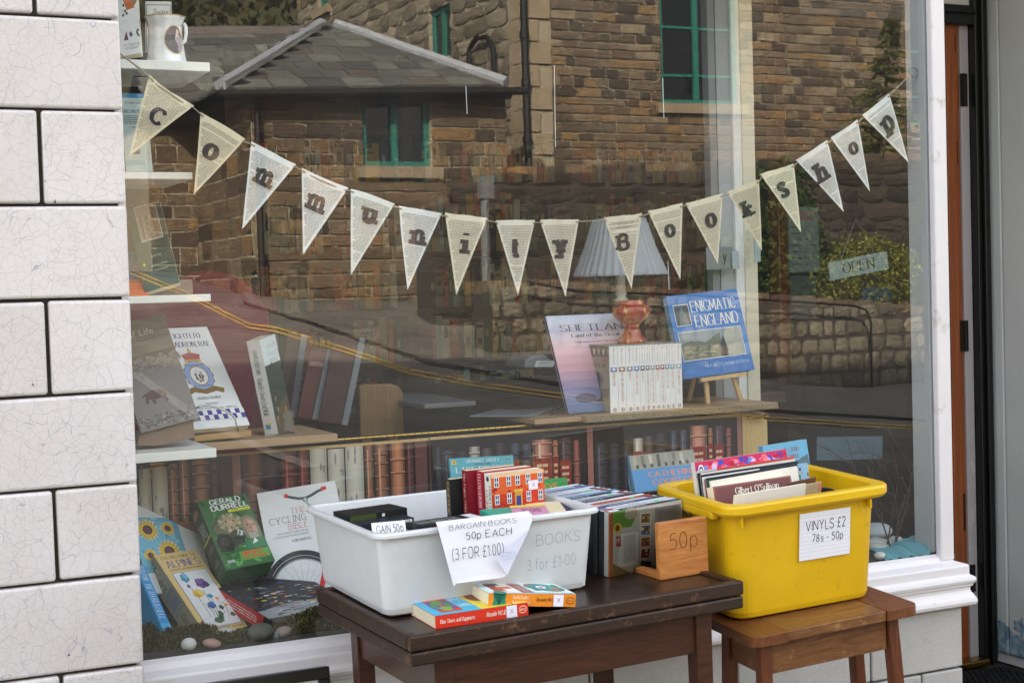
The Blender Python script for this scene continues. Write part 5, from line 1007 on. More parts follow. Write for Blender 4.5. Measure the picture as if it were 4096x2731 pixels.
lb('cream pictorial fell guide leaning on the second shelf', 'a', (880, 1196, .10), (1064, 1196, .10), (835, 650, .17), .012, '#aebcba', front=lambda P: (P.rect(0, 0, 1, 1, '#a9b7b4'), P.rect(0, .94, 1, 1, '#2f7fae'), P.text('PICTORIAL GUIDE', (.14, .86, .78, .89), '#3a4444', 'serif'), P.text('TO THE', (.36, .82, .55, .84), '#3a4444', 'serif'), P.text('LAKELAND FELLS', (.04, .745, .86, .79), '#2a3434', 'serif'), P.lines((.06, .60, .84, .72), 5, '#6a7676', 6, seed=3, ragged=.5), P.text('A. Wainwright', (.24, .54, .66, .58), '#2a2c30', 'hand'), P.rect(.30, .22, .56, .33, '#7d8482'), P.poly([(.3, .22), (.4, .31), (.5, .25), (.56, .3), (.56, .22)], '#4a5050'), P.text('CENTRAL', (.02, .07, .76, .14), '#4f8fb0', 'hand', thick=.9), P.text('FELLS', (.62, .015, .86, .05), '#4f8fb0', 'hand')))
lb('dark green guide book with a village photograph on its cover', 'b', (1012, 470, .10), (1252, 400, .10), (880, -110, .20), .012, '#1f3f3a', front=lambda P: (P.rect(0, 0, 1, 1, '#21443d'), P.rect(.22, .56, .86, .99, '#b9bfb4'), P.rect(.24, .575, .84, .98, '#8a7464'), [P.ell(.28+.06*(i % 9), .62+.07*(i//9), .04, .03, c, 7) for i, c in enumerate(['#a08a74', '#6a5a50', '#b29c86', '#7d6a5c', '#5a4c44', '#94806c', '#a8947e', '#70604f', '#8c7a68']*4)], P.text('Michael Todd', (.38, .36, .68, .39), '#a9b8b0', 'serif'), P.ell(.15, .30, .035, .022, '#d9c23a', 10), P.text('with A Year at Ambleside', (.34, .255, .80, .28), '#a9b8b0', 'serif'), P.text('by Harriet Martineau', (.40, .19, .80, .215), '#a9b8b0', 'serif')))
lb('orange book at the left end of the dark green one', 'b', (840, 500, .09), (1040, 496, .09), (770, 300, .13), .008, '#d9682a', front=lambda P: (P.rect(0, 0, 1, 1, '#d9642a'), P.text('Lune Valley', (.5, .46, .92, .56), '#3a2a22', 'serif'), P.text('GUIDE TO THE', (.36, .22, .92, .28), '#b04a1c', 'serif')))
lb('navy blue book squeezed behind the orange one', 'b', (900, 500, .12), (1085, 485, .12), (830, 190, .20), .008, '#22405a')
M_CARD = mat('brown_cardboard', '#8f7866', .85, .15, 30, .2, 80)
def wedge(label, k, pts, v, name='cardboard_stand', m=None):
    P_ = [onY(q(k, *p), v) for p in pts]; r = thing(name, label, 'stand', P_[0]); MB().prism(P_, (0, .05, 0)).build('card_body', m or M_CARD, r, bevel=.001); return r
wedge('brown cardboard stand holding up the dark green book', 'b', ((1030, 492), (1345, 480), (1340, 378), (1150, 385)), .11)
wedge('brown cardboard stand holding up the zebra book', 'b', ((955, 1535), (1108, 1536), (1358, 1478), (1345, 1338), (1110, 1432), (975, 1440)), .13)
def zebra(P):
    r = random.Random(9); P.rect(0, 0, 1, 1, '#6a625c'); P.rect(0, .86, 1, 1, '#4c4440'); P.text('ATTENBOROUGH', (-.0, .925, .92, .965), '#2c2624', 'serif'); P.text('s of Life', (.16, .845, .74, .905), '#a9a29c'); P.rect(.2, .835, .98, .838, '#2e2826'); P.text('AUGMENTED AND ENLARGED EDITION', (.1, .795, .98, .82), '#3a3430'); P.rect(0, .54, 1, .70, '#574c44'); P.rect(0, .68, 1, .73, '#6f6252')
    for i in range(17):
        u, v = .1+.055*i, .575+.035*math.sin(i*1.7); P.ell(u, v, .05, .055, '#7d746c', 10, rot=.5); [P.ell(u-.03+.015*j, v, .004, .04, '#2e2a28', 6, rot=.3) for j in range(5)]
    P.rect(0, 0, 1, .5, '#6c6661'); [P.ell(r.random(), r.uniform(.02, .12), .03, .012, r.choice(['#5a544f', '#7d766f', '#4f4a46']), 6) for _ in range(60)]
    P.ell(.42, .30, .17, .045, '#4a332a', 12); P.ell(.56, .28, .05, .035, '#5a4034', 9); P.line([(.28, .29), (.25, .235)], .006, '#4a332a'); P.line([(.36, .28), (.38, .22)], .006, '#4a332a'); P.line([(.55, .27), (.60, .22)], .006, '#4a332a'); P.line([(.28, .32), (.20, .30)], .003, '#4a332a')
    P.text('Based on the original Collins', (.1, .055, .8, .085), '#2e2826')
lb('grey wildlife book with a herd of zebra on the cover', 'b', (985, 1450, .12), (1388, 1342, .12), (738, 712, .235), .018, '#6a625c', hard=True, front=zebra)
def fighter(P):
    P.rect(0, 0, 1, 1, '#c6cccb'); P.text('(FIGHTER)', (.20, .885, .80, .945), '#2e2c6a', 'serif', thick=1.9); P.text('SQUADRON, RAF.', (.03, .795, .95, .855), '#2e2c6a', 'serif', thick=1.9)
    cx = .47; P.ell(cx, .705, .155, .03, '#9a7a2c', 14); P.poly([(cx-.13, .66), (cx+.13, .66), (cx+.17, .72), (cx, .745), (cx-.17, .72)], '#8a2430'); P.rect(cx-.15, .645, cx+.15, .672, '#a8862c'); P.ell(cx, .755, .03, .022, '#a8862c', 8); P.rect(cx-.01, .765, cx+.01, .79, '#8a6a22')
    P.ell(cx, .51, .27, .155, '#7a5f26', 28, jag=.08); P.ell(cx, .51, .245, .14, '#7f93bd', 26); P.ell(cx, .51, .165, .098, '#8a6a22', 22); P.ell(cx, .51, .15, .088, '#d4d8d6', 20); P.ell(cx, .50, .09, .065, '#6a4a22', 14, jag=.3); P.ell(cx, .51, .04, .05, '#d9d9d4', 10); P.ell(cx+.01, .50, .02, .03, '#2e3c36', 8)
    P.text('SQUADRON', (cx-.14, .60, cx+.14, .625), '#2a3566'); P.text('ROYAL AIR FORCE', (cx-.16, .395, cx+.16, .415), '#2a3566')
    P.line([(cx-.34, .34), (cx-.2, .375), (cx, .35), (cx+.2, .375), (cx+.34, .35)], .013, '#6f571f'); P.text('DEREK PALMER', (.27, .275, .70, .30), '#3a3a4a', 'serif'); P.text('FOREWORD', (.38, .225, .6, .24), '#4a4a55', 'serif'); P.text('Air Marshal Sir William', (.2, .18, .9, .195), '#6a6a72', 'serif')
    for j in range(2):
        for i in range(12): P.rect(i/12, .075+j*.045, (i+1)/12, .12+j*.045, '#3a2c7a' if (i+j) % 2 else '#dfe0e6')
lb('white squadron history with a crowned crest and chequered band', 'b', (1358, 1425, .27), (1742, 1392, .27), (1064, 724, .36), .012, '#c6cccb', front=fighter)
ws = thing('easel_stand', 'low wooden book stand with a bent chrome wire', 'stand', onY(q('b', 1350, 1510), .26)); P_ = [onY(q('b', *p), .26) for p in ((1352, 1512), (1752, 1472), (1755, 1428), (1352, 1470))]
MB().prism(P_, (0, .06, 0)).build('base', wood('beech', '#a8814f', '#bd9a66', 5, (1.5, 14, 14), .45), ws, bevel=.002)
cpts = [onY(q('b', *p), .255) for p in ((1360, 1280), (1390, 1262), (1440, 1255), (1500, 1266), (1570, 1295), (1620, 1325), (1640, 1350), (1652, 1400), (1660, 1435))]; MB('#c9c9c9').tube(cpts, .0022, 8).build('wire', mat('chrome', '#c9c9c9', .15, .05, 20, metal=1), ws, smooth=True)
# Hamish walk book in its acrylic stand
M_, w_, h_ = place(onY(q('g', 197, 1455), .31), onY(q('g', 300, 1400), .355), onY(q('g', 150, 788), .335))
tS = (onY(q('g', 136, 1458), .34)-onY(q('g', 197, 1455), .31)).length
def ham(P): P.rect(0, 0, 1, 1, '#b4bfc2'); P.rect(0, 0, 1, .72, '#2f3a34'); P.poly([(0, .5), (.1, .72), (.3, .70), (.42, .74), (.6, .66), (.8, .60), (1, .64), (1, 0), (0, 0)], '#2a342f'); P.poly([(0, .1), (.5, .3), (1, .35), (1, 0), (0, 0)], '#4a4230'); [P.ell(random.uniform(.1, .9), random.uniform(.1, .4), .06, .03, c, 7) for c in ('#7a5a34', '#5a4a2c', '#8a6a3a', '#3a4434')*3]; P.text("Hamish's", (.3, .88, .95, .94), '#7a868a', 'hand'); P.text('Groats End', (.3, .80, .98, .86), '#7a868a', 'hand'); P.text('Walk', (.4, .73, .8, .78), '#7a868a', 'hand')
book('tall white spined walking book upright in a clear stand', M_, w_, h_, max(.012, tS), '#d6d8d8', spine='#d6d8d8', front=ham, side=lambda P: (P.rect(0, 0, 1, 1, '#d3d6d6'), P.text('HAMISH BROWN', (.28, .64, .62, .90), '#3a3c40', 'serif', -90), P.text("Hamish's Groats End Walk", (.22, .2, .66, .60), '#3a3c40', 'serif', -90), P.rect(.2, .06, .55, .11, '#3a7fae'), P.ell(.55, .115, .16, .014, '#d9b52c', 9)))
st = thing('acrylic_stand', 'smoky clear stand around the tall walking book', 'stand', onY(q('g', 130, 1465), .33)); a, c = onY(q('g', 15, 1420), .37), onY(q('g', 315, 1430), .31)
b = MB(); b.prism([onY(q('g', *p), .375) for p in ((10, 1410), (100, 1425), (95, 905), (50, 905))], (0, .002, 0)); b.prism([onY(q('g', *p), .30) for p in ((240, 1440), (315, 1425), (300, 1285), (245, 1300))], (0, .002, 0)); b.box((a.x, .30, WZ+.0005), (c.x, .37, WZ+.003)); b.build('sheet', M_ACR if 'M_ACR' in globals() else M_GLASS, st)
# ---- things on the chipboard shelf
def shet(P):
    n = 12; cs = [(170, 178, 196), (172, 174, 192), (178, 170, 186), (190, 166, 178), (196, 158, 168), (192, 150, 158), (184, 140, 152), (160, 128, 148), (134, 118, 144), (112, 110, 140), (96, 104, 136), (84, 96, 126)]
    for i in range(n): P.rect(0, 1-(i+1)/n, 1, 1-i/n, '#%02x%02x%02x' % cs[i])
    P.text('SHETLAND', (.12, .83, .92, .90), '#4a4456', 'serif'); P.text('Land of the Ocean', (.22, .765, .78, .80), '#2f2c3a', 'serif', thick=2); P.text('Colin Baxter and Jim Crumley', (.24, .70, .78, .725), '#3f3a4a', 'serif'); P.poly([(.30, .10), (.38, .14), (.42, .40), (.40, .58), (.44, .60), (.48, .42), (.55, .2), (.58, .1)], '#2e2a3a'); P.ell(.22, .14, .12, .05, '#3f3f58', 9)
lb('large pale book with a misty pink sea behind the box set', 'h', (345, 1280, .42), (1060, 1230, .42), (160, 518, .50), .012, '#8f90a6', hard=True, spine='#3c3850', front=shet)
M_, w_, h_ = place(onY(q('h', 672, 1280), .40), onY(q('h', 1238, 1240), .40), onY(q('h', 672, 752), .40))
bs = thing('box_set', 'boxed set of thin white play books with a vase on top', 'book set', M=M_); dS = .115
b = MB('#8a8276'); b.box((-.003, .004, -.001), (-.0008, dS, h_+.002)); b.box((w_+.0005, .004, -.001), (w_+.0025, dS, h_+.002)); b.box((-.0008, .004, h_+.0006), (w_+.0005, dS, h_+.002)); b.box((-.0008, dS-.001, -.001), (w_+.0005, dS, h_)); b.build('slipcase', M_PRINT, bs, local=True)
P = Prn(dS, h_, Matrix(((0, 1, 0, -.003), (-1, 0, 0, dS), (0, 0, 1, 0), (0, 0, 0, 1)))); P.rect(0, 0, 1, 1, '#8d8472'); P.rect(0, .83, 1, 1, '#6f675c'); [P.ell(.1+.1*i, .91, .05, .05, c, 8) for i, c in enumerate(['#4a4640', '#a09684', '#3f3b36', '#b5a994', '#57514a', '#8f8674', '#3a3732', '#a89c88', '#5a544c'])]; P.text('SHAKESPEARE', (.06, .68, .92, .735), '#3c362e', 'serif'); P.ell(.5, .5, .3, .12, '#77705f', 16); P.ell(.5, .5, .22, .09, '#4f5a66', 14); P.ell(.55, .45, .1, .16, '#2f3540', 12); P.ell(.86, .79, .05, .03, '#b86a2c', 8); P.text('The Collection', (.5, .24, .95, .3), '#4a4438', 'hand'); P.ell(.2, .1, .16, .06, '#4a4c50', 9); P.build('case_print', bs)
edges = [672, 735, 797, 855, 905, 945, 985, 1025, 1063, 1100, 1140, 1182, 1238]; titles = ['KING LEAR', 'ANTONY AND CLEOPATRA', 'HAMLET', 'ROMEO AND JULIET', 'OTHELLO', "A MIDSUMMER NIGHT'S DREAM", 'MUCH ADO ABOUT NOTHING', 'MACBETH', 'THE MERCHANT OF VENICE', 'JULIUS CAESAR', 'TWELFTH NIGHT', "THE WINTER'S TALE"]
pics = ['#5a6a9a', '#8a5a3a', '#6a7486', '#4a6aa0', '#3a4250', '#5a5a4a', '#7d828a', '#8a4a3c', '#7a3a40', '#6a7a8c', '#5f8a8a', '#8a95a5']
for i in range(12):
    x0, x1 = (edges[i]-672)/(1238-672)*w_, (edges[i+1]-672)/(1238-672)*w_
    bk = MB('#d3d6da').box((x0+.0004, 0, 0), (x1-.0004, dS-.003, h_-.001)).build('volume', M_PRINT, bs, local=True, bevel=.0008)
    P = Prn(x1-x0, h_, Matrix.Translation((x0, 0, 0))); P.rect(.12, .61, .88, .68, pics[i]); P.ell(.5, .65, .22, .02, '#d9d2c8', 7); P.text('William Shakespeare', (.36, .72, .64, .97), '#a8907c', 'serif', -90); L = .022*len(titles[i]); P.text(titles[i], (.34, .60-L, .66, .60), '#a87a62', 'serif', -90); P.ell(.5, .05, .2, .026, '#6a3a22', 12); P.ell(.5, .05, .1, .016, '#d8d4d0', 9)
    P.build('spine_print', bk, local=True)
# vase of mottled red glass on the box set
c_ = onY(q('h', 838, 735), .455); zb_ = (M_ @ Vector((0, 0, h_+.002))).z+.0005; s = (onY(q('h', 938, 735), .455)-c_).length/100; H = onY(q('h', 838, 405), .455).z-onY(q('h', 838, 738), .455).z
t = NT('mottled_red_glass'); v = t.coord('Object', (1, 1, .55)); n1 = t.noise(v, 60, 4, .6, .4)
c1 = t.mix(t.ramp(n1, [(.55, 0.0), (.62, 1.0)]), t.ramp(t.noise(v, 20, 4), [(.35, '#8a1c0e'), (.7, '#b93a1c')]), rgba('#c9962c')); c1 = t.mix(t.ramp(t.noise(t.coord('Object', (1.3, 1.1, 1)), 44, 2), [(.70, 0.0), (.74, 1.0)]), c1, rgba('#4a5a8a'))
t.pbsdf(c1, .12, None, Coat_Weight=.7); M_VASE = t.m
prof = [(.5, 0), (96, 0), (98, .03), (94, .10), (76, .17), (60, .26), (52, .33), (56, .36), (58, .385), (52, .41), (60, .45), (88, .52), (122, .61), (132, .70), (133, .78), (126, .86), (108, .895), (92, .90), (90, .93), (90, .995), (84, 1.0), (82, .9), (.5, .5)]
vs_ = thing('vase', 'small mottled orange red glass vase standing on the box set', 'vase', (c_.x, .455, zb_)); MB().lathe([(r_*s, z*H) for r_, z in prof], 40, Matrix.Translation((c_.x, .455, zb_))).build('vase_body', M_VASE, vs_, smooth=True)
# Enigmatic England on its easel
def enig(P):
    P.rect(0, 0, 1, 1, '#2f6aa8'); P.rect(0, 0, 1, .2, '#2a5f9c'); r = random.Random(1)
    for _ in range(30): P.ell(r.uniform(.1, .9), r.uniform(.04, .96), .07, .02, r.choice(['#3a76b2', '#2b62a0', '#3570ae']), 9)
    P.text('ENIGMATIC', (.29, .77, .93, .91), '#dfe6ea', 'serif', thick=1.7); P.text('ENGLAND', (.31, .59, .93, .735), '#dfe6ea', 'serif', thick=1.7)
    P.rect(.06, .62, .27, .88, '#c9d2d4'); P.rect(.067, .628, .263, .872, '#3c444a'); P.poly([(.10, .63), (.13, .78), (.17, .85), (.21, .78), (.24, .63)], '#5f6a6c')
    P.rect(.05, .20, .93, .55, '#c9d2c4'); P.rect(.056, .207, .924, .543, '#6f7d86'); P.poly([(.06, .21), (.06, .40), (.2, .44), (.4, .40), (.62, .50), (.62, .21)], '#545c50'); [P.ell(r.uniform(.12, .6), r.uniform(.24, .36), .05, .015, r.choice(['#6a705a', '#4a5248', '#7a7a68', '#3f4840']), 7) for _ in range(30)]; P.poly([(.64, .21), (.66, .42), (.70, .54), (.92, .54), (.92, .21)], '#8a8d86'); P.poly([(.58, .21), (.60, .36), (.66, .46), (.69, .30), (.68, .21)], '#1c2026')
    P.text('NICK MEERS & SUE SEDDON', (.32, .10, .94, .135), '#8fb0cc', 'serif')
lb('blue book about england with a white serif title on an easel', 'h', (1245, 1010, .45), (1802, 937, .45), (1102, 362, .535), .02, '#2f6aa8', hard=True, spine='#2f7fa8', front=enig, side=lambda P: (P.rect(0, 0, 1, 1, '#2f86a8'), P.text('ENIGMATIC ENGLAND', (.25, .45, .75, .97), '#cfe0e6', 'serif', -90)))
M_BEECH = mat('pale_beech', '#d4b484', .5, .15, 20)
es = thing('easel', 'small pale wooden easel under the blue book', 'easel', onY(q('h', 1500, 1215), .47))
b = MB(); P_ = [onY(q('h', *p), .44) for p in ((1385, 1035), (1742, 985), (1740, 955), (1380, 1005))]; b.prism(P_, (0, .012, 0)); b.build('ledge', M_BEECH, es, bevel=.001)
for p0, p1, v0, v1, w in (((1425, 1030), (1440, 1215), .455, .46, 15), ((1640, 1000), (1705, 1190), .46, .475, 16), ((1330, 1010), (1285, 1200), .50, .56, 14)):
    a, c = onY(q('h', *p0), v0), onY(q('h', *p1), v1); d = (onY(q('h', p0[0]+w, p0[1]), v0)-a); MB().hexa([c-d, c+d, c+d+Vector((0, .008, 0)), c-d+Vector((0, .008, 0)), a-d, a+d, a+d+Vector((0, .008, 0)), a-d+Vector((0, .008, 0))]).build('leg', M_BEECH, es, bevel=.0008)
GAIN = 1.06
# ================================================================== TABLE
M_DARKWOOD = wood('dark_oak_table', '#170d09', '#2a1810', 5, (1.2, 12, 12), .36, .10, '#5f4433', .15)
M_EDGEW = wood('worn_table_edge', '#1e110b', '#38210f', 6, (1.2, 14, 14), .5, 0, '#7d5a40', .25)
M_DARKWOOD2 = wood('dark_oak_apron', '#2a150c', '#4e2a18', 7, (1.2, 14, 14), .38, .1, None, .15)
TZ = .74
TM, TW, TD = rect3(q('n', 610, 480), (1708.6, 1332.5), q('n', 88, 210), TZ); TU = TM.to_3x3() @ Vector((0, 0, 1))
table = thing('table', 'small dark wooden table carrying the white box of bargain books', 'table', M=TM)
lip = .018; b = MB()
b.box((lip, lip, -.024), (TW-lip, TD-lip, -.0055)); b.build('table_top', M_DARKWOOD, table, local=True, bevel=.001)
for nm, a, c in (('edge_moulding', (0, 0, -.0255), (TW, lip-.0006, 0)), ('edge_moulding', (0, TD-lip+.0006, -.0255), (TW, TD, 0)), ('edge_moulding', (0, lip, -.0255), (lip-.0006, TD-lip, 0)), ('edge_moulding', (TW-lip+.0006, lip, -.0255), (TW, TD-lip, 0))):
    MB().box(a, c).build(nm, M_EDGEW, table, local=True, bevel=.0035, seg=2)
MB().box((.001, .001, -.050), (TW-.001, TD-.001, -.0272)).build('lower_leaf', M_EDGEW, table, local=True, bevel=.004, seg=2)
ix, iy = .058, .035
for a, c in (((ix, iy, -.125), (TW-ix, iy+.018, -.0505)), ((ix, TD-iy-.018, -.125), (TW-ix, TD-iy, -.0505)), ((ix, iy+.0185, -.125), (ix+.018, TD-iy-.0185, -.0505)), ((TW-ix-.018, iy+.0185, -.125), (TW-ix, TD-iy-.0185, -.0505))):
    MB().box(a, c).build('apron', M_DARKWOOD2, table, local=True, bevel=.001)
lw = .034
for x, y in ((ix-.006, iy-.006), (TW-ix-lw+.006, iy-.006), (ix-.006, TD-iy-lw+.006), (TW-ix-lw+.006, TD-iy-lw+.006)):
    b = MB(); b.hexa([(x+.004, y+.004, -TZ+.001), (x+lw-.004, y+.004, -TZ+.001), (x+lw-.004, y+lw-.004, -TZ+.001), (x+.004, y+lw-.004, -TZ+.001), (x, y, -.0508), (x+lw, y, -.0508), (x+lw, y+lw, -.0508), (x, y+lw, -.0508)])
    b.build('leg', M_DARKWOOD2, table, local=True, bevel=.002)
# ================================================================== STOOL
M_STOOL = wood('worn_brown_stool', '#523019', '#855a34', 5, (1.5, 14, 14), .38, .15, '#a87a50', .15)
M_STOOL2 = wood('stool_frame_wood', '#4a2412', '#6f3c20', 6, (14, 14, 1.2), .42, .1, None, .15)
M_STOOLE = wood('stool_end_wood', '#4a2614', '#7a4826', 5, (14, 1.5, 14), .4, .1, '#946a44', .15)
M_STOOLEND = wood('dark_end_grain', '#241410', '#3f2318', 8, (14, 3, 14), .45)
SZ = .647
SM_, SW, SD = rect3((1730, 1466), (2114, 1387), (1606, 1408), SZ); SU = SM_.to_3x3() @ Vector((0, 0, 1))
stool = thing('stool', 'brown wooden stool with worn seat under the yellow tub', 'stool', M=SM_)
def rrect(x0, y0, x1, y1, r, n=5):
    p = []
    for cx, cy, a0 in ((x1-r, y1-r, 0), (x0+r, y1-r, 90), (x0+r, y0+r, 180), (x1-r, y0+r, 270)):
        for i in range(n+1): a = math.radians(a0+90*i/n); p.append((cx+r*math.cos(a), cy+r*math.sin(a)))
    return p
def endcap(xa, xb, side):
    p = rrect(xa, 0, xb, SD, .022)
    p = [((x if (x > (xa+xb)/2) == (side > 0) else (xa if side > 0 else xb)), y) for x, y in p]
    return p
e = .075
for side, (xa, xb) in ((-1, (0, e)), (1, (SW-e, SW))):
    pts = []; 
    for x, y in endcap(xa, xb, side):
        if not pts or (abs(pts[-1][0]-x)+abs(pts[-1][1]-y)) > 1e-5: pts.append((x, y))
    MB().prism([(x, y, -.020) for x, y in pts], (0, 0, .020)).build('seat_end', M_STOOLE, stool, local=True, bevel=.003)
MB().box((e+.001, .003, -.020), (SW-e-.001, SD-.003, -.0004)).build('seat', M_STOOL, stool, local=True, bevel=.002)
lx, ly, L = .032, .026, .024
sp = .028
for x, y, dx, dy in ((lx, ly, -sp, -sp*.6), (SW-lx-L, ly, sp, -sp*.6), (lx, SD-ly-L, -sp, sp*.3), (SW-lx-L, SD-ly-L, sp, sp*.3)):
    b = MB(); z0, z1 = -SZ+.001, -.0203
    b.hexa([(x+dx, y+dy, z0), (x+dx+L, y+dy, z0), (x+dx+L, y+dy+L, z0), (x+dx, y+dy+L, z0), (x, y, z1), (x+L, y, z1), (x+L, y+L, z1), (x, y+L, z1)]); b.build('leg', M_STOOL2, stool, local=True, bevel=.003)
for a, c in (((lx+L+.001, ly+.006, -.085), (SW-lx-L-.001, ly+.022, -.0205)), ((lx+L+.001, SD-ly-.022, -.085), (SW-lx-L-.001, SD-ly-.006, -.0205)), ((lx+.006, ly+L+.001, -.085), (lx+.022, SD-ly-L-.001, -.0205)), ((SW-lx-.022, ly+L+.001, -.085), (SW-lx-.006, SD-ly-L-.001, -.0205))):
    MB().box(a, c).build('seat_rail', M_STOOL, stool, local=True, bevel=.0015)
# ================================================================== PLASTIC TUBS
def tub_mesh(b, w, d, h, inset, r, wall, rimw, rimh, drop, floor=.004):
    """open tub in its own frame: rim outer w x d at z=h, base smaller by inset; the rim turns outwards and down"""
    def ring(x0, y0, x1, y1, rr, z): return [(x, y, z) for x, y in rrect(x0, y0, x1, y1, rr, 6)]
    R = rimw; rings = []
    ins = lambda k, z, rr: ring(k[0], k[1], w-k[0], d-k[1], rr, z)
    ox, oy = inset
    rings.append(ins((ox+R+.012, oy+R+.012), 0, max(r-.012, .006))); rings.append(ins((ox+R+.003, oy+R+.003), .004, r)); rings.append(ins((ox+R, oy+R), .014, r))
    rings.append(ins((R+.002, R+.002), h-rimh, r)); rings.append(ins((R*.25, R*.25), h-rimh-.0005, r+.003)); rings.append(ins((0, 0), h-drop, r+.006)); rings.append(ins((0, 0), h-.004, r+.006)); rings.append(ins((.003, .003), h, r+.005))
    rings.append(ins((R, R), h, r)); rings.append(ins((R+wall, R+wall), h-.003, r)); rings.append(ins((ox+R+wall, oy+R+wall), .012, r)); rings.append(ins((ox+R+wall+.01, oy+R+wall+.01), floor, max(r-.01, .006)))
    n = len(rings[0]); vs = [p for g in rings for p in g]; m = len(rings)
    fs = [(j*n+i, j*n+(i+1) % n, (j+1)*n+(i+1) % n, (j+1)*n+i) for j in range(m-1) for i in range(n)]+[tuple(range(n-1, -1, -1)), tuple(range((m-1)*n, m*n))]
    b.add(vs, fs)
t = NT('milky_plastic'); v = t.coord('Object'); sc = t.ramp(t.noise(v, 25, 6, .7), [(.4, '#fbfcfd'), (.8, '#f0f2f5')])
d_ = t.n('ShaderNodeBsdfDiffuse'); t.set(d_.inputs[0], sc); tl = t.n('ShaderNodeBsdfTranslucent'); tl.inputs[0].default_value = (.92, .93, .96, 1)
tp = t.n('ShaderNodeBsdfTransparent'); tp.inputs[0].default_value = (.97, .975, .99, 1); g = t.n('ShaderNodeBsdfGlossy'); g.inputs['Roughness'].default_value = .28; g.inputs[0].default_value = (1, 1, 1, 1)
rf = t.n('ShaderNodeBsdfRefraction'); rf.inputs['Roughness'].default_value = .12; rf.inputs['IOR'].default_value = 1.02; rf.inputs[0].default_value = (.93, .95, .99, 1)
m1 = t.n('ShaderNodeMixShader'); m1.inputs[0].default_value = .18; t.set(m1.inputs[1], d_.outputs[0]); t.set(m1.inputs[2], tl.outputs[0])
m2 = t.n('ShaderNodeMixShader'); m2.inputs[0].default_value = .22; t.set(m2.inputs[1], m1.outputs[0]); t.set(m2.inputs[2], rf.outputs[0])
m2b = t.n('ShaderNodeMixShader'); m2b.inputs[0].default_value = .02; t.set(m2b.inputs[1], m2.outputs[0]); t.set(m2b.inputs[2], tp.outputs[0])
fr = t.n('ShaderNodeFresnel'); fr.inputs[0].default_value = 1.4; m3 = t.n('ShaderNodeMixShader'); t.set(m3.inputs[0], fr.outputs[0]); t.set(m3.inputs[1], m2b.outputs[0]); t.set(m3.inputs[2], g.outputs[0]); t.t.links.new(m3.outputs[0], t.out.inputs[0]); M_MILK = t.m
RZ = .886
CM, CW, CDp = rect3((863, 1229), (1387, 1164), (694, 1160.5), RZ)
CH = (TM.inverted() @ CM @ Vector((CW/2, CDp*.3, 0))).z+.0050; CM = CM @ Matrix.Translation((0, 0, -CH)); CB = RZ-CH; CU = CM.to_3x3() @ Vector((0, 0, 1))
ctub = thing('storage_box', 'milky white plastic box full of bargain books on the dark table', 'box', M=CM)
b = MB(); tub_mesh(b, CW, CDp, CH, (.012, .016), .022, .003, .009, .010, .009); b.build('box_body', M_MILK, ctub, local=True, smooth=False, bevel=.0008, seg=1)
# scribbled on the box, and its label strip
P = Prn(CW, CH, Matrix.Translation((0, .0262, 0)) @ Matrix.Rotation(math.atan(.1167), 4, 'X'))
P.text('BOOKS', (.70, .62, .90, .76), '#9c9da6', 'hand', thick=.4); P.build('pen_mark', ctub, m=M_INK); P = Prn(P.w, P.h, P.M); P.text('3 for £1-00', (.66, .33, .88, .48), '#94959e', 'hand', thick=.4)
P.build('pen_mark', ctub, m=M_INK)
YZ = .877
YM, YW, YD = rect3((1675, 1168), (2057, 1110), (1493, 1112), YZ); yA, yB = YM @ Vector((0, 0, 0)), YM @ Vector((YW, 0, 0))
YH = (SM_.inverted() @ YM @ Vector((YW/2, YD*.3, 0))).z; YM = YM @ Matrix.Translation((0, 0, -YH)); YB_ = YZ-YH; YU = YM.to_3x3() @ Vector((0, 0, 1))
t = NT('yellow_plastic'); v = t.coord('Object')
c = t.mix(t.ramp(t.noise(v, 30, 4), [(.62, 0.0), (.70, .45)]), t.ramp(t.noise(v, 5, 4), [(.3, '#e0b518'), (.7, '#d2a40e')]), rgba('#a88c14'))
c = t.mix(t.ramp(t.noise(t.coord('Object', (6, 6, 1.2)), 11, 2, .4), [(.735, 0.0), (.75, .6)]), c, rgba('#e8dfa0'))
t.pbsdf(c, .34, t.bump(t.noise(v, 120, 2), .06, .001), Specular_IOR_Level=.45, Subsurface_Weight=.0); M_YTUB = t.m
ytub = thing('tub', 'bright yellow plastic tub of vinyl records on the brown stool', 'tub', M=YM)
b = MB(); tub_mesh(b, YW, YD, YH, (.008, .022), .035, .003, .020, .022, .016); b.build('tub_body', M_YTUB, ytub, local=True, bevel=.0012, seg=2)
b = MB()
for x in (-.004,):
    b.box((x+.004, YD*.22, YH-.034), (x+.022, YD*.72, YH-.014))
b.build('handle', M_YTUB, ytub, local=True, bevel=.006, seg=3)
for x in (.030, YW-.052): MB().box((x, .010, YH-.042), (x+.004, .0235, YH-.0165)).build('rib', M_YTUB, ytub, local=True, bevel=.001)
# ================================================================== PAPER NOTES
M_NOTE = mat('white_note_paper', None, .7, .05, 12, .08, 30, .2)
def sheet(name, label, M, outline, w, h, draw, curl=0, cat='note'):
    r = thing(name, label, cat, M=M); b = MB('#e3e2ea')
    n = len(outline); b.prism([(u*w, -.0004-curl*abs(u-.5)*.0, v*h) for u, v in outline], (0, .0003, 0)); b.build('sheet', M_NOTE, r, local=True)
    P = Prn(w, h); draw(P); P.build('handwriting', r, m=M_INK); return r
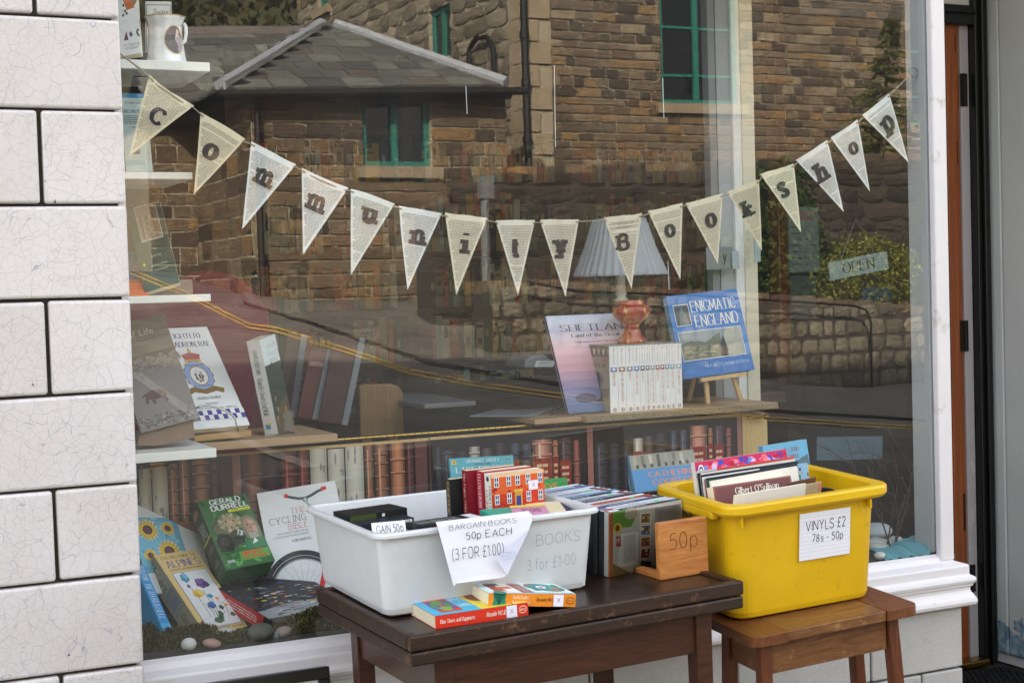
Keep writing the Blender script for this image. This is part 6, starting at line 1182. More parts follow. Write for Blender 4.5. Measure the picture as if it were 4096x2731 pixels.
# note taped on the yellow tub: corners from the photograph on the tub's front face
yface = Matrix.Rotation(-math.atan2(.022, YH), 4, 'X')
def on_plane(p, M, off):
    """point of the photograph on the local plane y=off of M"""
    Mi = M.inverted(); o, d = Mi @ CAM, Mi.to_3x3() @ ray(p); return M @ (o+d*((off-o.y)/d.y))
YF = YM @ Matrix.Translation((0, .041, 0)) @ Matrix.Rotation(math.atan2(.022, YH), 4, 'X')
nb = [on_plane(q('j', *p), YF, -.0022) for p in ((1352, 790), (1675, 738), (1320, 497))]
M, w, h = place(*nb)
sheet('price_note', 'white lined paper note priced for vinyl records taped on the yellow tub', M, [(0, 0), (1, .0), (1, 1), (0, 1)], w, h, lambda P: (
    [P.rect(.0, .08+.082*i, 1, .08+.082*i+.006, '#c3c6dd') for i in range(11)],
    P.text('VINYLS £2', (.12, .60, .90, .83), '#23222c', 'hand', thick=1.05), P.text('78s - 50p', (.25, .31, .86, .54), '#23222c', 'hand', thick=1.05)))
# note hanging over the rim of the milky box
MF = CM @ Matrix.Translation((0, .0015, 0)) @ Matrix.Rotation(math.atan2(.012, CH), 4, 'X')
nb = [on_plane(q('i', *p), MF, -.0045) for p in ((1200, 1078), (1560, 1015), (1085, 645), (1770, 562))]
tl_, tr_ = nb[2], nb[3]; M = frame(tl_, tr_-tl_, (0, 0, 1)); w = (tr_-tl_).length; Mi = M.inverted()
def uv(p): v = Mi @ on_plane(q('i', *p), M, 0); return v.x, v.z
note = thing('bargain_note', 'creased white paper note offering bargain books draped over the box rim', 'note', M=M)
pts = [uv(p) for p in ((1085, 645), (1770, 562), (1768, 600), (1570, 1000), (1540, 1012), (1215, 1052), (1200, 1078), (1150, 900))]
b = MB('#e2e1ea'); top = [(pts[0][0]+.003, .014, .006), (pts[1][0], .014, .006)]
o3 = [(x, -.0006-.006*math.sin(max(0, -z)*26)*.5, z) for x, z in pts]; b.add(o3, [tuple(range(len(o3)))]); b.add([o3[0], o3[1], top[1], top[0]], [(0, 1, 2, 3)])
b.build('sheet', M_NOTE, note, local=True, fix=False, solid=.0004)
f3 = [uv(p) for p in ((1742, 640), (1575, 985), (1482, 872))]
b = MB('#d4d6e6'); b.prism([(f3[0][0], -.009, f3[0][1]), (f3[1][0], -.0085, f3[1][1]), (f3[2][0], -.0145, f3[2][1])], (0, .0004, 0)); b.build('folded_corner', M_NOTE, note, local=True)
P = Prn(1, 1); 
PX = w/math.hypot(1770-1085, 562-645)
def T(txt, x0, y0, x1, hp, col='#22222b', th=.75):
    a = uv((x0, y0)); c = uv((x1, y0-.121*(x1-x0))); P.text(txt, (a[0], a[1], c[0], a[1]+hp*PX), col, 'hand', thick=th)
P.M = Matrix.Translation((0, -.0062, 0))
T('50p EACH', 1283, 748, 1612, 64, th=.9); T('(3 FOR £1.00)', 1183, 895, 1555, 92, th=.75)
P.M = Matrix.Translation((0, -.0045, 0)); T('BARGAIN BOOKS', 1160, 672, 1648, 42, th=.7)
P.M = Matrix.Translation((0, -.0150, 0)); P.text('FESTIVAL', (uv((1520, 880))[0], uv((1520, 880))[1], uv((1640, 800))[0], uv((1640, 800))[1]), '#b4bcd2', 'hand', thick=.9)
P.build('handwriting', note, m=M_INK)
# ================================================================== BOOKS IN THE MILKY BOX (frame of the box: x along, y into the picture, z up)
def inbox(x, y, z, rz=0, lean=0): return CM @ Matrix.Translation((x, y, z)) @ Matrix.Rotation(math.radians(rz), 4, 'Z') @ Matrix.Rotation(math.radians(lean), 4, 'X')
def bx(p, z): v = CM.inverted() @ onZ(p, z); return v.x, v.y
# standing paperbacks at the back right: the house picture in front
MF2 = CM @ Matrix.Translation((0, CDp*.42, 0))
def stand(kpts, k='i', y=.0):
    Mp = CM @ Matrix.Translation((0, y, 0)); P_ = [on_plane(q(k, *p), Mp, 0) for p in kpts]; return place(*P_)
yb = CDp*.40
M, w, h = stand(((1490, 640), (1868, 590), (1482, 266)), y=yb)
def house_front(P):
    P.rect(0, 0, 1, 1, '#b5331f'); P.rect(0, .60, 1, 1, '#c9582a'); r = random.Random(4)
    for _ in range(70): P.ell(r.random(), r.uniform(.02, .72), r.uniform(.01, .04), r.uniform(.01, .03), r.choice(['#a3201c', '#8f1a1c', '#d1552c', '#c8402a', '#7c2a20']), 7)
    P.rect(0, .93, 1, 1, '#d9b089')
    for i, u in enumerate((.05, .28, .45, .65, .88)):
        for v0 in ((.74, .40) if i != 2 else (.74,)):
            P.rect(u, v0, u+.09, v0+.2, '#d9d4cc'); P.rect(u+.012, v0+.015, u+.078, v0+.185, '#3b4a78')
            P.rect(u+.04, v0+.01, u+.05, v0+.19, '#d9d4cc'); P.rect(u+.01, v0+.09, u+.08, v0+.11, '#d9d4cc')
    P.rect(.43, .26, .57, .62, '#c49a3e'); P.rect(.455, .26, .545, .56, '#3a3a86'); P.ell(.5, .58, .06, .05, '#b88a30', 10); P.rect(.42, .62, .58, .66, '#c9a552')
    P.rect(.70, .62, .88, .80, '#d9d3e4'); P.text('x', (.77, .67, .82, .75), '#555566', 'hand')
book('paperback with a red brick town house painted on its cover', M, w, h, .028, '#c4472a', spine='#e6e0d6', front=house_front, side=lambda P: (P.rect(0, 0, 1, 1, '#e4ded2'), P.text('MADELEINE', (.58, .15, .9, .78), '#333333', 'serif', -90), P.text('A DESIRABLE', (.12, .15, .42, .70), '#a04a4a', 'serif', -90), P.ell(.5, .9, .2, .05, '#333')))
bw, bh = w, h
for i, (lab, dx, t_, c1, hh, col, txt) in enumerate((('red spined paperback beside the town house book', -.003, .026, '#a3263a', 1.02, '#ece2da', 'ELLEN HORAN  3'), ('dark red hardback behind the red spined paperback', -.010, .020, '#7d1526', 1.03, '#e0d0b0', 'The Paper Child'), ('black spined paperback in the back row of the white box', -.022, .02, '#15181a', .86, '#c9a24a', 'READ AFTER AIR'))):
    yo = .030+sum((.030, .023, .022)[:i])+.002
    book(lab, M @ Matrix.Translation((dx-.012*i, yo, 0)), bw*.96, bh*hh, t_, c1, side=lambda P, c=col, x=txt, cc=c1: (P.rect(0, 0, 1, 1, cc), P.text(x, (.25, .2, .75, .95), c, 'serif', -90)))
# long dark boxed books lying at the front left
def lay(label, k, pts, z, t_, col, draw=None, **kw):
    """spine-up book: pts = left and right ends of the near upper edge, then far left"""
    a, c, e_ = [on_top(q(k, *p), CM, z-CB) for p in pts]; la, lc = CM.inverted() @ a, CM.inverted() @ c; sl = (lc.y-la.y)/(lc.x-la.x)
    if la.x < .030: la = Vector((.030, la.y+sl*(.030-la.x), la.z))
    if lc.x > CW-.030: lc = Vector((CW-.030, lc.y-sl*(lc.x-CW+.030), lc.z))
    la.y = max(la.y, .02); lc.y = max(lc.y, .02); a, c = CM @ la, CM @ lc; w = (c-a).length; M = frame(a-CU*.06, c-a, CU); d = max(.012, (e_-a).dot(M.to_3x3() @ Vector((0, 1, 0))))
    r = book(label, M, w, .06, d, col, **kw)
    return r, M, w, d
def topprint(r, w, d, draw):
    P = Prn(w, d, Matrix(((1, 0, 0, 0), (0, 0, 1, 0), (0, -1, 0, .0601), (0, 0, 0, 1)))); draw(P); P.build('spine_print', r)
ZR = RZ-.010
r, M, w, d = lay('black boxed book with a green strip leaning at the back left', 'i', ((330, 580), (866, 505), (316, 533)), ZR+.012, .03, '#101312', box=True, front=lambda P: (P.rect(.0, .78, .45, .97, '#39421f'), P.rect(.55, .84, .6, .93, '#c8c8c8')))
r, M, w, d = lay('navy book with a barcode in the front row of the white box', 'i', ((430, 640), (915, 575), (400, 590)), ZR, .03, '#1d222b', box=True, front=lambda P: (P.rect(.80, .72, .96, .96, '#e8e8e6'), [P.rect(.82+.012*i, .74, .826+.012*i, .94, '#111111') for i in range(10)], P.rect(.775, .70, .80, .98, '#b58a34'), P.lines((.58, .74, .72, .96), 5, '#c9c9c9', 3, seed=2)))
r, M, w, d = lay('cream paged paperback lying behind the price card', 'i', ((700, 668), (905, 625), (690, 640)), ZR-.004, .03, '#d9cdb2', box=True)
r, M, w, d = lay('black paperback with white capitals on its spine in the middle', 'i', ((930, 645), (1425, 575), (905, 605)), ZR+.002, .03, '#17191b', box=True); topprint(r, w, d, lambda P: (P.text('SOLITO ADVOCATUS', (.1, .25, .72, .75), '#b9b9b9', 'serif'), P.rect(.84, .15, .99, .9, '#d8d8dc')))
r, M, w, d = lay('multicoloured paperback between the note and the black spines', 'i', ((990, 662), (1380, 610), (960, 632)), ZR-.003, .03, '#6d4a4e', box=True); topprint(r, w, d, lambda P: [P.rect(i*.1, .1, i*.1+.08, .9, c) for i, c in enumerate(['#2f5f8a', '#8fb0c0', '#b03a3a', '#ddd6cc', '#c98c3c', '#333a46', '#b7465c', '#e6dfd4', '#4a7f8f', '#22262c'])])
r, M, w, d = lay('grey covered paperback with a green sticker near the price card', 'i', ((700, 688), (975, 650), (660, 655)), ZR-.006, .03, '#6c6670', box=True)
r, M, w, d = lay('teal green paperback in front of the town house book', 'i', ((1515, 585), (1780, 560), (1512, 510)), ZR+.004, .03, '#1f9a82', box=True)
r, M, w, d = lay('pink and yellow paperback right of the teal one', 'i', ((1640, 560), (1900, 545), (1595, 495)), ZR+.006, .03, '#c48aa8', box=True); topprint(r, w, d, lambda P: (P.rect(0, .75, 1, 1, '#d9c25a'), P.text('ROOMS', (.3, .2, .8, .6), '#7a3a62', 'sans')))
r, M, w, d = lay('cream paperback showing its page edges at the box right side', 'i', ((1760, 545), (2020, 530), (1745, 470)), ZR+.004, .03, '#dccdaa', box=True)
r, M, w, d = lay('purple paperback slanting near the right end of the white box', 'i', ((1860, 530), (2160, 507), (1845, 472)), ZR+.002, .03, '#33244a', box=True)
for x, y, a in ((.06, .05, 0), (.11, .048, 2), (.20, .05, -1), (.29, .052, 1), (.37, .05, 0)):   # paperbacks filling the box below, seen through its milky side
    pass
fill = [('#efe6d6', .036, .055, .10), ('#e2dccb', .138, .055, .085), ('#d3dde6', .225, .056, .07), ('#e6e8ea', .297, .055, .065), ('#f2ede2', .364, .056, .04)]
for i, (c_, x, y, w_) in enumerate(fill):
    book(('cream', 'buff', 'pale blue', 'light', 'white')[i]+' paperback pressed against the milky front of the box', CM @ Matrix.Translation((x, .0306, .006)) @ Matrix.Rotation(math.atan(.1167), 4, 'X'), w_, CH*.76, .02, c_, box=True, front=lambda P, i=i: P.lines((.1, .08, .9, .93), 18, '#93a6b6', 7, seed=i))
# price card and slips
def slip(name, label, k, pts, z, draw=None):
    a, c, e_ = [onZ(q(k, *p), z) for p in pts]; M = frame(a, c-a, e_-a); w, h = (c-a).length, (e_-a).length
    r = thing(name, label, 'note', M=M); MB('#e6e5ee').box((0, 0, 0), (w, .0004, h)).build('sheet', M_NOTE, r, local=True)
    if draw: P = Prn(w, h); draw(P); P.build('handwriting', r, m=M_INK)
Mp = CM @ Matrix.Translation((0, .095, 0)); P_ = [on_plane(q('i', *p), Mp, 0) for p in ((600, 690), (720, 668), (470, 632), (690, 612))]
M = frame(P_[2]-CU*.028, P_[3]-P_[2], (0, .35, 1)); lx = (CM.inverted() @ M.translation).x
if lx < .03: M = M @ Matrix.Translation((.03-lx, 0, 0))
r = thing('price_card', 'white card reading fifty pence stuck in the front left books', 'note', M=M); w = (P_[3]-P_[2]).length
MB('#e8e7ea').box((0, 0, -.004), (w*1.12, .0006, .0285)).build('card', M_NOTE, r, local=True); P = Prn(w*1.12, .0285); P.text('GAIN 50p', (.12, .2, .92, .85), '#20242c', 'hand', thick=.9); P.build('handwriting', r, m=M_INK)
# ================================================================== TWO PAPERBACKS ON THE TABLE
def flat_book(label, k, FLb, FRb, BLb, z, t_, col, top, spine, rot=0, drop=0):
    M, w, d = rect3(q(k, *FLb), q(k, *FRb), q(k, *BLb), on_top(q(k, *FLb), TM, z-TZ).z)
    d = min(d, .142)
    if rot: M = M @ Matrix.Rotation(rot, 4, 'Y')
    r = thing('book', label, 'book', M=M)
    b = MB(col); b.box((0, 0, 0), (w, d, .0008)); b.box((0, 0, t_-.0008), (w, d, t_)); b.box((0, 0, .0008), (w, .0008, t_-.0008)); b.build('cover', M_PRINT, r, local=True, bevel=.0005, seg=1)
    MB('#e6dcc4').box((.0004, .0012, .0009), (w-.0008, d-.0006, t_-.0009)).build('page_block', page_mat2, r, local=True)
    P = Prn(w, d, Matrix(((1, 0, 0, 0), (0, 0, 1, 0), (0, -1, 0, t_), (0, 0, 0, 1)))); top(P); P.build('cover_print', r)
    P = Prn(w, t_); spine(P); P.build('spine_print', r); return r
tt = NT('page_edges_lying'); v = tt.coord('Object', (1, 1, 900)); n = tt.noise(v, 3, 2, .5); tt.pbsdf(tt.ramp(n, [(.3, '#c9bd9d'), (.7, '#e9dfc6')]), .8, tt.bump(n, .3, .0006), Specular_IOR_Level=.2); page_mat2 = tt.m
BZ = TZ-.005
def blue_top(P):
    P.rect(0, 0, 1, 1, '#3fa6c6'); P.rect(0, .86, 1, 1, '#c23a1e'); [P.ell(.02+i*.05, .93, .018, .05, '#3a1a14', 4) for i in range(20)]
    P.rect(.50, .0, 1, .84, '#d9c23a'); P.rect(.10, .10, .34, .8, '#c23a1e'); 
    for u in (.14, .28): P.ell(u, .45, .055, .26, '#5a4a8a', 12); P.ell(u, .45, .03, .16, '#3f7f4a', 10)
    P.ell(.21, .62, .06, .12, '#5a8a3a', 10); P.ell(.21, .28, .06, .12, '#7a9a3a', 10)
    P.text('Blue Shoes and', (.36, .52, .49, .80), '#e8f0f4', 'sans', 180); P.text('Happiness', (.37, .22, .48, .44), '#e8f0f4', 'sans', 180)
    P.ell(.62, .62, .08, .22, '#7a3a1c', 12); P.ell(.76, .66, .07, .2, '#6a3018', 12); P.ell(.84, .25, .07, .16, '#2f7a3a', 9, jag=.3); P.rect(.835, .0, .845, .2, '#5a3a1c')
flat_book('blue and red paperback lying on the front of the dark table', 'i', (1072, 1385), (1743, 1283), (862, 1262), BZ, .0215, '#cf3420', blue_top, lambda P: (P.rect(0, 0, 1, 1, '#d0331f'), P.text('Blue Shoes and Happiness', (.05, .28, .42, .68), '#f3e9da', 'serif'), P.text('Alexander McCall', (.54, .36, .75, .74), '#f3e9da', 'serif'), P.rect(.76, .05, .875, .98, '#e2dcec'), P.text('x', (.80, .35, .835, .7), '#444455', 'hand'), P.ell(.94, .55, .045, .3, '#e8c0a8', 16), P.ell(.94, .55, .04, .24, '#d0331f', 16), P.text('ABACUS', (.908, .45, .972, .64), '#f3e9da')))
def det_top(P):
    P.rect(0, 0, 1, 1, '#bcd8e0'); P.rect(0, .87, 1, 1, '#b5482a'); [P.rect(i*.04, .88, i*.04+.02, .99, '#5a2a1c') for i in range(25)]; P.rect(0, .79, 1, .86, '#4a90b4')
    P.rect(.08, .12, .40, .76, '#e9e3d6'); P.poly([(.1, .15), (.26, .15), (.2, .7), (.12, .72)], '#9a4a2c'); P.poly([(.2, .3), (.38, .36), (.36, .5), (.2, .46)], '#c9543a'); P.poly([(.10, .5), (.3, .6), (.28, .72), (.1, .66)], '#31303a')
    P.rect(.40, .06, .53, .80, '#8f2f34'); P.text("The No.1 Ladies'", (.475, .10, .52, .78), '#efe3d2', 'serif', -90); P.text('Detective Agency', (.42, .10, .465, .78), '#efe3d2', 'serif', -90)
    P.rect(.54, .05, 1, .80, '#dfe7e4')
    P.ell(.77, .45, .20, .32, '#1f7a68', 22, rot=.3); P.ell(.78, .47, .14, .22, '#3f9a84', 18, rot=.3); P.ell(.74, .47, .09, .15, '#2b5f9a', 14); P.ell(.74, .47, .06, .1, '#e8ecea', 12); P.ell(.74, .46, .03, .05, '#b0352a', 8); P.ell(.86, .3, .06, .07, '#c8402c', 8); P.ell(.63, .66, .04, .06, '#c8402c', 8); P.ell(.62, .25, .05, .08, '#1f7a68', 9, jag=.3); P.ell(.94, .6, .035, .1, '#1f7a68', 9)
    P.ell(.13, .02, .07, .12, '#1c6a5a', 10)
flat_book('orange spined detective paperback lying across the red one', 'i', (1452, 1215), (2082, 1222), (1218, 1085), BZ+.0225, .021, '#d98326', det_top, lambda P: (P.rect(0, 0, 1, 1, '#dd8424'), P.poly([(.04, 0), (.20, 0), (.19, .6), (.2, 1), (.05, 1), (.06, .5)], '#1c7a66'), [P.line([(.12, .1), (.07+i*.025, .95)], .0012, '#0f4238') for i in range(5)], P.text("The No.1 Ladies'", (.27, .58, .46, .86), '#f6ead6', 'serif'), P.text('Detective Agency', (.265, .14, .47, .46), '#f6ead6', 'serif'), P.text('Alexander McCall', (.54, .42, .76, .70), '#4a2a14', 'serif'), P.rect(.74, .02, .855, .95, '#e2dcec'), P.text('x', (.78, .35, .82, .72), '#444455', 'hand'), P.ell(.935, .5, .05, .28, '#5a3010', 16), P.ell(.935, .5, .045, .22, '#dd8424', 16), P.text('ABACUS', (.90, .4, .97, .6), '#4a2a14')), rot=0)
# ================================================================== DVD TRAY
M_PINE = wood('orange_pine', '#9c5626', '#cd8e4e', 5, (1.0, 10, 9), .4, .2)
M_PINEF = None
t = NT('pine_grain'); v = t.coord('Object', (3, 3, 14)); wv = t.n('ShaderNodeTexWave', wave_type='BANDS', bands_direction='Z'); t.set(wv.inputs['Vector'], v); wv.inputs['Scale'].default_value = 1.5; wv.inputs['Distortion'].default_value = 11; wv.inputs['Detail'].default_value = 2; wv.inputs['Detail Scale'].default_value = .6
t.pbsdf(t.ramp(wv.outputs[0], [(.0, '#a96430'), (.3, '#bd7a40'), (.9, '#c98a4e')]), .38, None, Coat_Weight=.2); M_PINEF = t.m
zt0 = TZ-.0053
a, c = on_top(q('j', 468, 915), TM, -.0053), on_top(q('j', 778, 862), TM, -.0053); h = (onY(q('j', 445, 548), a.y).z-a.z)
DM = frame(a, c-a, TU); w = (c-a).length
dn = onZ(q('j', 380, 860), zt0)
tray = thing('dvd_tray', 'pine tray end marked fifty pence holding a row of film cases', 'tray', M=DM)
MB().box((0, 0, .0002), (w, .014, h)).build('front_panel', M_PINE, tray, local=True, bevel=.0025)
Lr = .30
MB().box((.004, .0145, .0002), (w*.22, Lr, .010)).build('bottom_rail', M_PINE, tray, local=True, bevel=.001); MB().box((w-.012, .0145, .0002), (w, Lr, h*.55)).build('side_panel', M_PINE, tray, local=True, bevel=.001)
P = Prn(w, h); P.text('50p', (.22, .42, .78, .80), '#7a4a22', 'hand', thick=.5); P.build('pencil_mark', tray, m=M_INK)
# film cases standing in a row running back from the front one
a0 = on_top(q('j', 132, 892), TM, -.0053); a1 = None
YT0 = a0.y
def jy(p): return on_plane(q('j', *p), DM0, 0)
xd = on_top(q('j', 578, 392), TM, .125)-on_top(q('j', 110, 478), TM, .125); DM0 = frame(a0, xd, TU)
tlp = jy((108, 478)); trp = jy((580, 395)); dh = (tlp-a0).z; dw = (trp-tlp).dot(DM0.to_3x3() @ Vector((1, 0, 0)))
M_CASE = mat('film_case_plastic', None, .18, .03, 30, spec=.6)
def film_front(P):
    P.rect(0, 0, 1, 1, '#b9b7ae'); P.rect(.0, 0, .06, 1, '#a05a34'); r = random.Random(3)
    P.poly([(.06, .75), (.30, .72), (.36, .86), (.22, 1), (.06, 1)], '#5f8a3a'); P.ell(.30, .93, .09, .09, '#a59a86', 14); P.ell(.12, .74, .06, .08, '#d0a83a', 14); P.ell(.12, .74, .03, .05, '#4a3a1c', 8)
    P.poly([(.12, .12), (.40, .10), (.40, .62), (.16, .64)], '#d9d6d0'); P.lines((.20, .16, .36, .60), 11, '#9a9890', 4, seed=5, rot=-90)
    P.poly([(.10, .46), (.165, .44), (.165, .60), (.10, .62)], '#a8342c'); P.text('MY', (.11, .5, .155, .58), '#f0e6e0')
    for i, (v0, c_) in enumerate(((.74, '#7a5a3a'), (.55, '#4a5f86'), (.36, '#a8562c'), (.18, '#7a2a1c'))):
        P.poly([(.42, v0), (.56, v0-.02), (.57, v0+.15), (.43, v0+.17)], '#dcd8d0'); P.poly([(.432, v0+.012), (.548, v0-.006), (.558, v0+.136), (.442, v0+.154)], c_); [P.ell(r.uniform(.45, .54), v0+r.uniform(.03, .12), .02, .025, r.choice(['#c98c4a', '#3a4a2a', '#d9c9a8', '#6a2a1c', '#8a93a0']), 7) for _ in range(6)]
    P.rect(.62, .08, .98, .94, '#8c8a92'); P.lines((.66, .30, .94, .9), 18, '#6a6870', 5, seed=7); P.ell(.70, .58, .035, .05, '#8a2a2a', 12); [P.rect(.66+i*.05, .14, .69+i*.05, .24, '#55535a') for i in range(5)]
    P.poly([(.06, 0), (.30, 0), (.06, .2)], '#7f6a3c'); P.poly([(.42, .06), (.56, .02), (.58, .1), (.44, .15)], '#23201c')
cols = ['#2a2c34', '#c9cdd6', '#d9dce2', '#3a4a6a', '#b9bec9', '#c4552c', '#e0e3e8', '#14161a', '#8a93a6', '#d0d4dc', '#22252c', '#7fa6c4', '#c9cfd8', '#aab2c2', '#dfe2e8', '#cdd2da', '#5a6f8f', '#b4bcc9', '#dadde4']
nmz = {'#2a2c34': 'dark grey', '#c9cdd6': 'silver', '#15171b': 'black', '#d9dce2': 'white', '#3a4a6a': 'navy', '#b9bec9': 'pale grey', '#c4552c': 'orange', '#e0e3e8': 'bright white', '#14161a': 'jet black', '#8a93a6': 'blue grey', '#d0d4dc': 'light silver', '#22252c': 'charcoal', '#7fa6c4': 'sky blue', '#c9cfd8': 'pearl grey', '#1a1c20': 'coal black', '#aab2c2': 'steel blue', '#dfe2e8': 'off white', '#2b2f38': 'slate grey', '#5a6f8f': 'denim blue', '#cdd2da': 'cool white', '#181a1e': 'ink black', '#b4bcc9': 'ash grey', '#dadde4': 'frosty white', '#30343e': 'graphite'}
MFc = DM0; slant = Matrix.Rotation(math.radians(4), 4, 'X')
back = on_top(q('j', 90, 262), DM0, dh); depth = (back-tlp).dot(DM0.to_3x3() @ Vector((0, 1, 0))); n = len(cols); st = max(.0135, depth/n)
for i, c_ in enumerate(cols):
    M = DM0 @ Matrix.Translation((random.uniform(-.002, .002) if i else 0, i*st, 0)) @ slant if i else DM0 @ slant
    r = thing('film_case', 'film case with a cookery cover at the front of the tray' if i == 0 else nmz[c_]+' edged film case standing in the tray row', 'film case', M=M, group='film cases in the pine tray')
    b = MB('#33353a' if i else '#c8c9c4'); b.box((0, .0004, 0), (dw, .0125, dh)); b.build('case', M_CASE, r, local=True, bevel=.001, seg=1)
    P = Prn(dw, .0125, Matrix(((1, 0, 0, 0), (0, 0, 1, .0004), (0, -1, 0, dh), (0, 0, 0, 1)))); P.rect(.004, .0, .996, .9, c_)
    rr = random.Random(i); dk = '#202228' if sum(lin(c_)) > .6 else '#c9ccd2'
    P.rect(.03, .12, .16, .88, rr.choice(['#3a6aa0', '#a83a34', '#2a2c30', '#dfe3ea', '#3d7a4a', '#c98c34'])); P.rect(.86, .1, .96, .9, rr.choice(['#dfe3ea', '#2a2c30', '#7d2f2c', '#3c5f8a'])); x = rr.uniform(.22, .35)
    P.text(rr.choice(['FAMILY', 'WINTER SUN', 'NIGHT TRAIN', 'THE LAKE', 'COOKERY', 'SILVER ROAD', 'HOLIDAY', 'GARDENS']), (x, .25, x+rr.uniform(.25, .4), .75), dk)
    if i % 4 == 1: P.ell(.75, .5, .035, .4, '#2fd07a', 10)
    P.build('spine_print', r)
    if i == 0: P = Prn(dw, dh, Matrix.Translation((0, .0004, 0))); film_front(P); P.build('cover_print', r)
# clear acrylic sleeve at the front of the row
t = NT('clear_acrylic'); fr = t.n('ShaderNodeFresnel'); fr.inputs[0].default_value = 1.3; g = t.n('ShaderNodeBsdfGlossy'); g.inputs['Roughness'].default_value = .05; tp = t.n('ShaderNodeBsdfTransparent'); tp.inputs[0].default_value = (.86, .87, .86, 1)
m1 = t.n('ShaderNodeMixShader'); t.set(m1.inputs[0], fr.outputs[0]); t.set(m1.inputs[1], tp.outputs[0]); t.set(m1.inputs[2], g.outputs[0]); t.t.links.new(m1.outputs[0], t.out.inputs[0]); M_ACR = t.m
b = MB(); ap = [Vector(DM0.inverted() @ on_plane(q('j', *p), DM0, -.012)) for p in ((145, 885), (660, 785), (665, 500), (575, 425), (145, 485))]; b.prism([(p.x, -.012, p.z) for p in ap], (0, .0015, 0)); o = b.build('acrylic_sheet', M_ACR, None, M=DM0); tag(o, 'clear acrylic sheet standing in front of the film cases', 'sheet')
# ================================================================== RECORDS IN THE YELLOW TUB
def rec(label, k, TL, TR, z, t_, edge, hgt=.20, lean=-9, name='record', front=None, topcol=None, n=1):
    a, c = on_top(q(k, *TL), YM, z-YB_), on_top(q(k, *TR), YM, z-YB_); la, lc = YM.inverted() @ a, YM.inverted() @ c
    if la.x < .034: la = la+(lc-la)*((.034-la.x)/(lc.x-la.x)); a = YM @ la
    x = c-a; w = x.length
    Zd = Matrix.Rotation(math.radians(lean), 3, x.normalized()) @ YU; M = frame(a-Zd*hgt, x, Zd)
    r = thing(name, label, 'record', M=M, group='records in the yellow tub')
    b = MB(edge); b.box((0, .0003, 0), (w, t_, hgt)); b.build('sleeve', M_PRINT, r, local=True, bevel=.0006, seg=1)
    if front: P = Prn(w, hgt, Matrix.Translation((0, .0003, 0))); front(P); P.build('cover_print', r)
    return r, M, w
def psych(P):
    r = random.Random(8); P.rect(0, 0, 1, 1, '#c02a5a')
    for _ in range(110): P.ell(r.uniform(.02, .98), r.uniform(.80, .97), r.uniform(.012, .04), r.uniform(.012, .03), r.choice(['#e0405a', '#7a2a8a', '#3a4ab0', '#e07a8a', '#b01a3a', '#4a8ad0', '#d0b0d8']), 8)
    P.ell(.06, .92, .03, .05, '#e8e8e8', 14); P.ell(.06, .92, .02, .034, '#222222', 14); P.ell(.06, .92, .009, .014, '#e8e8e8', 8)
zt1 = YZ+.045
rec('record box with a pink and purple marbled cover at the back of the tub', 'j', (588, 172), (1268, 72), zt1+.012, .014, '#d6d1c8', front=psych)
rec('grey fronted record sleeve just before the marbled record box', 'j', (566, 235), (1318, 120), zt1-.004, .004, '#b8b9bd', front=lambda P: (P.rect(0, 0, 1, 1, '#a9adb2'), P.ell(.06, .88, .03, .04, '#33363a', 12), P.rect(.2, .95, 1, 1, '#c4392e')))
rec('red edged record sleeve third from the back of the tub', 'j', (600, 246), (1325, 134), zt1-.006, .003, '#b8372c', front=lambda P: P.rect(0, 0, 1, 1, '#c9c4bb'))
rec('navy record sleeve in the middle of the tub', 'j', (628, 252), (1345, 148), zt1-.009, .004, '#20263a', front=lambda P: (P.rect(0, 0, 1, 1, '#e0dcd4'), P.rect(0, .9, 1, 1, '#20232e')))
rec('blue pictured record sleeve behind the brown album', 'j', (672, 272), (1405, 158), zt1-.013, .003, '#5a8fb8', front=lambda P: (P.rect(0, 0, 1, 1, '#1d1f22'), P.poly([(.88, .0), (1, .0), (1, 1), (.9, 1)], '#7fa6c0'), [P.ell(.9+random.random()*.09, random.uniform(.6, .95), .012, .02, random.choice(['#5a6a4a', '#8a93a0', '#3f4a3a']), 6) for _ in range(20)]))
for i, (lab, ed, fc, k_) in enumerate((('cream edged sleeve', '#d9d2c0', '#c9bda0', .12), ('black edged sleeve', '#17181a', '#2a2c30', .25), ('grey blue edged sleeve', '#8f9aa6', '#6f7a88', .42), ('second white edged sleeve', '#dcdad4', '#d4d2cc', .55), ('rust edged sleeve', '#9a4a32', '#a8573c', .68), ('dark green edged sleeve', '#2f4a3a', '#34503f', .80))):
    rec(lab+' in the row between the marbled box and the brown album', 'j', (566+(735-566)*k_, 222+(300-222)*k_), (1300+(1330-1300)*k_, 112+(205-112)*k_), zt1-.003-.018*k_, .0035, ed, front=lambda P, c=fc, i=i: (P.rect(0, 0, 1, 1, c), P.ell(.04, .9, .02, .03, '#5a5c60', 9), P.text(('GREATEST HITS', 'LIVE', 'SONGS', 'ORCHESTRA', 'SIDE ONE', 'DANCE', 'PIANO')[i], (.3, .93, .55, .975), '#4a4446' if sum(lin(c)) > .5 else '#c9c4ba')))
rec('white worn record sleeve next to the brown album', 'j', (712, 290), (1340, 180), zt1-.016, .005, '#d9d5cb', front=lambda P: (P.rect(0, 0, 1, 1, '#d6d2c8'), P.ell(.03, .9, .02, .03, '#2b6a3a', 10)))
rec('brown leather look album with cream lettering', 'j', (740, 322), (1298, 240), zt1-.026, .024, '#e3d9c0', front=lambda P: (P.rect(0, 0, 1, 1, '#7a4a48'), P.rect(.0, .93, 1, 1, '#8f6058'), P.rect(.02, .55, .98, .985, '#6e3f3f'), P.text("Gilbert O'Sullivan", (.27, .895, .83, .962), '#f0e6d2', 'serif')), lean=-14)
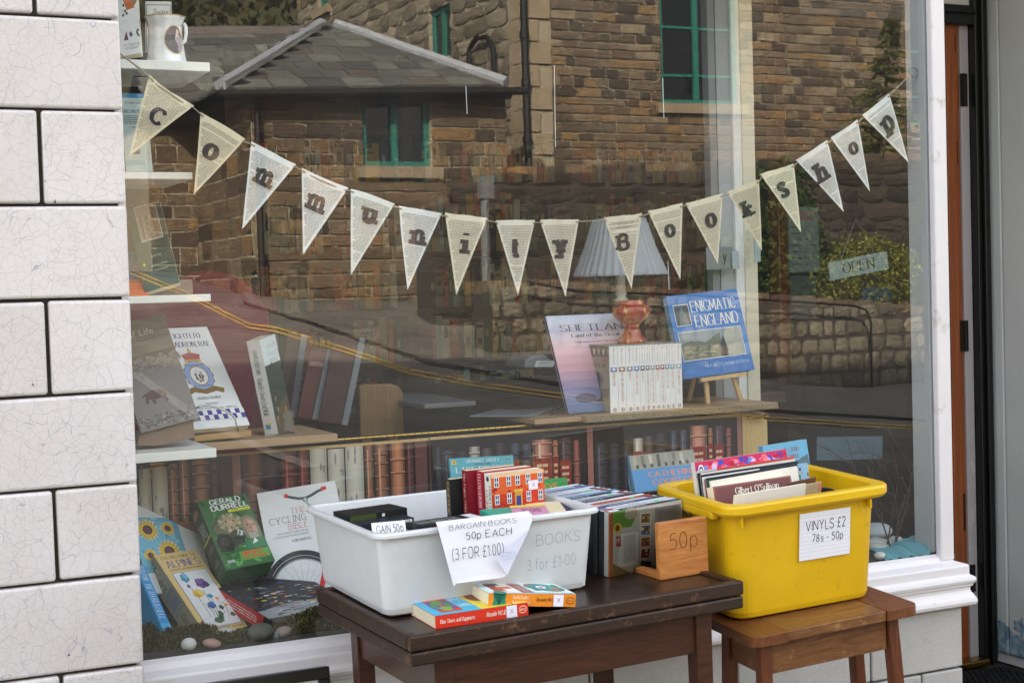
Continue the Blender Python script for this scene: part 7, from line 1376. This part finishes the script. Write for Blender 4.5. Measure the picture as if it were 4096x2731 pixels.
for i, (l_, p0, p1, dz_, cc) in enumerate((('buff record sleeve with pencilled writing at the front of the tub', (1000, 372), (1500, 282), -.035, '#b8a284'), ('plain white inner sleeve near the front of the tub', (872, 382), (1398, 292), -.031, '#dedbd6'), ('dark brown paper sleeve leaning right of the brown album', (1280, 292), (1462, 252), -.030, '#6a4a34'))):
    rec(l_, 'j', p0, p1, zt1+dz_, .003, cc, .085, lean=13, front=lambda P, c=cc, i=i: (P.rect(0, 0, 1, 1, c), P.text('Serenata  DS', (.52, .86, .92, .95), '#5a6a6a', 'hand') if i == 0 else None, P.rect(0, .85, .03, 1, '#c9806a') if i == 0 else None, P.rect(.95, .8, 1, 1, '#c9806a') if i == 0 else None))
M_VINYL = mat('black_shellac', '#0d0f14', .25, .1, 20, spec=.6)
for i, (cx, cy, rr) in enumerate(((1360, 330, .085), (1470, 318, .08))):
    c_ = on_top(q('j', cx, cy), YM, YH-.004-.004*i); Zd = Matrix.Rotation(math.radians(-8), 3, (yB-yA).normalized()) @ YU; M = frame(c_-Zd*rr, yB-yA, Zd)
    M = M @ Matrix.Rotation(math.radians(90), 4, 'X') @ Matrix.Translation((0, 0, -.001+.004*i))
    o = MB().lathe([(.0005, 0), (rr-.001, 0), (rr, .0008), (rr-.001, .0016), (.0005, .0016)], 48).build('record', M_VINYL, None, M=M, smooth=False); tag(o, ('black shellac disc at the front of the tub, left of its twin', 'black shellac disc at the front of the tub, nearer its right wall')[i], 'record', 'loose discs in the tub')
# ================================================================== FRAMED NOTICE ON THE PAVEMENT
fa = onY((757, 1529), -.12); fx = onY((535, 1570), -.12); wv = fa-fx; M = frame(Vector((fa.x, fa.y, fa.z)), Vector((1, 0, 0)), (0, .12, 1)); xw = .5; hh = fa.z-.01
r = thing('notice_frame', 'black framed notice standing on the pavement below the window', 'notice board', M=M @ Matrix.Translation((-xw, 0, -hh)))
b = MB('#0b0c0e'); fwd = .022
for a_, c_ in (((0, 0, hh-fwd), (xw, .02, hh)), ((xw-fwd, 0, 0), (xw, .02, hh-fwd)), ((0, 0, 0), (fwd, .02, hh-fwd)), ((fwd, 0, 0), (xw-fwd, .02, fwd))): b.box(a_, c_)
b.build('frame', M_BLACK, r, local=True, bevel=.002)
MB('#dfe2dc').box((fwd, .008, fwd), (xw-fwd, .012, hh-fwd)).build('sheet', M_NOTE, r, local=True)
P = Prn(xw-2*fwd, hh-2*fwd, Matrix.Translation((fwd, .008, fwd))); P.rect(.05, .88, .95, .885, '#aeb4ae'); P.build('sheet_print', r)
GAIN = 1.7
# ================================================================== INSIDE THE SHOP
BY = 2.9
M_DKWOOD = wood('dark_shelf_wood', '#3a2618', '#5a3d28', 3, (1.5, 12, 12), .5)
xs0, xs1 = onY((545, 700), BY).x, onY((1650, 700), BY).x
bc = thing('bookcase', 'long wooden bookcase along the back wall of the shop', 'bookcase', (xs0, BY, .13))
boards = [onY((1000, y), BY).z for y in (300, 418, 578, 706, 826, 935, 1040)]
for z in boards: MB().box((xs0, BY, z-.025), (xs1, BY+.26, z)).build('shelf', M_DKWOOD, bc, bevel=.002)
for f in (0, .33, .66, 1): x = xs0+(xs1-xs0)*f; MB().box((x-.02, BY+.004, .13), (x+.02, BY+.256, boards[0]+.3)).build('upright', M_DKWOOD, bc)
MB().box((xs0, BY+.2602, .13), (xs1, BY+.28, boards[0]+.3)).build('back_panel', M_DKWOOD, bc)
PAL = [('dark red', '#7a2426'), ('cream', '#c9bf9f'), ('navy', '#26304f'), ('teal', '#2f6a70'), ('white', '#cfccc4'), ('black', '#1c1c1f'), ('orange', '#b8622c'), ('mustard', '#b8963a'), ('grey', '#8a8a88'), ('green', '#3f5f3f'), ('brown', '#5f4432'), ('bluish', '#8fa9b8'), ('scarlet', '#b03430'), ('buff', '#a8946f')]
ROW = ['top shelf', 'second shelf', 'third shelf', 'fourth shelf', 'fifth shelf', 'lowest shelf']
rb_ = random.Random(37); seen = {}
for ri in range(1, 6):
    z, top = boards[ri], boards[ri-1]-.025; x = xs0+.03; lim = 66 if ri < 5 else 34
    k = 0; rowl = []
    while x < xs1-.06 and k < lim:
        t_ = rb_.uniform(.017, .036); h = min((top-z)*rb_.uniform(.68, .95), .30); d = rb_.uniform(.12, .18)
        f = (x-xs0)/(xs1-xs0)
        if min(abs(f-g_) for g_ in (0, .33, .66, 1))*(xs1-xs0) < .03+t_: x += .045; continue
        nm, c = rb_.choice(PAL); key = (nm, ri, int(f*3)); where = ('left', 'middle', 'right')[min(2, int(f*3))]
        o = bpy.data.objects.new('book', None) if False else None
        b = MB(c); b.box((0, 0, 0), (t_, d, h)); l = lin('#d9cfae') if sum(lin(c)) < .7 else lin('#4a3a34')
        if rb_.random() < .75:
            b.col = l; y0 = h*rb_.uniform(.35, .6); b.box((t_*.25, -.0008, y0), (t_*.75, .0005, y0+h*rb_.uniform(.15, .32)))
        if rb_.random() < .4: b.col = lin(rb_.choice(PAL)[1]); b.box((0.0005, -.0006, h*.82), (t_-.0005, .0004, h*.9))
        o = b.build('book', M_MATTE, None, M=Matrix.Translation((x, BY+.012+rb_.uniform(0, .012), z+.0005)) @ Matrix.Rotation(rb_.choice([0, 0, 0, .03, -.02]), 4, 'Y'))
        rowl.append((o, nm, 'thin' if t_ < .024 else 'thick'))
        x += t_+rb_.choice([.001, .001, .002, .004]); k += 1
        if rb_.random() < .03: x += .09
    for j_, (o, nm, tk) in enumerate(rowl):
        l_, r_ = (rowl[j_-1][1] if j_ else None), (rowl[j_+1][1] if j_+1 < len(rowl) else None)
        bt = 'between %s and %s ones' % (l_, r_) if l_ and r_ else ('at the end beside a %s one' % (l_ or r_))
        tag(o, '%s %s spined book %s on the bookcase %s' % (tk, nm, bt, ROW[ri]), 'book', 'books on the %s of the back bookcase' % ROW[ri])
GAIN = 1.5
# low crosswise desk with newspapers
M_DESK = wood('dark_desk_wood', '#241a14', '#3a2a1f', 4, (1.5, 12, 12), .4)
DY = 1.15
p = onY(q('g', 845, 1243), DY); pb = onY(q('g', 845, 1300), DY); dz_ = p.z
dk_ = thing('desk', 'dark wooden desk behind the display with newspapers on it', 'desk', (p.x, DY, .13))
MB().box((p.x, DY, pb.z), (p.x+1.55, DY+.7, dz_)).build('desk_top', M_DESK, dk_, bevel=.004)
for a in ((p.x+.05, DY+.05), (p.x+1.45, DY+.05), (p.x+.05, DY+.6), (p.x+1.45, DY+.6)): MB().box((a[0], a[1], .131), (a[0]+.05, a[1]+.05, pb.z)).build('leg', M_DESK, dk_)
MB().box((p.x+.11, DY+.03, pb.z-.12), (p.x+1.44, DY+.05, pb.z-.001)).build('apron', M_DESK, dk_)
M_NEWS = mat('newsprint', None, .8, .12, 60)
def sheetm(name, label, pts, k, z, t_, cat, col='#6f7172', n=9):
    P_ = [onZ(q(k, *p_), z) for p_ in pts]; M = frame(P_[0], P_[1]-P_[0], (0, 0, 1)); w, d = (P_[1]-P_[0]).length, abs((P_[2]-P_[0]).dot(M.to_3x3() @ Vector((0, 1, 0))))
    r = thing(name, label, cat, M=M); MB(col).box((0, 0, .0005), (w, d, t_)).build('pages', M_NEWS, r, local=True, bevel=min(.004, t_*.4))
    P = Prn(w, d, Matrix(((1, 0, 0, 0), (0, 0, 1, 0), (0, -1, 0, t_), (0, 0, 0, 1)))); [P.lines((.05+.3*i, .05, .32+.3*i, .8), n, '#55585a', 4, seed=i) for i in range(3)]; P.rect(.05, .85, .95, .95, '#33373a'); P.build('print', r)
sheetm('newspaper', 'folded newspaper lying on the dark desk', ((1215, 1285), (1580, 1262), (1150, 1200)), 'g', dz_, .014, 'newspaper')
sheetm('paper_sheet', 'flat grey paper lying on the desk beside the newspaper', ((1530, 1338), (1960, 1338), (1430, 1288)), 'g', dz_, .003, 'paper', '#777a7e', 4)
# wooden chair
cp = [onY(q('g', *p_), 1.05) for p_ in ((772, 1482), (762, 1120), (790, 1108), (985, 1105), (1040, 1125), (1068, 1170), (1070, 1250))]
cp.append(Vector((cp[-1].x, 1.05, cp[0].z)))
ch = thing('chair', 'light brown wooden chair with a rounded back by the desk', 'chair', (cp[0].x+.1, 1.05, .13)); M_CHAIRW = wood('beech_ply_chair', '#8a6a44', '#a5835a', 4, (14, 14, 1.5), .5)
MB().prism(cp, (0, .016, 0)).build('backrest', M_CHAIRW, ch, bevel=.005); zs = .58; x0, x1 = cp[0].x, cp[-1].x
MB().box((x0, 1.07, zs-.03), (x1, 1.45, zs)).build('seat', M_CHAIRW, ch, bevel=.008)
for x in (x0+.01, x1-.04):
    for y in (1.067, 1.40): MB().box((x, y, .131), (x+.03, y+.03, zs-.031 if y > 1.1 else cp[0].z)).build('leg', M_CHAIRW, ch, bevel=.003)
# maroon armchair
M_MAR = mat('maroon_upholstery', '#7d1c36', .9, .2, 30, .3, 300, spec=.15)
AY = .98
op = [onY(q('b', *p_), AY) for p_ in ((1235, 470), (1250, 380), (1330, 335), (1430, 318), (1530, 322), (1640, 350), (1740, 410), (1820, 500), (1870, 600), (1890, 660))]
zb_ = .45; arm = thing('armchair', 'dark red upholstered armchair with a rounded back', 'armchair', (op[5].x, AY+.3, .13))
poly = [Vector((p_.x, p_.y, p_.z)) for p_ in op]; poly = [Vector((poly[0].x-.25, AY, zb_)), Vector((poly[0].x-.25, AY, poly[0].z)), *poly, Vector((poly[-1].x-.02, AY, zb_))]
MB().prism(poly, (0, .16, 0)).build('backrest', M_MAR, arm, bevel=.05, seg=4, smooth=False)
xa_, xb_ = poly[0].x, poly[-1].x
MB().box((xa_+.1, AY+.17, .30), (xb_-.1, AY+.72, .56)).build('seat', M_MAR, arm, bevel=.05, seg=3)
for x in (xa_, xb_-.12): MB().box((x, AY+.16, .25), (x+.12, AY+.75, .76)).build('arm', M_MAR, arm, bevel=.05, seg=3)
for x in (xa_+.05, xb_-.1):
    for y in (AY+.05, AY+.65): MB().box((x, y, .131), (x+.05, y+.05, .30)).build('leg', M_DESK, arm)
# dark boards leaning by the armchair, glass edged
M_MARB = mat('dark_maroon_board', None, .4, .2, 30); M_EDGE = mat('glass_edge', '#7f8a94', .25, .1, 10)
for i, (lab, TL, TR, BR, BL, v) in enumerate((('narrow dark glass edged board beside the armchair', (262, 742), (395, 768), (318, 1335), (190, 1310), .86), ('dark red board with a small raised sign, glass edged', (425, 850), (578, 868), (470, 1358), (330, 1335), .80), ('widest dark red glass edged board leaning right', (590, 765), (800, 790), (675, 1395), (480, 1370), .78))):
    P_ = [onY(q('g', *p_), v) for p_ in (BL, BR, TR, TL)]; r = thing('display_board', lab, 'board', P_[0])
    MB(('#2c1c20', '#4a161c', '#35141a')[i]).prism(P_, (0, .006, 0)).build('panel', M_MARB, r); e = (P_[1]-P_[0]).normalized()*.016
    MB().prism([P_[1]-e, P_[1], P_[2], P_[2]-e], (0, -.006, 0)).build('glass_edge', M_EDGE, r)
    if i == 1: Q = [onY(q('g', *p_), v-.002) for p_ in ((405, 990), (520, 1000), (530, 950), (412, 938))]; b = MB('#5a2a30'); b.prism(Q, (0, .0015, 0)); b.build('sign', M_MARB, r); M2_, w2, h2 = place(Q[0], Q[1], Q[3]); P = Prn(w2, h2, M2_); P.text('HORROR BOX', (.06, .2, .94, .8), '#a08a8c', 'bold'); P.build('lettering', r, local=False)
# table lamp with pleated shade
LY = .80
lt = onY((1422, 503), LY); lbm = onY((1420, 633), LY); r0_ = (onY((1480, 503), LY).x-onY((1365, 503), LY).x)/2*.93; r1_ = (onY((1520, 633), LY).x-onY((1320, 633), LY).x)/2*.93
lamp = thing('table_lamp', 'table lamp with a white pleated shade on a cream turned stem', 'lamp', (lt.x, LY, HZ))
t = NT('lamp_shade_fabric'); d_ = t.n('ShaderNodeBsdfDiffuse'); d_.inputs[0].default_value = rgba('#d3dbe2'); tl = t.n('ShaderNodeBsdfTranslucent'); tl.inputs[0].default_value = rgba('#cfd8e0'); m1 = t.n('ShaderNodeMixShader'); m1.inputs[0].default_value = .35; t.set(m1.inputs[1], d_.outputs[0]); t.set(m1.inputs[2], tl.outputs[0]); t.t.links.new(m1.outputs[0], t.out.inputs[0])
MB().lathe([(r1_, lbm.z), (r1_, lbm.z+.006), ((r0_+r1_)/2*.97, (lt.z+lbm.z)/2), (r0_, lt.z-.004), (r0_, lt.z)], 144, Matrix.Translation((lt.x, LY, 0)), lambda a, z: .016*math.sin(a*36)).build('lamp_shade', t.m, lamp, smooth=False)
zz = lambda y: onY((1412, y), LY).z
MB('#c4c0b2').lathe([(.012, zz(628)), (.012, zz(668)), (.018, zz(674)), (.012, zz(682)), (.02, zz(688)), (.011, zz(694)), (.013, zz(715)), (.024, zz(760)), (.014, zz(800)), (.03, zz(870)), (.075, HZ+.02), (.08, HZ+.001), (.001, HZ+.0005)], 24, Matrix.Translation((lt.x, LY, 0))).build('stem', mat('cream_paint', None, .4, .05), lamp, smooth=True)
o = MB().box((lt.x-.35, LY-.13, HZ-.035), (lt.x+.45, LY+.35, HZ-.001)).build('side_table', M_DESK, None, bevel=.004); tag(o, 'dark side table top under the white shaded lamp', 'table')
# telephone
tp_ = thing('telephone', 'grey desk telephone left of the misty sea book', 'telephone', onY(q('h', 110, 915), .95)); P0 = tp_.matrix_basis.translation.copy()
P_ = [onY(q('h', *p_), .95) for p_ in ((0, 925), (230, 928), (228, 880), (150, 815), (40, 830), (0, 870))]; MB('#6a6c70').prism(P_, (0, .12, 0)).build('phone_body', mat('phone_plastic', None, .4, .05), tp_, bevel=.006)
for i in range(4):
    for j in range(3): c_ = onY(q('h', 90+35*i+j*5, 905-14*j), .95); MB('#c9cacb').box((c_.x-.008, .943, c_.z-.003), (c_.x+.008, .9495, c_.z+.003)).build('key', mat('phone_plastic'), tp_)
# white posts of the inner partition
pt = thing('partition_post', 'white painted post of the inner window partition', 'post', onY((1715, 920), .66)); zt2 = 2.6
for xa_, xb_, c, nm, v in ((1637, 1654, '#6f7375', 'glazing_strip', .66), (1655, 1690, '#8f9497', 'glass_strip', .665), (1691, 1711, '#c6cbce', 'post_face', .655), (1712, 1741, '#bdb9a6', 'post_side', .65)):
    a, c2 = onY((xa_, 600), v), onY((xb_, 600), v); zlo = onY((1700, 925), v).z
    MB(c).box((a.x, v, zlo), (c2.x-.001, v+.03, zt2)).build(nm, mat('partition_paint', None, .45, .06, 8), pt, bevel=.0015)
zlo = onY((1700, 925), .65).z
o = MB().box((onY((1640, 600), .66).x, .655, .131), (onY((1745, 600), .66).x, .75, zlo-.001)).build('cupboard', M_DESK, None); tag(o, 'dark cupboard side below the white partition post', 'cupboard')
x0 = onY((1792, 700), 1.5).x; x1 = onY((1816, 700), 1.5).x
o = MB().box((x0, 1.5, .131), (x1, 1.56, 2.6)).build('door_frame', M_BROWNWOOD, None, bevel=.004); tag(o, 'varnished brown inner door frame seen through the right pane', 'door frame')
GAIN = 1.0
def hung(name, label, k, BL, BR, TL, v, col, draw=None, cat='sign', t_=.003):
    M, w, h = place(*[onY(q(k, *p_), v) for p_ in (BL, BR, TL)]); r = thing(name, label, cat, M=M); MB(col).box((0, 0, 0), (w, t_, h)).build('board', M_PRINT, r, local=True)
    if draw: P = Prn(w, h); draw(P); P.build('lettering', r)
    return r
sg = hung('open_sign', 'grey blue hanging sign reading open on two strings', 'k', (662, 350), (1028, 275), (655, 235), .55, '#6f8589', lambda P: P.text('OPEN', (.22, .22, .78, .82), '#1c2629', 'serif', thick=1.6))
ap = onY(q('k', 820, -40), .56); b = MB('#8a8d8d')
for p_ in ((728, 220), (938, 178)): b.tube([onY(q('k', *p_), .553), ap], .0005, 5)
b.build('string', M_MATTE, sg, fix=False)
days = ['MONDAY', 'TUESDAY', 'WEDNESDAY', 'THURSDAY', 'FRIDAY', 'SATURDAY', 'SUNDAY']
def hours(P):
    P.rect(.02, .015, .98, .985, '#27302c'); P.rect(.035, .022, .965, .978, '#5a6763'); P.text('BUSINESS', (.12, .88, .86, .93), '#8f3a2f', 'bold'); P.text('HOURS', (.2, .80, .78, .85), '#8f3a2f', 'bold')
    for i, d in enumerate(days): y = .68-.095*i; P.text(d, (.08, y, .44, y+.03), '#1c2422', 'bold'); P.text('10 am', (.5, y, .66, y+.03), '#1c2422'); P.text('4 pm', (.78, y, .92, y+.03), '#1c2422')
hung('hours_card', 'business hours card with red heading on the inner door', 'k', (402, 298), (594, 293), (388, -112), .9, '#5a6763', hours, 'card')
hung('door_notice', 'dark framed blank notice below the business hours card', 'k', (412, 585), (572, 583), (403, 320), .9, '#39443f', lambda P: P.rect(.03, .02, .97, .98, '#2c3733'), 'notice')
hung('blue_sheet', 'pale blue sheet low behind the glass near the twigs', 'k', (575, 1475), (985, 1465), (565, 1330), .6, '#4a6270', lambda P: (P.text('Lakeland Walks', (.3, .68, .75, .84), '#3f5a68', 'hand'), P.text('AND OTHERS', (.35, .4, .82, .52), '#3f5a68', 'hand')), 'paper')
hung('blue_notice', 'deep blue notice behind the open sign', 'k', (865, 480), (1050, 470), (860, 395), .95, '#274a66', None, 'notice')
hung('partition_card', 'grey card with a dark letter clipped to the partition post', 'h', (1425, 155), (1628, 150), (1425, -20), .63, '#7d8688', lambda P: P.text('y', (.62, .18, .78, .7), '#3c4446', 'bold'), 'card')
hung('partition_slip', 'narrow white card beside the grey one on the post', 'h', (1630, 150), (1682, 146), (1628, 10), .625, '#a9b6be', None, 'card')
hung('corner_card', 'pale blue card on the right side of the partition post', 'h', (1800, 92), (1848, 92), (1800, -210), .62, '#9fb3b4', None, 'card')
# bits hanging at the glass
for i, (lab, x, y0, y1) in enumerate((('white thread hanging above the middle pennants', 1273, 150, 338), ('short white thread left of the drainpipe reflection', 1070, 198, 262), ('white thread hanging left of the teal window', 1522, 180, 272), ('white thread hanging under the book pennants', 1534, 600, 665))):
    o = MB('#d9dcdc').tube([onY((x, y0), .05), onY((x+3, y1), .05)], .0009, 5).build('thread', M_MATTE, None); tag(o, lab, 'thread')
o = MB().tube([onY(q('h', *p_), .46) for p_ in ((330, 1205), (300, 1215), (240, 1240), (205, 1290), (190, 1345), (186, 1370))], .004, 8).build('cable', M_BLACK, None, smooth=True); tag(o, 'black cable hanging beside the misty sea book', 'cable')
GAIN = 1.32
# ================================================================== BUNTING
FY = .032
FL = [('C', (343, 172), (446, 243), (297, 360), (362, 266), '#cdc3a8'), ('o', (461, 257), (563, 320), (445, 447), (482, 350), '#cdc4ab'), ('m', (577, 325), (680, 378), (556, 527), (607, 408), '#d0d4d4'), ('m', (693, 385), (800, 432), (696, 585), (727, 466), '#d2d4d2'),
      ('u', (806, 433), (907, 468), (806, 632), (845, 498), '#d0d3d0'), ('n', (916, 472), (1015, 490), (936, 666), (959, 545), '#cfd2cf'), ('i', (1022, 489), (1120, 500), (1048, 678), (1068, 559), '#d3ccb8'), ('t', (1138, 505), (1229, 505), (1190, 679), (1183, 571), '#d0ccbf'),
      ('y', (1240, 505), (1330, 503), (1299, 682), (1290, 573), '#ccc7b8'), ('B', (1387, 500), (1475, 490), (1451, 664), (1434, 557), '#cfc9b8'), ('o', (1488, 485), (1568, 467), (1563, 643), (1541, 530), '#cbc5b0'), ('o', (1574, 467), (1660, 444), (1649, 607), (1633, 506), '#cdc6b0'),
      ('k', (1670, 440), (1743, 412), (1750, 577), (1719, 480), '#c9c1a8'), ('s', (1746, 400), (1823, 376), (1840, 534), (1797, 437), '#cbc4aa'), ('h', (1828, 368), (1900, 322), (1938, 487), (1886, 395), '#d0d2d0'), ('o', (1908, 317), (1970, 275), (1998, 440), (1960, 341), '#cfd1cf'), ('p', (1980, 265), (2042, 215), (2087, 374), (2037, 290), '#cfd2d0')]
M_PAPERF = None
t = NT('book_page_paper'); at = t.n('ShaderNodeAttribute', attribute_name='Col'); v = t.coord('Object', (1, 1, 1), True)
c = t.mix(t.ramp(t.noise(v, 30, 4), [(.5, 0.0), (.8, .35)]), at.outputs[0], rgba('#b5a682')); d_ = t.n('ShaderNodeBsdfDiffuse'); t.set(d_.inputs[0], c); tl = t.n('ShaderNodeBsdfTranslucent'); t.set(tl.inputs[0], c); m1 = t.n('ShaderNodeMixShader'); m1.inputs[0].default_value = .12; t.set(m1.inputs[1], d_.outputs[0]); t.set(m1.inputs[2], tl.outputs[0]); t.t.links.new(m1.outputs[0], t.out.inputs[0]); M_PAPERF = t.m
bun = thing('bunting', 'string of book page pennants lettered Community Bookshop hanging inside the glass', 'bunting', onY((1184, 505), FY))
rf = random.Random(8); tops = []
SP = {'m': '0,0 0,6.5|~0,4.4 1.6,6.2 3.2,6.2 4,4.4|4,4.4 4,0|~4,4.4 5.6,6.2 7.2,6.2 8,4.4|8,4.4 8,0'}
for i, (ch_, TL, TR, TP, CT_, col) in enumerate(FL):
    a, c, p = onY(TL, FY), onY(TR, FY), onY(TP, FY+rf.uniform(-.020, .026)); M = frame(a, c-a, a-p+(c-a)*.5); Mi = M.inverted(); w = (c-a).length; T = Mi @ p; tops.append((a, c))
    n = 6; b = MB(col); vs = []; bow = rf.uniform(-.010, .012); bx_ = rf.uniform(-.010, .010)*w*3
    for j in range(n+1):
        s = j/n; xl_, xr_ = T.x*s, w+(T.x-w)*s; z = T.z*s; bend = math.sin(s*math.pi)*bx_*.5
        for k in range(5): u = k/4; vs.append((xl_+(xr_-xl_)*u+bend, bow*math.sin(math.pi*u)*(1-s)+T.y*s, z+(rf.uniform(-.001, .001) if j == 0 else 0)))
    b.add(vs[:n*5]+[vs[n*5+2]], [(j*5+k, j*5+k+1, (j+1)*5+k+1, (j+1)*5+k) for j in range(n-1) for k in range(4)]+[((n-1)*5+k, (n-1)*5+k+1, n*5) for k in range(4)])
    fl_ = b.build('pennant', M_PAPERF, bun, local=False, M=M, smooth=True, fix=False)
    fl_.matrix_parent_inverse = WM[bun.name].inverted(); WM[fl_.name] = M
    def surf(x, z):
        s = min(.98, max(0, z/T.z)); xl_, xr_ = T.x*s+math.sin(s*math.pi)*bx_*.5, w+(T.x-w)*s+math.sin(s*math.pi)*bx_*.5; u = (x-xl_)/max(xr_-xl_, 1e-5); return bow*math.sin(math.pi*min(1, max(0, u)))*(1-s)+T.y*s
    tx = MB('#8a867e'); d = w*.13; rows = 0
    while d < -T.z*.93:
        s = d/-T.z; off = math.sin(s*math.pi)*bx_*.5; xl_, xr_ = T.x*s+off+w*.045, w+(T.x-w)*s+off-w*.045; x = xl_+(w*.05 if rows % 6 == 0 else 0); hh_ = w*.013
        if rf.random() > .97: d += w*.036; continue
        while x < xr_-w*.02:
            l = min(rf.uniform(.03, .11)*w, xr_-x)
            tx.add([(x, surf(x, -d)-.0009, -d), (x+l*.86, surf(x+l*.86, -d)-.0009, -d), (x+l*.86, surf(x+l*.86, -d-hh_)-.0009, -d-hh_), (x, surf(x, -d-hh_)-.0009, -d-hh_)], [(0, 3, 2, 1)]); x += l
        d += w*.036; rows += 1
    tx.build('page_text', M_INK, fl_, local=True, fix=False, kind='stuff')
    lc = Mi @ onY(CT_, FY); lt_ = MB('#26242a'); pl_ = strokes(ch_, 3.1 if ch_ not in 'm' else 2.6, 1.8, 1.2, 0); al = np.concatenate([q_ for q_, _ in pl_]); lo, hi = al.min(0), al.max(0); asp = (hi[0]-lo[0])/(hi[1]-lo[1])
    hgt = w*{'C': .36, 'B': .40, 'k': .44, 'h': .46, 'i': .44, 't': .42, 'p': .50, 'y': .46, 's': .40}.get(ch_, .33); sc_ = hgt/(hi[1]-lo[1]); wd = (hi[0]-lo[0])*sc_
    if wd > w*.42: kx = w*.42/wd
    else: kx = 1
    for kk_, (q_, f_) in enumerate(pl_):
        lt_.add([(lc.x+(x-lo[0]-(hi[0]-lo[0])/2)*sc_*kx, surf(lc.x+(x-lo[0]-(hi[0]-lo[0])/2)*sc_*kx, lc.z+(z-lo[1]-(hi[1]-lo[1])/2)*sc_)-.0014-kk_*2e-5, lc.z+(z-lo[1]-(hi[1]-lo[1])/2)*sc_) for x, z in q_], f_)
    lt_.build('letter', M_INK, fl_, local=True, fix=False)
    if i in (6, 9): P = Prn(w, w, M @ Matrix.Translation((0, -.001, -w))); (P.text('The BFG', (.36, .80, .64, .845), '#6a655c', 'serif') if i == 6 else (P.text('Frobscottle and', (.26, .80, .74, .85), '#6a655c', 'serif'), P.text('Whizzpoppers', (.29, .72, .71, .77), '#6a655c', 'serif'))); P.build('heading', fl_, local=False)
M_TWINE = mat('twine', '#a39b86', .9, .3, 200, .4, 300)
b = MB(); e0 = onY((268, 118), FY); pts = [e0, onY((330, 165), FY-.004)]
for a, c in tops: d = (c-a); pts += [a+d*.03+Vector((0, -.003, -.006)), a+d*.12+Vector((0, .006, -.007)), a+d*.88+Vector((0, .006, -.007)), a+d*.97+Vector((0, -.003, -.006))]
pts += [onY((2062, 200), FY), onY((2096, 168), FY)]
b.tube(pts, .0014, 6); b.tube([onY((2015, 232), FY-.004), onY((2060, 203), FY-.003), onY((2094, 170), FY-.002)], .001, 5)
b.build('string', M_TWINE, bun, fix=False)
for lab, x, y in (('clear hook holding the right end of the bunting', 2098, 166), ('clear empty hook lower on the right edge of the glass', 2098, 288)):
    c_ = onY((x, y), .03); b = MB(); b.tube([c_+Vector((.011*math.cos(k*.5), 0, .011*math.sin(k*.5))) for k in range(13)], .0016, 6); o = b.build('hook', M_EDGE, None, smooth=True); tag(o, lab, 'hook')
bpy.data.scenes.remove(_tmp)
